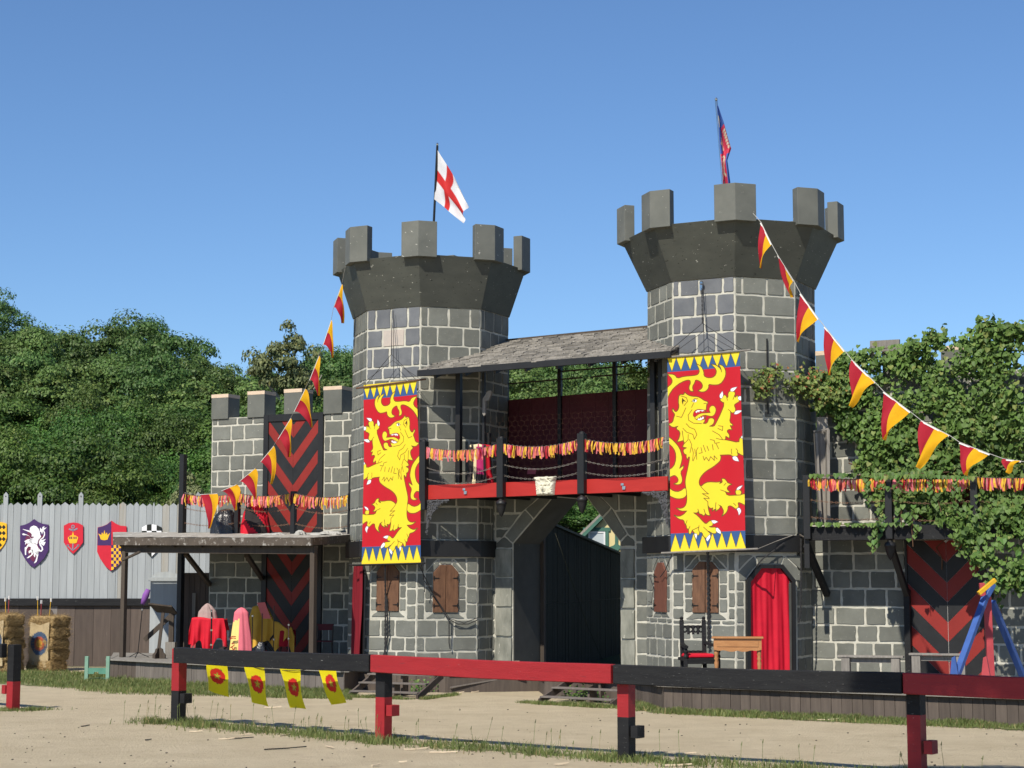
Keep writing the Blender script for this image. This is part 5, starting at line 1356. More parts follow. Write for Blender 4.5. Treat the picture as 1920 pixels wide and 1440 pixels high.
# shields on the palisade
def flat_part(pl, poly, o0, o1, m, name, parent):
    """thin flat piece (may be concave)"""
    b = MB(); b.prism(pl, poly, o0, o1); return b.obj(name, m, parent)
def strokepoly(b, pl, pts, w0, w1, o0, o1):
    n = len(pts)
    L_, R_ = [], []
    for i, (x, z) in enumerate(pts):
        x0, z0 = pts[max(0, i - 1)]; x1, z1 = pts[min(n - 1, i + 1)]; d = math.hypot(x1 - x0, z1 - z0) or 1; w_ = (w0 + (w1 - w0) * i / (n - 1)) / 2
        nx_, nz_ = -(z1 - z0) / d, (x1 - x0) / d; L_.append((x + nx_ * w_, z + nz_ * w_)); R_.append((x - nx_ * w_, z - nz_ * w_))
    for i in range(n - 1): b.prism(pl, [L_[i], L_[i + 1], R_[i + 1], R_[i]], o0, o1)
def pm(name, c, rough=.5): return mat(name, c, tuple(x * .9 for x in c), 8, rough, .05, 40)
S_PUR, S_MAR, S_RED, S_YEL, S_BLK, S_WHT, S_GRY, S_DGR = pm('shield_purple', (.055, .022, .11)), pm('shield_maroon', (.13, .02, .06)), pm('shield_red', (.55, .015, .035)), pm('shield_yellow', (.85, .45, .02)), pm('shield_black', (.012, .015, .012)), pm('shield_white', (.8, .8, .82)), pm('shield_grey', (.22, .22, .28)), pm('shield_shade', (.45, .47, .55))
def shield(label, cx, outline_px, base, edge=None):
    root = thing('heraldic_shield', tuple(PA.hit(cx, 1015, .06)), label, 'shield')
    poly = [PA.sz(x, y, .06) for x, y in outline_px]
    flat_part(PA, poly, .03, .06, base, 'board', root)
    return root, poly
def conv(f, pts): return [PA.sz(*f(x, y), .064) for x, y in pts]
fu = lambda x, y: (x / 12.0, 960 + y / 12.0)
root, poly = shield('purple shield with a white rearing unicorn', 64, [fu(*p) for p in ((450, 310), (560, 285), (660, 240), (765, 158), (860, 225), (960, 265), (1090, 285), (1090, 860), (1000, 1030), (890, 1150), (765, 1250), (650, 1170), (550, 1040), (455, 860))], S_PUR)
flat_part(PA, conv(fu, [(640, 420), (700, 380), (760, 400), (900, 560), (960, 500), (980, 560), (900, 640), (850, 740), (900, 820), (880, 900), (840, 960), (760, 1120), (700, 1080), (650, 980), (600, 860), (560, 620), (600, 520)]), .061, .0625, S_MAR, 'maroon_field', root)
b = MB()
U = [[(668, 440), (672, 365), (700, 330), (760, 305), (820, 325), (870, 380), (895, 450), (905, 510), (925, 555), (890, 600), (860, 640), (850, 700), (825, 735), (790, 700), (740, 720), (690, 700), (650, 650), (700, 600), (765, 575), (750, 545), (712, 562), (716, 500), (690, 470)],
     [(640, 680), (740, 700), (830, 740), (868, 820), (865, 920), (850, 960), (800, 960), (770, 930), (735, 930), (700, 860), (690, 800), (720, 790), (650, 775), (600, 785), (575, 800), (620, 740)],
     [(650, 640), (690, 600), (660, 545), (600, 520), (520, 522), (494, 495), (530, 480), (640, 525), (690, 590), (740, 600), (690, 680)],
     [(545, 660), (620, 615), (700, 610), (720, 690), (640, 720), (600, 700), (565, 745), (575, 680)],
     [(600, 780), (640, 770), (600, 830), (588, 900), (590, 960), (575, 972), (562, 960), (556, 800)],
     [(645, 880), (690, 850), (740, 840), (760, 920), (730, 965), (690, 1000), (640, 1035), (598, 1042), (640, 1000), (705, 960), (712, 910), (680, 910), (650, 935)],
     [(790, 900), (862, 880), (862, 970), (848, 1020), (830, 1110), (800, 1140), (762, 1155), (800, 1090), (825, 1000)],
     [(760, 930), (800, 950), (785, 1025), (760, 985)],
     [(895, 440), (905, 350), (950, 400), (955, 340), (1000, 318), (990, 365), (1052, 345), (1010, 390), (965, 420), (950, 505), (930, 450)],
     [(915, 640), (1035, 605), (975, 670), (1030, 675), (985, 765), (950, 735), (915, 725)]]
for q in U: b.prism(PA, conv(fu, q), .062, .067)
strokepoly(b, PA, conv(fu, [(690, 445), (600, 415), (515, 388)]), .05, .012, .062, .067)
strokepoly(b, PA, conv(fu, [(860, 830), (890, 870), (925, 880), (958, 840), (945, 790), (905, 740), (890, 680), (915, 620), (970, 580), (1000, 520), (1000, 460), (965, 400)]), .05, .03, .062, .067)
b.obj('unicorn', S_WHT, root)
b = MB()
for q in ([(750, 480), (740, 540), (760, 560)], [(690, 600), (740, 640), (800, 620)], [(880, 560), (850, 640), (840, 700)], [(800, 350), (840, 430), (850, 500)]): strokepoly(b, PA, conv(fu, q), .012, .01, .067, .069)
b.obj('unicorn_lines', S_DGR, root)
fq = lambda x, y: (110 + x / 9.6, 970 + y / 9.6)
root, poly = shield('small red shield with a grey anchor and yellow crown', 137, [fq(*p) for p in ((92, 150), (180, 103), (265, 92), (350, 103), (438, 148), (438, 450), (350, 570), (262, 658), (170, 570), (92, 450))], S_RED)
b = MB()
ring = [(258 + 26 * math.cos(t), 168 + 26 * math.sin(t)) for t in [6.283 * i / 10 for i in range(11)]]
strokepoly(b, PA, conv(fq, ring), .03, .03, .062, .067); strokepoly(b, PA, conv(fq, [(185, 208), (225, 225), (290, 225), (338, 200)]), .045, .045, .062, .067)
strokepoly(b, PA, conv(fq, [(258, 195), (258, 255)]), .03, .03, .062, .067); strokepoly(b, PA, conv(fq, [(258, 450), (252, 590)]), .035, .035, .062, .067)
strokepoly(b, PA, conv(fq, [(150, 490), (200, 550), (250, 595), (310, 550), (365, 490)]), .03, .03, .062, .067)
b.prism(PA, conv(fq, [(145, 530), (150, 488), (190, 495)]), .062, .067); b.prism(PA, conv(fq, [(325, 495), (370, 485), (365, 530)]), .062, .067); b.obj('anchor', S_GRY, root)
b = MB(); b.prism(PA, conv(fq, [(165, 370), (205, 330), (258, 318), (310, 330), (352, 360), (325, 455), (295, 468), (215, 470), (190, 455)]), .063, .069); b.prism(PA, conv(fq, [(240, 320), (258, 258), (275, 320)]), .063, .068); b.obj('crown', S_YEL, root)
b = MB(); [b.prism(PA, conv(fq, [(x, 350), (x + 22, 345), (x + 25, 390), (x + 4, 392)]), .0691, .0705) for x in (190, 222, 265, 300)]; b.obj('crown_gaps', S_MAR, root)
SQ = [(700, 180), (790, 160), (870, 125), (950, 60), (1030, 115), (1110, 150), (1220, 160), (1218, 620), (1170, 740), (1060, 880), (945, 965), (850, 890), (750, 750), (692, 620)]
root, poly = shield('large quartered red and purple shield with crown and yellow checks', 210, [fq(*p) for p in SQ], S_RED)
flat_part(PA, conv(fq, [(704, 183), (790, 163), (870, 128), (948, 66), (945, 505), (697, 505)]), .061, .0635, S_PUR, 'purple_quarter', root)
b = MB(); b.prism(PA, conv(fq, [(712, 290), (770, 320), (780, 270), (805, 310), (825, 228), (845, 310), (868, 270), (880, 320), (930, 275), (905, 330), (880, 400), (820, 412), (760, 400), (735, 330)]), .0636, .068); b.obj('crown', S_YEL, root)
b1, b2 = MB(), MB()
for i in range(6):
    for j in range(9):
        x0, y0 = 946 + i * 44, 498 + j * 56
        SQr = SQ[::-1] if area2(SQ) < 0 else SQ
        q = clip_rect(SQr, x0, x0 + 44, y0, y0 + 56)
        if len(q) >= 3 and abs(area2(q)) > 300: (b2 if (i + j) % 2 else b1).prism(PA, conv(fq, q), .0605, .0640)
b1.obj('purple_checks', S_PUR, root); b2.obj('yellow_checks', S_YEL, root)
SC = [(1498, 180), (1580, 135), (1672, 122), (1760, 138), (1850, 180), (1850, 450), (1780, 600), (1664, 715), (1570, 610), (1498, 460)]
root, poly = shield('black and white chequered shield partly behind the pavilion roof', 284, [fq(*p) for p in SC], S_BLK)
b1 = MB()
for i in range(4):
    for j in range(7):
        if (i + j) % 2: continue
        q = clip_rect(SC, 1498 + i * 88, 1586 + i * 88, 122 + j * 120 - (0 if j else 10), 242 + j * 70 if False else 122 + (j + 1) * 120)
        if len(q) >= 3: b1.prism(PA, conv(fq, q), .0605, .0645)
b1.obj('white_checks', S_WHT, root)
SZ = [(-600, 310), (-490, 285), (-390, 240), (-285, 158), (-190, 225), (-90, 265), (145, 250) if False else (145, 270), (145, 600), (90, 720), (0, 840), (-285, 1250 if False else 1050), (-500, 800), (-600, 600)]
fz = lambda x, y: (x / 12.0, 960 + y / 12.0)
SZ = [(-500, 250), (-350, 235), (-200, 235), (-60, 222), (60, 232), (148, 262), (150, 580), (110, 700), (50, 790), (0, 840), (-175, 1000), (-330, 850), (-480, 640)]
root, poly = shield('yellow and black lozenge shield cut by the left edge of the photo', -15, [fz(*p) for p in SZ], S_YEL)
b1 = MB()
for i in range(-5, 2):
    for j in range(8):
        cx_, cy_ = 83 + i * 84, 340 + j * 134 / 1.0
        q = [(cx_ - 46, cy_), (cx_, cy_ - 52), (cx_ + 46, cy_), (cx_, cy_ + 52)]
        if cy_ + 45 < 840 - abs(-175 - cx_) * .9 + 120 and cx_ + 30 < 150: b1.prism(PA, conv(fz, [(min(a, 148), c_) for a, c_ in q]), .0605, .0645)
b1.obj('black_lozenges', S_BLK, root)

# ---------------- hay bale stacks with archery targets ----------------
def bale(c, sx, sy, sz, rz, label, seed):
    rn = random.Random(seed)
    root = thing('hay_bale', (c[0], c[1], c[2] - sz / 2), label, 'hay bale', 'stacked hay bales by the palisade')
    V = []; Fq = []; n = 9; a = rad(rz); cr, sr = math.cos(a), math.sin(a)
    # lumpy block as a subdivided cube
    idx = {}
    def vid(i, j, k):
        if (i, j, k) not in idx:
            p = Vector(((i / n - .5) * sx, (j / n - .5) * sy, (k / n - .5) * sz)); q = p + Vector((noise.noise(p * 6 + Vector((seed, 0, 0))), noise.noise(p * 6 + Vector((0, seed, 0))), noise.noise(p * 7 + Vector((0, 0, seed))) * .6)) * .05
            q.x *= 1 - .10 * (abs(q.z) / sz * 2) ** 3; q.y *= 1 - .10 * (abs(q.z) / sz * 2) ** 3
            idx[(i, j, k)] = len(V); V.append((c[0] + q.x * cr - q.y * sr, c[1] + q.x * sr + q.y * cr, c[2] + q.z))
        return idx[(i, j, k)]
    for u in range(n):
        for v in range(n):
            Fq.append((vid(u, v, 0), vid(u, v + 1, 0), vid(u + 1, v + 1, 0), vid(u + 1, v, 0))); Fq.append((vid(u, v, n), vid(u + 1, v, n), vid(u + 1, v + 1, n), vid(u, v + 1, n)))
            Fq.append((vid(u, 0, v), vid(u + 1, 0, v), vid(u + 1, 0, v + 1), vid(u, 0, v + 1))); Fq.append((vid(u, n, v), vid(u, n, v + 1), vid(u + 1, n, v + 1), vid(u + 1, n, v)))
            Fq.append((vid(0, u, v), vid(0, u, v + 1), vid(0, u + 1, v + 1), vid(0, u + 1, v))); Fq.append((vid(n, u, v), vid(n, u + 1, v), vid(n, u + 1, v + 1), vid(n, u, v + 1)))
    np_mesh('bale_body', np.array(V), np.array(Fq), M_STRAW, root)
    mb = MB()
    for _ in range(1700):
        f = rn.randrange(4); x, y, z = rn.uniform(-.5, .5) * sx, rn.uniform(-.5, .5) * sy, rn.uniform(-.5, .5) * sz
        if f == 0: y = -sy / 2; d = Vector((rn.uniform(-1, 1), -.6, rn.uniform(-.8, .6)))
        elif f == 1: x = sx / 2; d = Vector((.6, rn.uniform(-1, 1), rn.uniform(-.8, .6)))
        elif f == 2: z = sz / 2; d = Vector((rn.uniform(-1, 1), rn.uniform(-1, 1), .5))
        else: x = -sx / 2; d = Vector((-.6, rn.uniform(-1, 1), rn.uniform(-.8, .6)))
        d.normalize(); L = rn.uniform(.06, .2); p = Vector((x, y, z)) * .97; q = p + d * L; s_ = d.cross(Vector((rn.random(), rn.random(), rn.random()))).normalized() * .0045
        R_ = lambda t: Vector((c[0] + t.x * cr - t.y * sr, c[1] + t.x * sr + t.y * cr, c[2] + t.z))
        mb.add([R_(p - s_), R_(p + s_), R_(q)], [(0, 1, 2)])
    mb.obj('loose_straw', M_STRAW, root, kind='stuff')
    return root
def target(c, rz, w_, h_, ztop, front, label, rings):
    pl = Plane(Vector((c[0], c[1], 0)), rz).shift(front)
    N_ = 44; V = []; Fq = []; colr = []
    for j in range(N_ + 1):
        for i in range(N_ + 1):
            u, v = i / N_ - .5, j / N_
            z = ztop - v * h_ - (.03 * math.sin(u * 5) if v > .95 else 0) + (.05 * math.cos(u * 6.28) * max(0, .1 - v) * -8)
            V.append(tuple(pl.P(u * w_, z, .03 + .012 * math.sin(u * 12 + v * 4))))
            r_ = math.hypot(u * w_, (v - rings[0]) * h_); bur = np.array((.47, .37, .22))
            cc = bur * (1 + .1 * noise.noise(Vector((i * .7, j * .7, 1))))
            for rr, cl_ in ((rings[1], (.05, .09, .17)), (rings[1] * .6, (.42, .09, .05)), (rings[1] * .34, (.62, .33, .05))):
                if r_ < rr * (1 + .05 * noise.noise(Vector((i * .5, j * .5, 5)))): cc = np.array(cl_) * (1 + .35 * noise.noise(Vector((i * .9, j * .9, 2))))
            colr.append(cc)
    for j in range(N_):
        for i in range(N_): Fq.append((j * (N_ + 1) + i, (j + 1) * (N_ + 1) + i, (j + 1) * (N_ + 1) + i + 1, j * (N_ + 1) + i + 1))
    o = np_mesh('archery_target', np.array(V), np.array(Fq), M_PRINT, None, smooth=True, col=np.array(colr)); return tag(o, label, 'target')
for sidx, (px, py) in enumerate(((76, 1259), (-2, 1262))):
    g = G(px, py); Yc = g.y + .35; xc = g.x + .12 * (0 if sidx else 1)
    nb = 5; hb = .305 if sidx == 0 else .32
    for k in range(nb):
        nm = ('bottom', 'second', 'middle', 'fourth', 'topmost')[k]
        bale((xc + RN.uniform(-.04, .04), Yc + RN.uniform(-.04, .04), hb * (k + .5)), .92, .66, hb, -31 + RN.uniform(-4, 4), nm + ' hay bale of the ' + ('stack with the ringed target beside the fence' if sidx == 0 else 'stack behind the leftmost rail post'), sidx * 10 + k)
    target((xc, Yc), 31, .74, 1.18, hb * nb - .2, .34, ('burlap archery target with blue, red and yellow rings on the hay bales', 'faded burlap archery target on the far left hay bales')[sidx], (.47, .33))
    for q, (dx, h_, m) in enumerate(((-.32, .55, M_YELP), (-.24, .45, M_REDP), (.0, .50, M_YELP)) if sidx == 0 else ((.05, .45, M_YELP), (.12, .5, M_REDP))):
        a = Vector((xc + dx, Yc - .05, hb * nb - .1)); b = MB(); b.tube([a, a + Vector((.03 * (q - 1), .02, h_ + .1))], .009, 5); r2 = thing('arrow', tuple(a), ('yellow shafted arrow at the left of the ringed stack', 'red shafted arrow on the ringed stack', 'yellow arrow standing near the middle of the ringed stack', 'yellow arrow on the far left stack', 'red arrow on the far left stack')[q + sidx * 3], 'arrow', 'arrows stuck upright in the hay bales'); b.obj('shaft', m, r2)
        b = MB(); t = a + Vector((.03 * (q - 1), .02, h_ + .1)); b.beam(t - Z * .1, t, .004, .045); b.beam(t - Z * .1, t, .045, .004); b.obj('fletching', M_WHITE, r2)
# green low stand
g = G(162, 1277); e = Vector((.98, -.1, 0)); RT = thing('green_trestle', tuple(g), 'low green wooden trestle with a notched crossbar on the grass', 'trestle')
for k, dx in enumerate((0, .56)):
    p = g + e * dx; b = MB(); b.box((p.x, p.y, .31), .09, .09, .62); b.obj('post', M_GREENL, RT, bevel=.004)
pl_ = Plane(g, 6); b = MB(); b.prism(pl_, [(.045, .18), (.19, .18), (.21, .23), (.31, .23), (.33, .18), (.515, .18), (.515, .33), (.045, .33)], -.02, .03); b.obj('crossbar', M_GREENP, RT)
b = MB(); b.beam(g + Vector((.0, .05, .03)), g + Vector((.2, .7, .03)), .07, .05); b.beam(g + e * .56 + Vector((0, .05, .03)), g + Vector((.2, .7, .03)), .07, .05); b.obj('rear_foot', M_GREENP, RT)

# ---------------- jousting rail in the foreground ----------------
PO = [(24, 1332), (334, 1357), (719, 1392), (1175, 1425), (1721, 1459)]
PW = [G(*p) for p in PO]
RA = 36.0
split = [(M_RAILBLK, M_RAILRED, .56), (M_RAILRED, M_RAILBLK, .58), (M_RAILBLK, M_RAILRED, .70), (M_RAILRED, M_RAILBLK, .60), (M_RAILBLK, M_RAILRED, .80)]
RLA = thing('jousting_rail', tuple(PW[2]), 'long red and black jousting rail across the front of the arena', 'rail')
RLB = thing('jousting_rail', tuple(PW[0]), 'end of a second black and red rail at the left edge', 'rail')
HR = [1.30, 1.345, 1.36, 1.335, 1.34]
extra = PW[4] + (PW[4] - PW[3]); PW2 = PW + [extra]; split.append((M_RAILRED, M_RAILBLK, .6)); HR.append(1.34)
for i, p in enumerate(PW2):
    root = RLB if i == 0 else RLA; t_, l_, zs_ = split[i]; s_ = .185
    ax = Vector((math.cos(rad(RA)), -math.sin(rad(RA)), 0)) * s_ / 2; ay = Vector((math.sin(rad(RA)), math.cos(rad(RA)), 0)) * s_ / 2
    b = MB(); b.frame((p.x, p.y, (zs_ - .2) / 2), ax, ay, Z * (zs_ + .2) / 2, 0); b.frame((p.x, p.y, (zs_ + HR[i] - .03) / 2), ax, ay, Z * (HR[i] - .03 - zs_) / 2, 1)
    b.obj('post', [l_, t_], root)
    q = p + ax * 2.0 * (1 if i else -1) - ay * .0; zc = .40 + (.1 if i == 2 else .05 if i == 1 else 0)
    b = MB(); b.frame((q.x, q.y, zc), ax * .62, ay * 1.05, Z * .085); b.obj('side_block', l_, root, bevel=.005)
nrm = Vector((-math.sin(rad(RA)), -math.cos(rad(RA)), 0))
cols = [M_RAILBLK, M_RAILRED, M_RAILBLK, M_RAILRED]
for i in range(1, 5):
    a, c_ = PW2[i], PW2[i + 1]; h0, h1 = HR[i], HR[i + 1]; e = (c_ - a).normalized(); n2 = Vector((e.y, -e.x, 0))
    ext0 = -.14 if i == 1 else -.02
    N_ = 10; V = []; mb = MB(); prev = None
    for k in range(N_ + 1):
        t = k / N_; p = a.lerp(c_, t) - e * ext0 * (1 - t) * (1 if i == 1 else 1) - e * (.10 * (1 - t) if i > 1 else 0) - e * (.10 * t + .003)
        z = h0 + (h1 - h0) * t - .014 * math.sin(t * math.pi) + .006 * noise.noise(Vector((t * 5, i, 0)))
        o_ = p + n2 * (.10 + .006 * noise.noise(Vector((t * 4, i, 9)))); hh = .27
        ring = [o_ + n2 * .14 + Z * (z - hh), o_ + n2 * .14 + Z * z, o_ + Z * z, o_ + Z * (z - hh)]
        V += ring
    fs = [(0, 1, 2, 3), tuple(4 * N_ + j for j in (3, 2, 1, 0))] + [(4 * k + j, 4 * (k + 1) + j, 4 * (k + 1) + (j + 1) % 4, 4 * k + (j + 1) % 4) for k in range(N_) for j in range(4)]
    mb.add(V, fs); o = mb.obj('rail', cols[i - 1], RLA, bevel=.010)
p = PW[0]; e = Vector((math.cos(rad(RA)), -math.sin(rad(RA)), 0)); n2 = nrm
b = MB(); c_ = p - e * 1.6 + n2 * .13; b.beam(c_ - e * 1.6 + Z * (HR[0] - .13), c_ + e * 1.45 + Z * (HR[0] - .15), .14, .27); b.obj('rail', M_RAILBLK, RLB, bevel=.01)
# four yellow flags with a red rose, hung behind the rail
def paint_grid(name, pos, nu, nv, paint, m, parent=None, smooth=True):
    U_, V_ = np.meshgrid(np.linspace(0, 1, nu + 1), np.linspace(0, 1, nv + 1)); U_, V_ = U_.ravel(), V_.ravel()
    P_ = np.array([tuple(pos(u, v)) for u, v in zip(U_, V_)]); C_ = paint(U_, V_)
    i = np.arange(nu); j = np.arange(nv); I, J = np.meshgrid(i, j); I, J = I.ravel(), J.ravel(); s_ = nu + 1
    Fq = np.stack([J * s_ + I, (J + 1) * s_ + I, (J + 1) * s_ + I + 1, J * s_ + I + 1], 1)
    return np_mesh(name, P_, Fq, m, parent, smooth=smooth, col=C_)
def rose_paint(U_, V_):
    C_ = np.tile(np.array([.78, .68, .015]), (len(U_), 1)); x = (U_ - .5) * .62; y = (V_ - .52)
    r = np.hypot(x, y); a = np.arctan2(y, x); pet = .195 + .02 * np.abs(np.cos(a * 2.5 + .3)); 
    for k in range(5):
        t = 6.283 * k / 5 - 1.57 + .6; dx, dy = x - .2 * np.cos(t), y - .2 * np.sin(t); C_[(np.hypot(dx, dy) < .028)] = (.10, .22, .04)
    C_[r < pet] = (.62, .03, .02)
    line = (np.abs(np.cos(a * 2.5 + .3)) < .06) & (r < pet) & (r > .09); C_[line] = (.40, .015, .015)
    st = .06 + .028 * np.cos(a * 5 + 1.0); C_[r < st + .01] = (.10, .26, .05); C_[r < st - .012] = (.6, .45, .03)
    return C_
RF = [((390, 1243), (426, 1246), (420, 1308), (382, 1294)), ((458, 1252), (494, 1257), (495, 1326), (467, 1317)), ((524, 1259), (561, 1261), (566, 1330), (539, 1327)), ((591, 1254), (627, 1253), (642, 1318), (614, 1322))]
rl = ('leftmost yellow flag with a red rose, its lower edge swung left', 'second yellow rose flag from the left under the black rail', 'third yellow rose flag, hanging lowest under the black rail', 'rightmost yellow rose flag, slanting towards the wooden steps')
ra, rc = PW[1], PW[2]; RPl = Plane(ra, math.degrees(math.atan2(-(rc.y - ra.y), rc.x - ra.x))).shift(-.34)
for k, q in enumerate(RF):
    P4 = [RPl.hit(*t) for t in q]; P4[0].z += .12; P4[1].z += .12
    nn = RPl.n
    def pos(u, v, P4=P4, k=k): 
        p = P4[0].lerp(P4[1], u).lerp(P4[3].lerp(P4[2], u), v); return p + nn * (.03 * math.sin(u * 5 + k) * v + .02 * math.sin(v * 6 + u * 2 + k)) + nn * (-.10 * v * v)
    o = paint_grid('rose_flag', pos, 36, 60, rose_paint, M_PRINTT); tag(o, rl[k], 'flag', 'yellow rose flags hanging behind the rail')
b = MB(); b.tube([RPl.hit(385, 1240) + Z * .05, RPl.hit(500, 1256), RPl.hit(560, 1258), RPl.hit(630, 1250) + Z * .05], .006, 4); o = b.obj('flag_line', M_ROPE, None); tag(o, 'thin line behind the black rail carrying the rose flags', 'line')

# ---------------- painted lion banners ----------------
def sdf(X, Y, poly):
    P_ = np.array(poly, float); n = len(P_); d = np.full(X.shape, 1e9); ins = np.zeros(X.shape, bool)
    for i in range(n):
        a, b_ = P_[i - 1], P_[i]; e = b_ - a; L2 = (e ** 2).sum() + 1e-9
        t = np.clip(((X - a[0]) * e[0] + (Y - a[1]) * e[1]) / L2, 0, 1)
        d = np.minimum(d, np.hypot(X - a[0] - t * e[0], Y - a[1] - t * e[1]))
        c_ = ((a[1] > Y) != (b_[1] > Y)); 
        with np.errstate(divide='ignore', invalid='ignore'):
            xx = a[0] + (Y - a[1]) * (b_[0] - a[0]) / (b_[1] - a[1] + 1e-12)
        ins ^= c_ & (X < xx)
    return np.where(ins, -d, d)
def pld(X, Y, pts):
    d = np.full(X.shape, 1e9)
    for i in range(len(pts) - 1):
        a, b_ = np.array(pts[i], float), np.array(pts[i + 1], float); e = b_ - a; L2 = (e ** 2).sum() + 1e-9
        t = np.clip(((X - a[0]) * e[0] + (Y - a[1]) * e[1]) / L2, 0, 1); d = np.minimum(d, np.hypot(X - a[0] - t * e[0], Y - a[1] - t * e[1]))
    return d
def smoothpoly(p, it=1):
    for _ in range(it):
        q = []
        for i in range(len(p)):
            a, b_, c_ = np.array(p[i - 1]), np.array(p[i]), np.array(p[(i + 1) % len(p)])
            v1, v2 = a - b_, c_ - b_; l1, l2 = np.hypot(*v1) + 1e-6, np.hypot(*v2) + 1e-6
            cosang = (v1 @ v2) / l1 / l2
            if cosang > .25: q.append(tuple(b_))          # keep sharp points sharp
            else: q += [tuple(b_ + v1 * .25), tuple(b_ + v2 * .25)]
        p = q
    return p
YEL = np.array([.80, .60, .03]); REDB = np.array([.47, .009, .02]); BLU = np.array([.035, .09, .24]); INK = np.array([.10, .07, .01]); WHT = np.array([.82, .82, .85])
LION = [(310, 620), (345, 652), (400, 675), (490, 680), (540, 705), (580, 735), (625, 748), (628, 770), (610, 790), (608, 830), (602, 866), (590, 885), (600, 960), (590, 985), (588, 1018), (565, 1042), (600, 1050), (630, 1025), (640, 975), (690, 968), (716, 995), (700, 1055), (650, 1082), (710, 1085), (735, 1040), (790, 930), (856, 768), (800, 742), (786, 712), (815, 700), (838, 655), (868, 662), (880, 690), (902, 692), (900, 630), (930, 600), (995, 615), (996, 650), (990, 665), (1000, 692), (1032, 662), (1040, 705), (1062, 745), (1000, 778), (985, 800), (1006, 850), (1000, 890), (960, 905), (935, 880), (936, 940), (920, 1025), (970, 1062), (965, 1075), (930, 1072), (957, 1130), (910, 1122), (880, 1150), (920, 1195), (920, 1245), (868, 1215), (862, 1268), (820, 1262), (900, 1272), (1050, 1308), (1055, 1250), (1078, 1228), (1110, 1258), (1120, 1340), (1130, 1478), (1085, 1475), (1030, 1438), (1036, 1490), (950, 1486), (940, 1465), (790, 1470), (802, 1490), (795, 1540), (770, 1570), (700, 1630), (620, 1680), (560, 1735), (520, 1800), (515, 1860), (542, 1900), (580, 1860), (640, 1832), (760, 1840), (798, 1826), (782, 1856), (825, 1838), (810, 1790), (850, 1788), (885, 1830), (890, 1845), (950, 1866), (905, 1882), (878, 1925), (927, 1972), (890, 1974), (860, 1962), (886, 2018), (1000, 2014), (1050, 2010), (1150, 1985), (1150, 2165), (1130, 2150), (1060, 2110), (1028, 2112), (1046, 2170), (1005, 2200), (965, 2168), (930, 2150), (895, 2162), (896, 2205), (870, 2252), (815, 2292), (846, 2235), (812, 2165), (792, 2150), (785, 2190), (730, 2225), (736, 2190), (700, 2212), (686, 2224), (697, 2180), (660, 2190), (632, 2150), (636, 2200), (658, 2284), (620, 2280), (598, 2258), (580, 2292), (545, 2262), (522, 2266), (500, 2232), (492, 2250), (440, 2248), (500, 2290), (560, 2360), (605, 2402), (648, 2358), (682, 2350), (702, 2380), (690, 2422), (648, 2432), (668, 2442), (742, 2440), (748, 2480), (742, 2522), (700, 2527), (640, 2492), (666, 2530), (670, 2562), (640, 2582), (610, 2592), (570, 2562), (556, 2510), (522, 2510), (510, 2552), (470, 2542), (440, 2502), (420, 2482), (400, 2532), (376, 2532), (370, 2462), (345, 2462), (340, 2412), (320, 2402), (305, 2342), (240, 2336), (172, 2280), (232, 2302), (300, 2272), (346, 2222), (260, 2224), (202, 2186), (270, 2192), (322, 2162), (342, 2110), (346, 2050), (340, 1980), (328, 1910), (318, 1850), (320, 1790), (350, 1660), (380, 1500), (360, 1490), (344, 1532), (324, 1490), (330, 1462), (300, 1458), (278, 1400), (330, 1372), (273, 1358), (300, 1310), (285, 1270), (250, 1282), (203, 1292), (235, 1232), (245, 1152), (188, 1112), (217, 1078), (150, 1100), (93, 1052), (150, 1032), (165, 962), (182, 920), (143, 870), (155, 842), (185, 890), (217, 870), (237, 815), (225, 742), (240, 648), (302, 655)]
SCROLL = [(20, 600), (80, 560), (148, 502), (150, 440), (83, 373), (180, 380), (216, 436), (300, 405), (440, 395), (502, 380), (522, 320), (478, 233), (540, 265), (576, 340), (575, 398), (620, 425), (690, 425), (740, 380), (746, 310), (676, 237), (745, 252), (800, 300), (812, 345), (805, 290), (772, 237), (842, 265), (872, 350), (852, 432), (790, 512), (700, 520), (638, 508), (640, 560), (600, 607), (545, 618), (500, 598), (552, 570), (562, 520), (530, 470), (460, 445), (450, 490), (414, 542), (428, 608), (380, 600), (369, 550), (396, 490), (384, 450), (320, 457), (220, 512), (130, 602), (60, 760)]
TAIL = [(60, 1210), (90, 1222), (160, 1280), (232, 1370), (266, 1480), (266, 1540), (235, 1652), (292, 1608), (286, 1652), (245, 1700), (276, 1790), (266, 1850), (220, 1872), (163, 1860), (216, 1838), (222, 1790), (180, 1742), (140, 1750), (60, 1800), (60, 1690), (160, 1632), (190, 1520), (180, 1420), (130, 1342), (60, 1300)]
TAILB = [(60, 1890), (100, 1912), (160, 1960), (240, 1965), (322, 1903), (350, 1960), (340, 2010), (300, 2050), (220, 2062), (150, 2042), (60, 1990)]
TOE = [(998, 1965), (1010, 1940), (1060, 1942), (1078, 1970), (1066, 2008), (1010, 2008)]
MOUTH = [(420, 925), (440, 872), (500, 848), (602, 864), (588, 888), (640, 900), (590, 900), (588, 940), (592, 988), (530, 1002), (460, 992), (470, 960), (430, 950)]
TONGUE = [(440, 962), (520, 908), (600, 903), (662, 898), (643, 850), (668, 805), (710, 803), (737, 850), (722, 912), (690, 947), (640, 940), (580, 925), (510, 962), (470, 992)]
TEETH = [[(455, 885), (485, 862), (575, 862), (580, 880), (562, 870), (552, 888), (540, 870), (518, 874), (508, 896), (494, 878), (474, 902)], [(482, 996), (508, 968), (516, 985), (532, 955), (546, 978), (560, 948), (576, 960), (574, 978), (530, 1000)]]
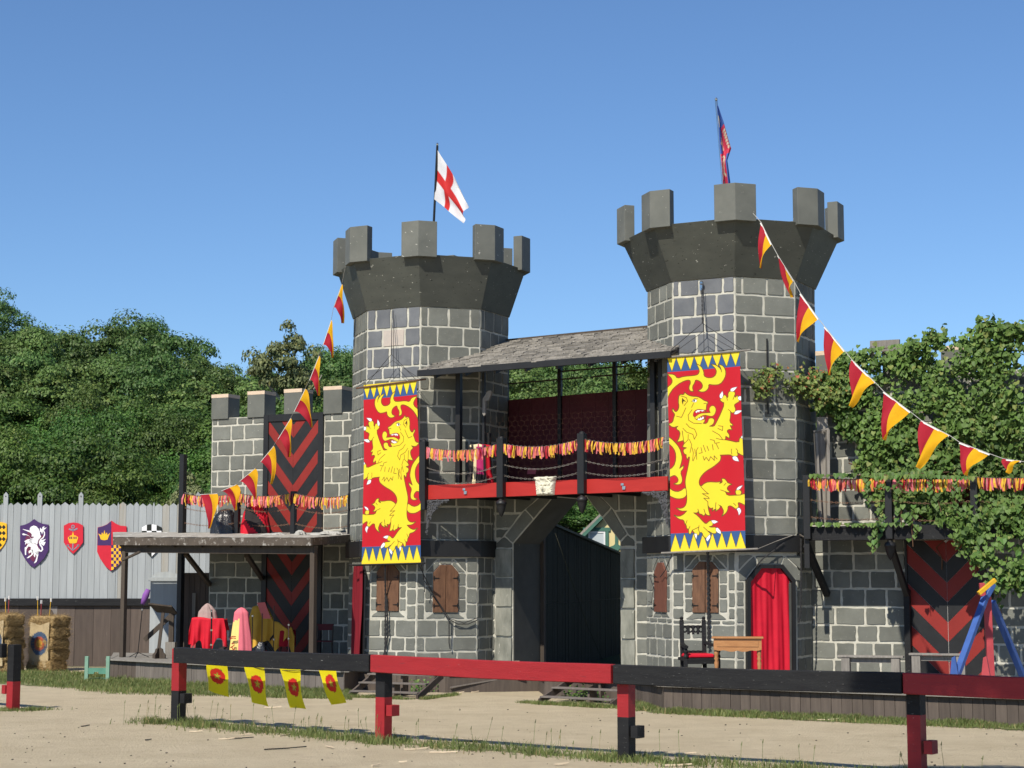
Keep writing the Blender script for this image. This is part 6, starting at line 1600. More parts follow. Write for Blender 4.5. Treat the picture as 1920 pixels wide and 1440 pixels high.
CLAWS = [[(790, 702), (779, 660), (822, 603), (833, 655), (816, 702)], [(928, 602), (942, 565), (1026, 548), (985, 600), (960, 613)], [(1034, 702), (1045, 677), (1095, 675), (1095, 732), (1050, 732)], [(984, 918), (1008, 870), (1100, 868), (1030, 922)], [(1068, 1235), (1105, 1195), (1110, 1262)], [(958, 1505), (976, 1488), (1022, 1490), (1047, 1557), (980, 1546)], [(1010, 1942), (1030, 1902), (1092, 1878), (1054, 1937)], [(1012, 2197), (1050, 2174), (1080, 2225), (1045, 2283), (1036, 2230)], [(674, 2350), (722, 2347), (764, 2368), (700, 2400)], [(733, 2457), (760, 2443), (808, 2500), (802, 2533), (742, 2502)], [(447, 2525), (492, 2528), (478, 2603), (460, 2570)], [(606, 2590), (660, 2533), (668, 2575), (625, 2633), (612, 2612)]]
INKS = [[(322, 830), (300, 880), (262, 960), (200, 945)], [(280, 1108), (330, 1160), (420, 1190), (442, 1258), (480, 1195), (445, 1122), (372, 1095), (325, 1045)], [(352, 1190), (350, 1262), (300, 1312)], [(270, 1142), (278, 1200), (287, 1272)], [(368, 1258), (404, 1332), (380, 1440)], [(690, 1145), (780, 1198), (822, 1255)], [(768, 1075), (828, 1082), (822, 1140), (760, 1110)], [(662, 1262), (712, 1272), (722, 1312), (782, 1302)], [(740, 1245), (790, 1258), (830, 1262)], [(420, 1545), (430, 1440), (410, 1370)], [(482, 1530), (474, 1410), (500, 1370)], [(430, 1550), (480, 1440)], [(512, 1450), (558, 1440), (540, 1370)], [(602, 1425), (572, 1340)], [(642, 1410), (620, 1350)], [(700, 1400), (690, 1330)], [(770, 1385), (740, 1320)], [(570, 1488), (586, 1542), (610, 1502), (645, 1552), (668, 1492), (715, 1545), (712, 1480), (752, 1525)], [(408, 855), (352, 930), (360, 1000), (430, 1040), (545, 1046)], [(430, 770), (402, 825)], [(405, 745), (442, 708), (492, 706)], [(575, 775), (602, 768), (612, 780)], [(542, 1900), (600, 1962), (640, 1995), (560, 1992), (640, 2040), (648, 2058), (578, 2052), (630, 2100), (632, 2150)], [(795, 1940), (862, 1962)], [(770, 2140), (815, 2168)], [(575, 2440), (650, 2512)], [(420, 2482), (512, 2440)], [(515, 2420), (505, 2470), (522, 2512)], [(880, 690), (890, 730)], [(990, 665), (970, 720)], [(935, 880), (905, 855)], [(950, 1390), (945, 1420), (955, 1460)], [(1010, 1385), (1030, 1410), (1025, 1440)], [(260, 670), (330, 690), (350, 740), (300, 800)], [(842, 1880), (870, 1850)], [(975, 2120), (1005, 2150)], [(450, 1390), (460, 1450)], [(735, 2110), (728, 2180)], [(580, 2200), (598, 2262)], [(500, 2200), (520, 2262)], [(350, 2350), (330, 2400)], [(390, 2430), (372, 2470)]]
EAR = [(275, 690), (300, 720), (330, 748), (292, 742), (285, 795), (270, 752)]
def lion_paint(mirror):
    def f(U_, V_):
        u = 1 - U_ if mirror else U_
        X = (79 * (1 - u) + 1058 * u) * (1 - V_) + (130 * (1 - u) + 1138 * u) * V_
        Y = (130 * (1 - u) + 43 * u) * (1 - V_) + (2779 * (1 - u) + 2743 * u) * V_
        C_ = np.tile(REDB, (len(X), 1))
        def fill(a, c_): a = a[:, None]; C_[:] = C_ * (1 - a) + c_ * a
        aa = 5.0; al = lambda d: np.clip(.5 - d / aa, 0, 1)
        # borders
        saw = np.abs(((u * 8) % 1) - .5) * 2           # 0 at tooth centre, 1 at the gap
        top = V_ < .083; fill(top.astype(float), BLU)
        tt = (V_ - .012) / .068; yel = top & ((saw < 1 - tt) | (V_ < .014)); ink = top & (np.abs(saw - (1 - tt)) < .055) & (V_ > .014)
        fill(yel.astype(float), YEL); fill(ink.astype(float), INK)
        bot = V_ > .905; fill(bot.astype(float), BLU); tt = (.985 - V_) / .078
        yel = bot & ((saw < 1 - tt) | (V_ > .985)); ink = bot & (np.abs(saw - (1 - tt)) < .055) & (V_ < .985); fill(yel.astype(float), YEL); fill(ink.astype(float), INK)
        ow = 7.0
        for poly in (smoothpoly(SCROLL), smoothpoly(TAIL), smoothpoly(TAILB), smoothpoly(LION), TOE):
            d = sdf(X, Y, poly); fill(al(d - ow), INK); fill(al(d + ow * .6), YEL)
        for s_ in INKS: fill(al(pld(X, Y, s_) - 4.6), INK)
        d = sdf(X, Y, smoothpoly(MOUTH)); fill(al(d - 4), INK); fill(al(d + 2), REDB)
        d = sdf(X, Y, smoothpoly(TONGUE)); fill(al(d - 5), INK); fill(al(d + 3), YEL)
        for t in TEETH: d = sdf(X, Y, t); fill(al(d - 2.5), INK); fill(al(d + 1), WHT)
        for c_ in CLAWS: d = sdf(X, Y, smoothpoly(c_)); fill(al(d - 3.5), INK * .5 + BLU * .4); fill(al(d + 2), WHT)
        fill(al(sdf(X, Y, EAR)), INK * .6)
        e_ = np.hypot((X - 447) / 34, (Y - 735) / 23) - 1; fill(np.clip(.5 - e_ * 5, 0, 1), INK); e_ = np.hypot((X - 447) / 29, (Y - 735) / 18) - 1; fill(np.clip(.5 - e_ * 5, 0, 1), WHT)
        e_ = np.hypot((X - 440) / 13, (Y - 733) / 15) - 1; fill(np.clip(.5 - e_ * 4, 0, 1), INK * .4)
        return C_
    return f
def banner(fc, quad, off, mirror, lab, rods, seed):
    P4 = []
    for x, y in quad: s_, z_ = fc.sz(x, y, off); P4.append(fc.P(s_, z_, off))
    for k in (2, 3): P4[k] = fc.hit2(quad[k], off + .0)
    n = fc.n
    root = thing('lion_banner', tuple((P4[2] + P4[3]) / 2), lab, 'banner', 'painted lion banners on the towers')
    def pos(u, v):
        p = P4[0].lerp(P4[1], u).lerp(P4[3].lerp(P4[2], u), v)
        return p + n * (.024 * math.sin(u * 13 + seed + v * 2.3) * math.sin(math.pi * v) + .02 * math.sin(u * 5 + v * 7 + seed) * math.sin(math.pi * v) - .03 * math.sin(math.pi * v))
    paint_grid('cloth', pos, 210, 560, lion_paint(mirror), M_PRINT, root)
    for (x0, y0, x1, y1), m in rods:
        b = MB(); a, c_ = fc.hit2((x0, y0), off + .015), fc.hit2((x1, y1), off + .015); b.tube([a, c_], .022, 8); b.obj('rod', m, root)
    return root, P4
def hit2(self, q, off): s_, z_ = self.sz(q[0], q[1], off); return self.P(s_, z_, off)
Face.hit2 = hit2
B2, Q2 = banner(F2['FL'], [(1251, 668), (1387, 656), (1398, 1031), (1258, 1036)], .38, False, 'red banner with a yellow lion facing right on the right tower', [((1228, 672, 1408, 656), M_GREYWOOD), ((1240, 1037, 1421, 1029), M_GREYWOOD)], 1.0)
B1, Q1 = banner(F1['FL'], [(682, 722), (781, 712), (789, 1055), (678, 1058)], .38, True, 'red banner with a yellow lion facing left on the left tower', [((668, 728, 798, 711), M_SHUT), ((655, 1060, 797, 1056), M_IRON)], 2.4)
def rope(pts, r, label, m=M_ROPE, cat='rope', group=None, twist=False):
    b = MB()
    if twist:
        P_ = []; 
        for i in range(len(pts) - 1):
            n_ = max(2, int((pts[i + 1] - pts[i]).length / .03)); P_ += [pts[i].lerp(pts[i + 1], q / n_) for q in range(n_)]
        P_.append(pts[-1])
        for ph in (0, math.pi): b.tube([p + Vector((math.cos(i * .9 + ph), math.sin(i * .9 + ph) * .3, 0)) * r for i, p in enumerate(P_)], r * .9, 5)
    else: b.tube(pts, r, 5)
    o = b.obj('rope', m, None); return tag(o, label, cat, group)
h1 = lambda x, y, o_=.05: F1['FL'].hit2((x, y), o_); h2 = lambda x, y, o_=.05: F2['FL'].hit2((x, y), o_)
h1r = lambda x, y, o_=.05: F1['FR'].hit2((x, y), o_); h2r = lambda x, y, o_=.05: F2['FR'].hit2((x, y), o_); h2l = lambda x, y, o_=.05: F2['L'].hit2((x, y), o_)
rope([h1(735, 582, .1), h1(734, 664, .3)], .009, 'thin black hoisting rope above the left banner'); rope([h1(738, 582, .12), h1(738, 710, .36)], .007, 'second hoisting rope falling to the middle of the left banner rod')
rope([h1(684, 724, .38), h1(734, 664, .3), h1(779, 711, .38)], .008, 'inverted V of rope carrying the left banner rod'); rope([h1(669, 727, .4), h1(736, 676, .3), h1(790, 712, .4)], .006, 'lower rope bridle of the left banner rod')
rope([h2(1316, 540, .1), h2(1317, 606, .3)], .009, 'black hoisting rope above the right banner', twist=True); rope([h2(1319, 540, .12), h2(1320, 660, .36)], .007, 'second hoisting rope falling to the middle of the right banner rod')
rope([h2(1240, 671, .38), h2(1317, 606, .3), h2(1392, 656, .38)], .008, 'inverted V of rope carrying the right banner rod'); rope([h2(1256, 667, .4), h2(1318, 622, .3), h2(1378, 656, .4)], .006, 'lower rope bridle of the right banner rod')
b = MB(); q = h2(1315, 536, .08); b.box((q.x, q.y, q.z), .06, .06, .2, rz=-27); b.lathe((q.x, q.y - .03, q.z + .06), [(.02, -.04), (.045, -.02), (.045, .02), (.02, .04)], 10); o = b.obj('pulley', M_CHROME, None); tag(o, 'small metal pulley block high on the right tower', 'pulley')
rope([h2(1327, 1036, .36), h2(1328, 1075, .1), h2(1329, 1215, .1)], .022, 'thick braided black rope hanging past the shutter of the right tower', twist=True)
rope([h1(722, 1060, .36), h1(723, 1115, .1), h1(722, 1235, .1)], .014, 'black rope hanging over the left shutter of the left tower', twist=True); rope([h1(725, 1118, .11), h1(728, 1190, .1), h1(718, 1235, .1)], .012, 'loose rope loop at the left shutter of the left tower', twist=True)
rope([h1(786, 1060, .4), h1r(815, 1120, .1), h1r(840, 1160, .1), h1r(858, 1170, .1), h1r(878, 1170, .1), h1r(896, 1162, .1)], .012, 'black rope sagging across the right shutter of the left tower')
rope([h1r(793, 1085, .2), h1r(843, 1160, .12), h1r(870, 1168, .12), h1r(896, 1158, .1)], .009, 'second thinner rope sagging across the right shutter'); rope([h1r(842, 1160, .12), h1r(842, 1205, .1), h1r(844, 1217, .1)], .014, 'short knotted rope end below the right shutter of the left tower')
rope([h1(790, 1058, .42), h1r(795, 1085, .25), h1r(796, 1110, .2)], .012, 'tied rope end below the left banner rod')
rope([h2l(1232, 1083, .12), h2l(1217, 1078, .14), h2l(1225, 1100, .12), h2l(1222, 1130, .12), h2l(1216, 1128, .12)], .010, 'tangled black cord at the narrow red brown shutter'); rope([h2(1260, 1040, .38), h2l(1247, 1070, .12), h2l(1238, 1082, .12)], .010, 'cord tied from the right banner rod to the narrow shutter')
rope([h2(1421, 1029, .4), h2r(1455, 1015, .15), h2r(1488, 1003, .12)], .009, 'pale cord from the right banner rod end to the belt board', M_GREYWOOD); rope([h2r(1470, 1018, .14), h2r(1430, 1048, .14), h2r(1418, 1062, .14)], .012, 'black cord tied above the red curtain door', twist=True)
rope([h2r(1502, 1003, .12), h2r(1502, 1040, .1), h2r(1501, 1150, .08), h2r(1497, 1168, .08)], .013, 'black rope hanging at the right corner of the right tower', twist=True)
rope([h2r(1499, 1002, .16), h2r(1509, 1008, .2), h2r(1513, 1030, .2)], .014, 'chain end looped at the corner of the right tower', M_CHAIN)
b = MB(); b.beam(h2r(1438, 635, .04), h2r(1440, 776, .04), .03, .03); o = b.obj('iron_rod', M_IRON, None); tag(o, 'vertical dark iron rod on the right tower by the vine sprig', 'rod')

# ---------------- flags on the towers ----------------
def cross_paint(U_, V_):
    C_ = np.tile(np.array([.80, .79, .80]), (len(U_), 1)); m = (np.abs(U_ - .40) < .085) | (np.abs(V_ - .5) < .105); C_[m] = (.62, .03, .03); return C_
def flagpole(p0, p1, r, label, m):
    root = thing('flagpole', tuple(p0), label, 'flagpole'); b = MB(); b.tube([p0, p1], r, 8); b.obj('pole', m, root)
    b = MB(); b.lathe(tuple(p1), [(.01, 0), (.03, .02), (.035, .05), (.02, .08), (.004, .09)], 8); b.obj('finial', M_CHROME, root); return root
Yf = 43.85
flagpole(W(811, 470, Yf), W(820, 274, Yf), .03, 'dark thin flagpole on the left tower', M_IRON)
q = [W(820, 281, Yf - .02), W(876, 384, Yf - .25), W(868, 419, Yf - .3), W(815, 374, Yf - .02)]
def pos(u, v):
    p = q[0].lerp(q[1], u).lerp(q[3].lerp(q[2], u), v); sag = .10 * math.sin(math.pi * u); n_ = Vector((-.35, -.93, 0))
    return p + n_ * (.06 * u * math.sin(v * 11 + u * 4) + .035 * math.sin(u * 9 - v * 4)) + Vector((.02, 0, .06)) * math.sin(math.pi * u) * (1 - v) + Vector((.05, 0, 0)) * math.sin(v * 9) * u
o = paint_grid('flag', pos, 50, 40, cross_paint, M_PRINTT); tag(o, 'white flag with a red cross hanging limp above the left tower', 'flag')
Yf = 38.87
flagpole(W(1360, 400, Yf), W(1343, 190, Yf), .028, 'thin flagpole leaning slightly left on the right tower', M_CHROME)
def blue_paint(U_, V_):
    C_ = np.tile(np.array([.07, .15, .46]), (len(U_), 1)); RD = np.array([.70, .06, .12]); CR = np.array([.72, .66, .48])
    r1 = (V_ > .24) & (U_ > .45 + (.3 - V_) * .5) & (V_ < .58); r2 = (V_ > .55) & (U_ < .62); r3 = (V_ > .42) & (V_ < .60) & (U_ > .3 - 0)
    C_[r1 | r2 | r3] = RD
    for a, b_, w_ in (((.1, .12), (.16, .2), .05), ((.5, .13), (.5, .16), .05), ((.30, .35), (.34, .47), .07), ((.16, .40), (.4, .40), .04)): C_[pld(U_, V_ * 3, [(a[0], a[1] * 3), (b_[0], b_[1] * 3)]) < w_] = CR
    for k in range(6):
        v0 = .30 + k * .036; C_[pld(U_, V_ * 3, [(.62 + k * .02, v0 * 3), (.95, (v0 - .012) * 3)]) < .035] = CR
    for pts in ([(.12, .62), (.4, .60), (.5, .66), (.3, .72)], [(.15, .68), (.2, .76), (.12, .84)], [(.4, .66), (.52, .70), (.45, .76)], [(.1, .80), (.25, .86), (.15, .92), (.3, .98)], [(.4, .78), (.35, .86), (.5, .9)]): C_[pld(U_, V_ * 3, [(a, b_ * 3) for a, b_ in pts]) < .045] = CR
    return C_
def pos(u, v):
    L_ = [(1344, 197), (1347, 250), (1350, 285), (1352, 310), (1355, 345)]; R_ = [(1346, 200), (1358, 234), (1372, 277), (1364, 300), (1371, 345)]
    t = v * 4; i = min(3, int(t)); f = t - i
    a = W(L_[i][0] + (L_[i + 1][0] - L_[i][0]) * f, L_[i][1] + (L_[i + 1][1] - L_[i][1]) * f, Yf - .05); c_ = W(R_[i][0] + (R_[i + 1][0] - R_[i][0]) * f, R_[i][1] + (R_[i + 1][1] - R_[i][1]) * f, Yf - .05)
    return a.lerp(c_, u) + Vector((0, -1, 0)) * (.07 * math.sin(u * 9 + v * 2) + .04 * math.sin(v * 10))
o = paint_grid('flag', pos, 40, 90, blue_paint, M_PRINTT); tag(o, 'blue and red heraldic flag hanging folded above the right tower', 'flag')

# ---------------- bunting strings ----------------
def bunting(root_label, string, pens, Yf_, order):
    pts = [W(x, y, Yf_(x)) for x, y in string]
    root = thing('pennant_bunting', tuple(pts[0]), root_label, 'bunting')
    b = MB(); b.tube(pts, .005 if order == 'yr' else .007, 5); b.obj('cord', M_GREYWOOD if order == 'yr' else C_SHEET, root)
    for k, (a, c_, t) in enumerate(pens):
        A, C, T_ = W(*a, Yf_(a[0])), W(*c_, Yf_(c_[0])), W(*t, Yf_((a[0] + c_[0]) / 2))
        n = (C - A).cross(T_ - A).normalized(); 
        if n.y > 0: n = -n
        N_ = 14; V = []; Fq = []; mi = []; idx = {}
        sdn = RN.uniform(-1, 1); am = RN.uniform(.05, .10)
        for i in range(N_ + 1):
            for j in range(N_ + 1):
                u, v = j / N_, i / N_
                p = A.lerp(C, u).lerp(T_, v)
                # the apex half turns over a little like hanging cloth
                p = p + n * (am * math.sin(u * 6.5 + sdn * 2 + v * 3) * v * (1 - v * .6) * 1.6 + .04 * v * math.sin(v * 5 + sdn)) + (A - C).normalized() * ((.17 if order == 'yr' else .05) * math.sin(math.pi * v ** .8) * (1 - u * .35))
                V.append(tuple(p))
        for i in range(N_):
            for j in range(N_):
                Fq.append((i * (N_ + 1) + j, (i + 1) * (N_ + 1) + j, (i + 1) * (N_ + 1) + j + 1, i * (N_ + 1) + j + 1)); mi.append(0 if j < N_ / 2 else 1)
        mats_ = [C_PEN_Y, C_PEN_R] if order == 'yr' else [C_PEN_R, C_PEN_Y]
        o = np_mesh('pennant', np.array(V), np.array(Fq), mats_, root, mi, smooth=True)
        e = (C - A).normalized(); b = MB(); dn = ((T_ - (A + C) / 2)); dn = (dn - e * dn.dot(e)).normalized(); off = n * -.006
        b.add([A, C, C + dn * (.012 if order == 'yr' else .03), A + dn * (.012 if order == 'yr' else .03)], [(0, 3, 2, 1)]); b.v = [v - n * .0 + Vector((0, -.004, 0)) for v in b.v]; b.obj('hem', C_HEM, root)
    return root
lf = lambda x: 43.41 + (655 - x) / 315 * 3.6
bunting('pennant bunting from the left tower crown down to the pavilion corner', [(650, 488), (641, 532), (625, 578), (621, 600), (605, 648), (597, 667), (580, 713), (572, 729), (551, 772), (545, 784), (521, 823), (513, 836), (488, 866), (478, 878), (449, 902), (443, 908), (415, 920), (407, 925), (375, 928), (346, 924)],
        [((641, 533), (625, 577), (641, 606)), ((621, 600), (605, 648), (622, 671)), ((598, 667), (580, 713), (596, 742)), ((572, 729), (551, 772), (583, 802)), ((545, 784), (521, 823), (540, 857)), ((513, 836), (488, 866), (508, 908)), ((478, 878), (449, 902), (477, 937)), ((443, 908), (415, 920), (441, 957)), ((407, 925), (375, 927), (390, 991))], lf, 'yr')
rf_ = lambda x: 35.79 - (x - 1414) / 506 * 6.5
bunting('pennant bunting from the right tower crown down to the right edge', [(1412, 400), (1427, 417), (1447, 458), (1458, 478), (1488, 526), (1501, 550), (1535, 598), (1546, 612), (1584, 658), (1597, 674), (1641, 717), (1657, 734), (1707, 772), (1727, 788), (1780, 816), (1799, 829), (1856, 851), (1881, 860), (1915, 865), (1960, 870)],
        [((1427, 417), (1447, 458), (1424, 502)), ((1458, 478), (1488, 526), (1482, 558)), ((1501, 550), (1535, 598), (1494, 640)), ((1546, 612), (1584, 658), (1553, 703)), ((1597, 674), (1641, 717), (1594, 762)), ((1657, 734), (1707, 772), (1656, 824)), ((1727, 788), (1780, 816), (1720, 877)), ((1799, 829), (1856, 851), (1808, 890)), ((1881, 860), (1915, 864), (1887, 886))], rf_, 'ry')

# ---------------- plaster face on the balcony beam ----------------
(sm0, zm1), (sm1, zm0) = FB.sz(1000, 894, .1), FB.sz(1040, 928, .1)
wm, hm = sm1 - sm0, zm1 - zm0; N_ = 64; V = []; Fq = []
def relief(x, y):   # x,y in -1..1, y up
    g = lambda cx, cy, sx, sy: math.exp(-(((x - cx) / sx) ** 2 + ((y - cy) / sy) ** 2))
    face = g(-.05, -.15, .42, .62) ** .6
    h = .10 * face + .07 * g(-.06, -.2, .08, .24) + .03 * g(-.06, -.36, .09, .07) - .07 * g(-.24, .0, .12, .08) - .07 * g(.13, .0, .12, .08) + .025 * g(-.05, -.52, .14, .045) - .04 * g(-.05, -.58, .15, .03) + .02 * g(-.05, -.72, .12, .09)
    out = 1 - min(1, face * 1.6)
    c_ = noise.noise(Vector((x * 4.2, y * 4.2, 2))) * .5 + .5; c2 = noise.noise(Vector((x * 9, y * 9, 7)))
    h += out * (.045 + .085 * c_ + .03 * c2)
    h += .05 * max(0, (y - .55)) * 2
    return h * .85
for j in range(N_ + 1):
    for i in range(N_ + 1):
        u, v = i / N_ * 2 - 1, j / N_ * 2 - 1
        wdt = .80 + .20 * (v * .5 + .5) ** 1.5 + .03 * noise.noise(Vector((v * 5, u > 0, 1))); e_ = 1 - max(abs(u), abs(v)) ** 14
        V.append(tuple(FB.P(sm0 + wm / 2 * (1 + u * wdt), zm0 + hm * (v * .5 + .5) + .012 * noise.noise(Vector((u * 5, v, 4))), .005 + (.05 + relief(u, v)) * e_)))
for j in range(N_):
    for i in range(N_): Fq.append((j * (N_ + 1) + i, j * (N_ + 1) + i + 1, (j + 1) * (N_ + 1) + i + 1, (j + 1) * (N_ + 1) + i))
o = np_mesh('plaster_mask', np.array(V), np.array(Fq), M_PLASTER, None, smooth=True); tag(o, 'white plaster female face keystone fixed to the red balcony beam', 'carving')
# costume cloths on the balcony
s_, _ = FP.sz(890, 900, .25); q = FP.P(s_, 0, .05); zb_f = zb_(s_) + .22
drape('costume_cloth', (q.x, q.y, zb_f), [(0, .34, .16), (.12, .34, .16), (.4, .27, .14), (.8, .25, .12), (1.05, .27, .12), (1.08, .02, .02)], None, 'magenta, black and cream costume cloth heaped on the central balcony', 'cloth', 5, .04, seed=14, mats=[C_BLK, C_MAG, C_CREAM, C_TCLOTH],
      mfun=lambda u, t: 3 if (u > .84) else (2 if (t < .12 and u > .72) or .66 < u < .69 or (t > .72 and .6 < u < .8 and (u * 40) % 2 < 1) else 1 if (.69 < u < .80 and t > .35) or (t < .1 and .65 < u < .72) or t > .93 else 0))
o = bpy.data.objects[-1] if False else None
b = MB(); q2 = BK.hit(992, 883, .02); b.add([BK.hit(988, 889, .04), BK.hit(1004, 889, .04), BK.hit(1006, 878, .04), BK.hit(990, 878, .04)], [(0, 1, 2, 3)]); o = b.obj('reflector_plate', C_PINK, None); tag(o, 'small pinkish plate on the maroon back wall of the balcony', 'plate')

# ---------------- throne, table, benches, striped tripod ----------------
Yt = 36.67
def throne(px0, px1, Y):
    x0, x1 = W(px0, 1200, Y).x, W(px1, 1200, Y).x; cx = (x0 + x1) / 2; w_ = x1 - x0; rz = 12; a = rad(rz)
    root = thing('carved_throne', (cx, Y, ZF), 'tall black carved armchair with a red seat left of the wooden table', 'chair')
    ex, ey = Vector((math.cos(a), math.sin(a), 0)), Vector((-math.sin(a), math.cos(a), 0)); B0 = Vector((cx, Y, ZF))
    P = lambda x, y, z: B0 + ex * x + ey * y + Z * z
    hw = w_ * .44; top = zt_y(1160, Y) - ZF
    def bar(p, q, w1, w2, name): b = MB(); b.beam(p, q, w1, w2); return b.obj(name, M_RAILBLK, root, bevel=.006)
    for sx in (-1, 1):
        bar(P(sx * hw * .62, .28, 0), P(sx * hw * .62, .32, top - .06), .085, .085, 'rear_post')
        b = MB(); q = P(sx * hw * .62, .32, top - .07); b.lathe(tuple(q), [(.03, 0), (.05, .02), (.03, .05), (.045, .08), (.01, .11)], 8); b.obj('post_finial', M_RAILBLK, root)
        bar(P(sx * hw * .9, -.28, 0), P(sx * hw * .9, -.28, .42), .08, .08, 'leg')
        b = MB(); q = P(sx * hw * .9, -.28, .42); b.lathe(tuple(q), [(.035, 0), (.05, .05), (.03, .1), (.05, .16), (.03, .22), (.04, .25)], 8); b.obj('arm_support', M_RAILBLK, root)
        b = MB(); pts = [P(sx * hw * .64, .3, .74), P(sx * hw * .78, .05, .70), P(sx * hw * .9, -.2, .68), P(sx * hw * .92, -.36, .66)]
        for i in range(3): b.beam(pts[i], pts[i + 1], .08, .05)
        b.obj('armrest', M_RAILBLK, root)
        bar(P(sx * hw * .85, -.28, .14), P(sx * hw * .62, .28, .14), .045, .045, 'stretcher')
    bar(P(-hw * .9, -.28, .37), P(hw * .9, -.28, .37), .06, .1, 'seat_rail'); bar(P(-hw * .9, -.28, .12), P(hw * .9, -.28, .12), .04, .06, 'stretcher')
    b = MB(); b.frame(P(0, 0, .41), ex * hw * .88, ey * .28, Z * .03); b.obj('seat_board', M_RAILBLK, root)
    b = MB(); b.frame(P(0, -.01, .475), ex * hw * .72, ey * .26, Z * .045); b.obj('seat_cushion', C_CURT, root, bevel=.03)
    for zc in (top - .26, top - .78):
        b = MB(); n_ = 26
        for k in range(n_):     # fretted crest rails: two interlaced waves between beads
            t0, t1 = k / n_, (k + 1) / n_; f = lambda t: .055 * math.sin(t * 4 * math.pi)
            for sg in (1, -1): b.beam(P((t0 * 2 - 1) * hw * .6, .31, zc + .03 + sg * f(t0)), P((t1 * 2 - 1) * hw * .6, .31, zc + .03 + sg * f(t1)), .04, .028)
        for t in (-.45, 0, .45): b.beam(P(t * hw * .6, .29, zc - .07), P(t * hw * .6, .29, zc + .12), .05, .03)
        b.beam(P(-hw * .6, .31, zc + .1), P(hw * .6, .31, zc + .1), .04, .03)
        b.obj('carved_rail', M_RAILBLK, root)
    return root
zt_y = lambda py, Y: W(960, py, Y).z
throne(1268, 1348, 36.74)
def writing_table(px0, px1, pyt, Y):
    x0, x1 = W(px0, 1200, Y).x, W(px1, 1200, Y).x; rz = -8; a = rad(rz); w_ = (x1 - x0); cx = (x0 + x1) / 2
    ex, ey = Vector((math.cos(a), math.sin(a), 0)), Vector((-math.sin(a), math.cos(a), 0)); B0 = Vector((cx, Y, ZF)); P = lambda x, y, z: B0 + ex * x + ey * y + Z * z
    top = zt_y(pyt, Y) - ZF; hw = w_ / 2; root = thing('writing_table', (cx, Y, ZF), 'honey brown wooden table with turned legs before the red curtain', 'table')
    b = MB(); b.frame(P(0, 0, top - .015), ex * hw, ey * .26, Z * .017); b.obj('table_top', M_TABLE, root, bevel=.006)
    b = MB(); b.frame(P(0, 0, top - .13), ex * (hw - .04), ey * .22, Z * .095); b.obj('drawer_box', M_TABLE, root)
    pl_ = Plane(P(0, -.225, 0), 8); n_ = 20; poly = [(-hw + .04, ZF + top - .22), (hw - .04, ZF + top - .22)] + [((hw - .04) * (1 - 2 * k / n_), ZF + top - .25 - .022 * abs(math.sin(k / n_ * math.pi * 4)) - (.02 if 4 < k < 16 else 0)) for k in range(n_ + 1)]
    b = MB(); b.prism(pl_, poly, 0, .02); b.obj('scalloped_apron', M_TABLE, root)
    b = MB(); b.frame(P(0, -.228, top - .13), ex * (hw * .8), ey * .004, Z * .06); b.obj('drawer_front', M_TABLE, root)
    for sx in (-1, 1):
        for sy in (-1, 1):
            q = P(sx * (hw - .09), sy * .17, 0); b = MB(); h = top - .22
            b.lathe(tuple(q), [(.025, 0), (.034, .04), (.03, .08), (.045, .12), (.028, .17), (.036, h * .4), (.045, h * .55), (.028, h * .62), (.048, h * .68), (.03, h * .74), (.045, h * .8), (.045, h)], 12); b.obj('turned_leg', M_TABLE, root, smooth=True)
    return root
writing_table(1335, 1431, 1194, 36.08)
def bench(px0, px1, pyt, Y, lab):
    x0, x1 = W(px0, 1250, Y).x, W(px1, 1250, Y).x; top = zt_y(pyt, Y) - ZF; rz = -18; a = rad(rz); hw = (x1 - x0) / 2 / math.cos(a) * .96; cx = (x0 + x1) / 2
    ex, ey = Vector((math.cos(a), math.sin(a), 0)), Vector((-math.sin(a), math.cos(a), 0)); B0 = Vector((cx, Y, ZF)); P = lambda x, y, z: B0 + ex * x + ey * y + Z * z
    root = thing('wooden_bench', (cx, Y, ZF), lab, 'bench', 'weathered grey benches on the right stage')
    b = MB(); b.frame(P(0, 0, top - .02), ex * hw, ey * .14, Z * .02); b.obj('seat', M_GREYWOOD, root, bevel=.004)
    for sx in (-1, 1): b = MB(); b.frame(P(sx * hw * .76, 0, (top - .04) / 2), ex * .085, ey * .12, Z * (top - .04) / 2); b.obj('leg', M_GREYWOOD, root)
    b = MB(); b.frame(P(0, -.02, top - .1), ex * hw * .74, ey * .02, Z * .05); b.obj('brace_board', M_GREYWOOD, root)
bench(1573, 1693, 1229, 36.81, 'weathered grey bench against the stone wall left of the support post'); bench(1707, 1813, 1225, 35.93, 'weathered grey bench in front of the chevron door')
# striped quintain: leaning blue and red beams
Yq = 34.31; root = thing('painted_tripod', (W(1845, 1255, Yq).x, Yq, ZF), 'blue and red painted wooden tripod with a yellow arm at the right edge', 'tripod')
def qb(x0, y0, Y0, x1, y1, Y1, w1, w2, m, name): b = MB(); b.beam(W(x0, y0, Y0), W(x1, y1, Y1), w1, w2); b.obj(name, m, root, bevel=.006)
qb(1848, 1118, 34.16, 1793, 1268, 33.25, .12, .10, M_BLUEP, 'blue_leg'); qb(1851, 1118, 34.31, 1858, 1270, 34.31, .13, .11, M_REDP, 'red_leg'); qb(1860, 1128, 34.61, 1918, 1268, 35.52, .12, .10, M_BLUEP, 'blue_leg')
qb(1862, 1095, 34.31, 1846, 1125, 34.23, .10, .10, M_BLUEP, 'blue_head'); qb(1841, 1093, 34.16, 1843, 1118, 34.16, .10, .08, M_REDP, 'red_head'); qb(1835, 1113, 33.92, 1866, 1087, 34, .07, .08, M_YELP, 'yellow_arm')
pl_ = Plane(W(1790, 1250, 33.25), 25)
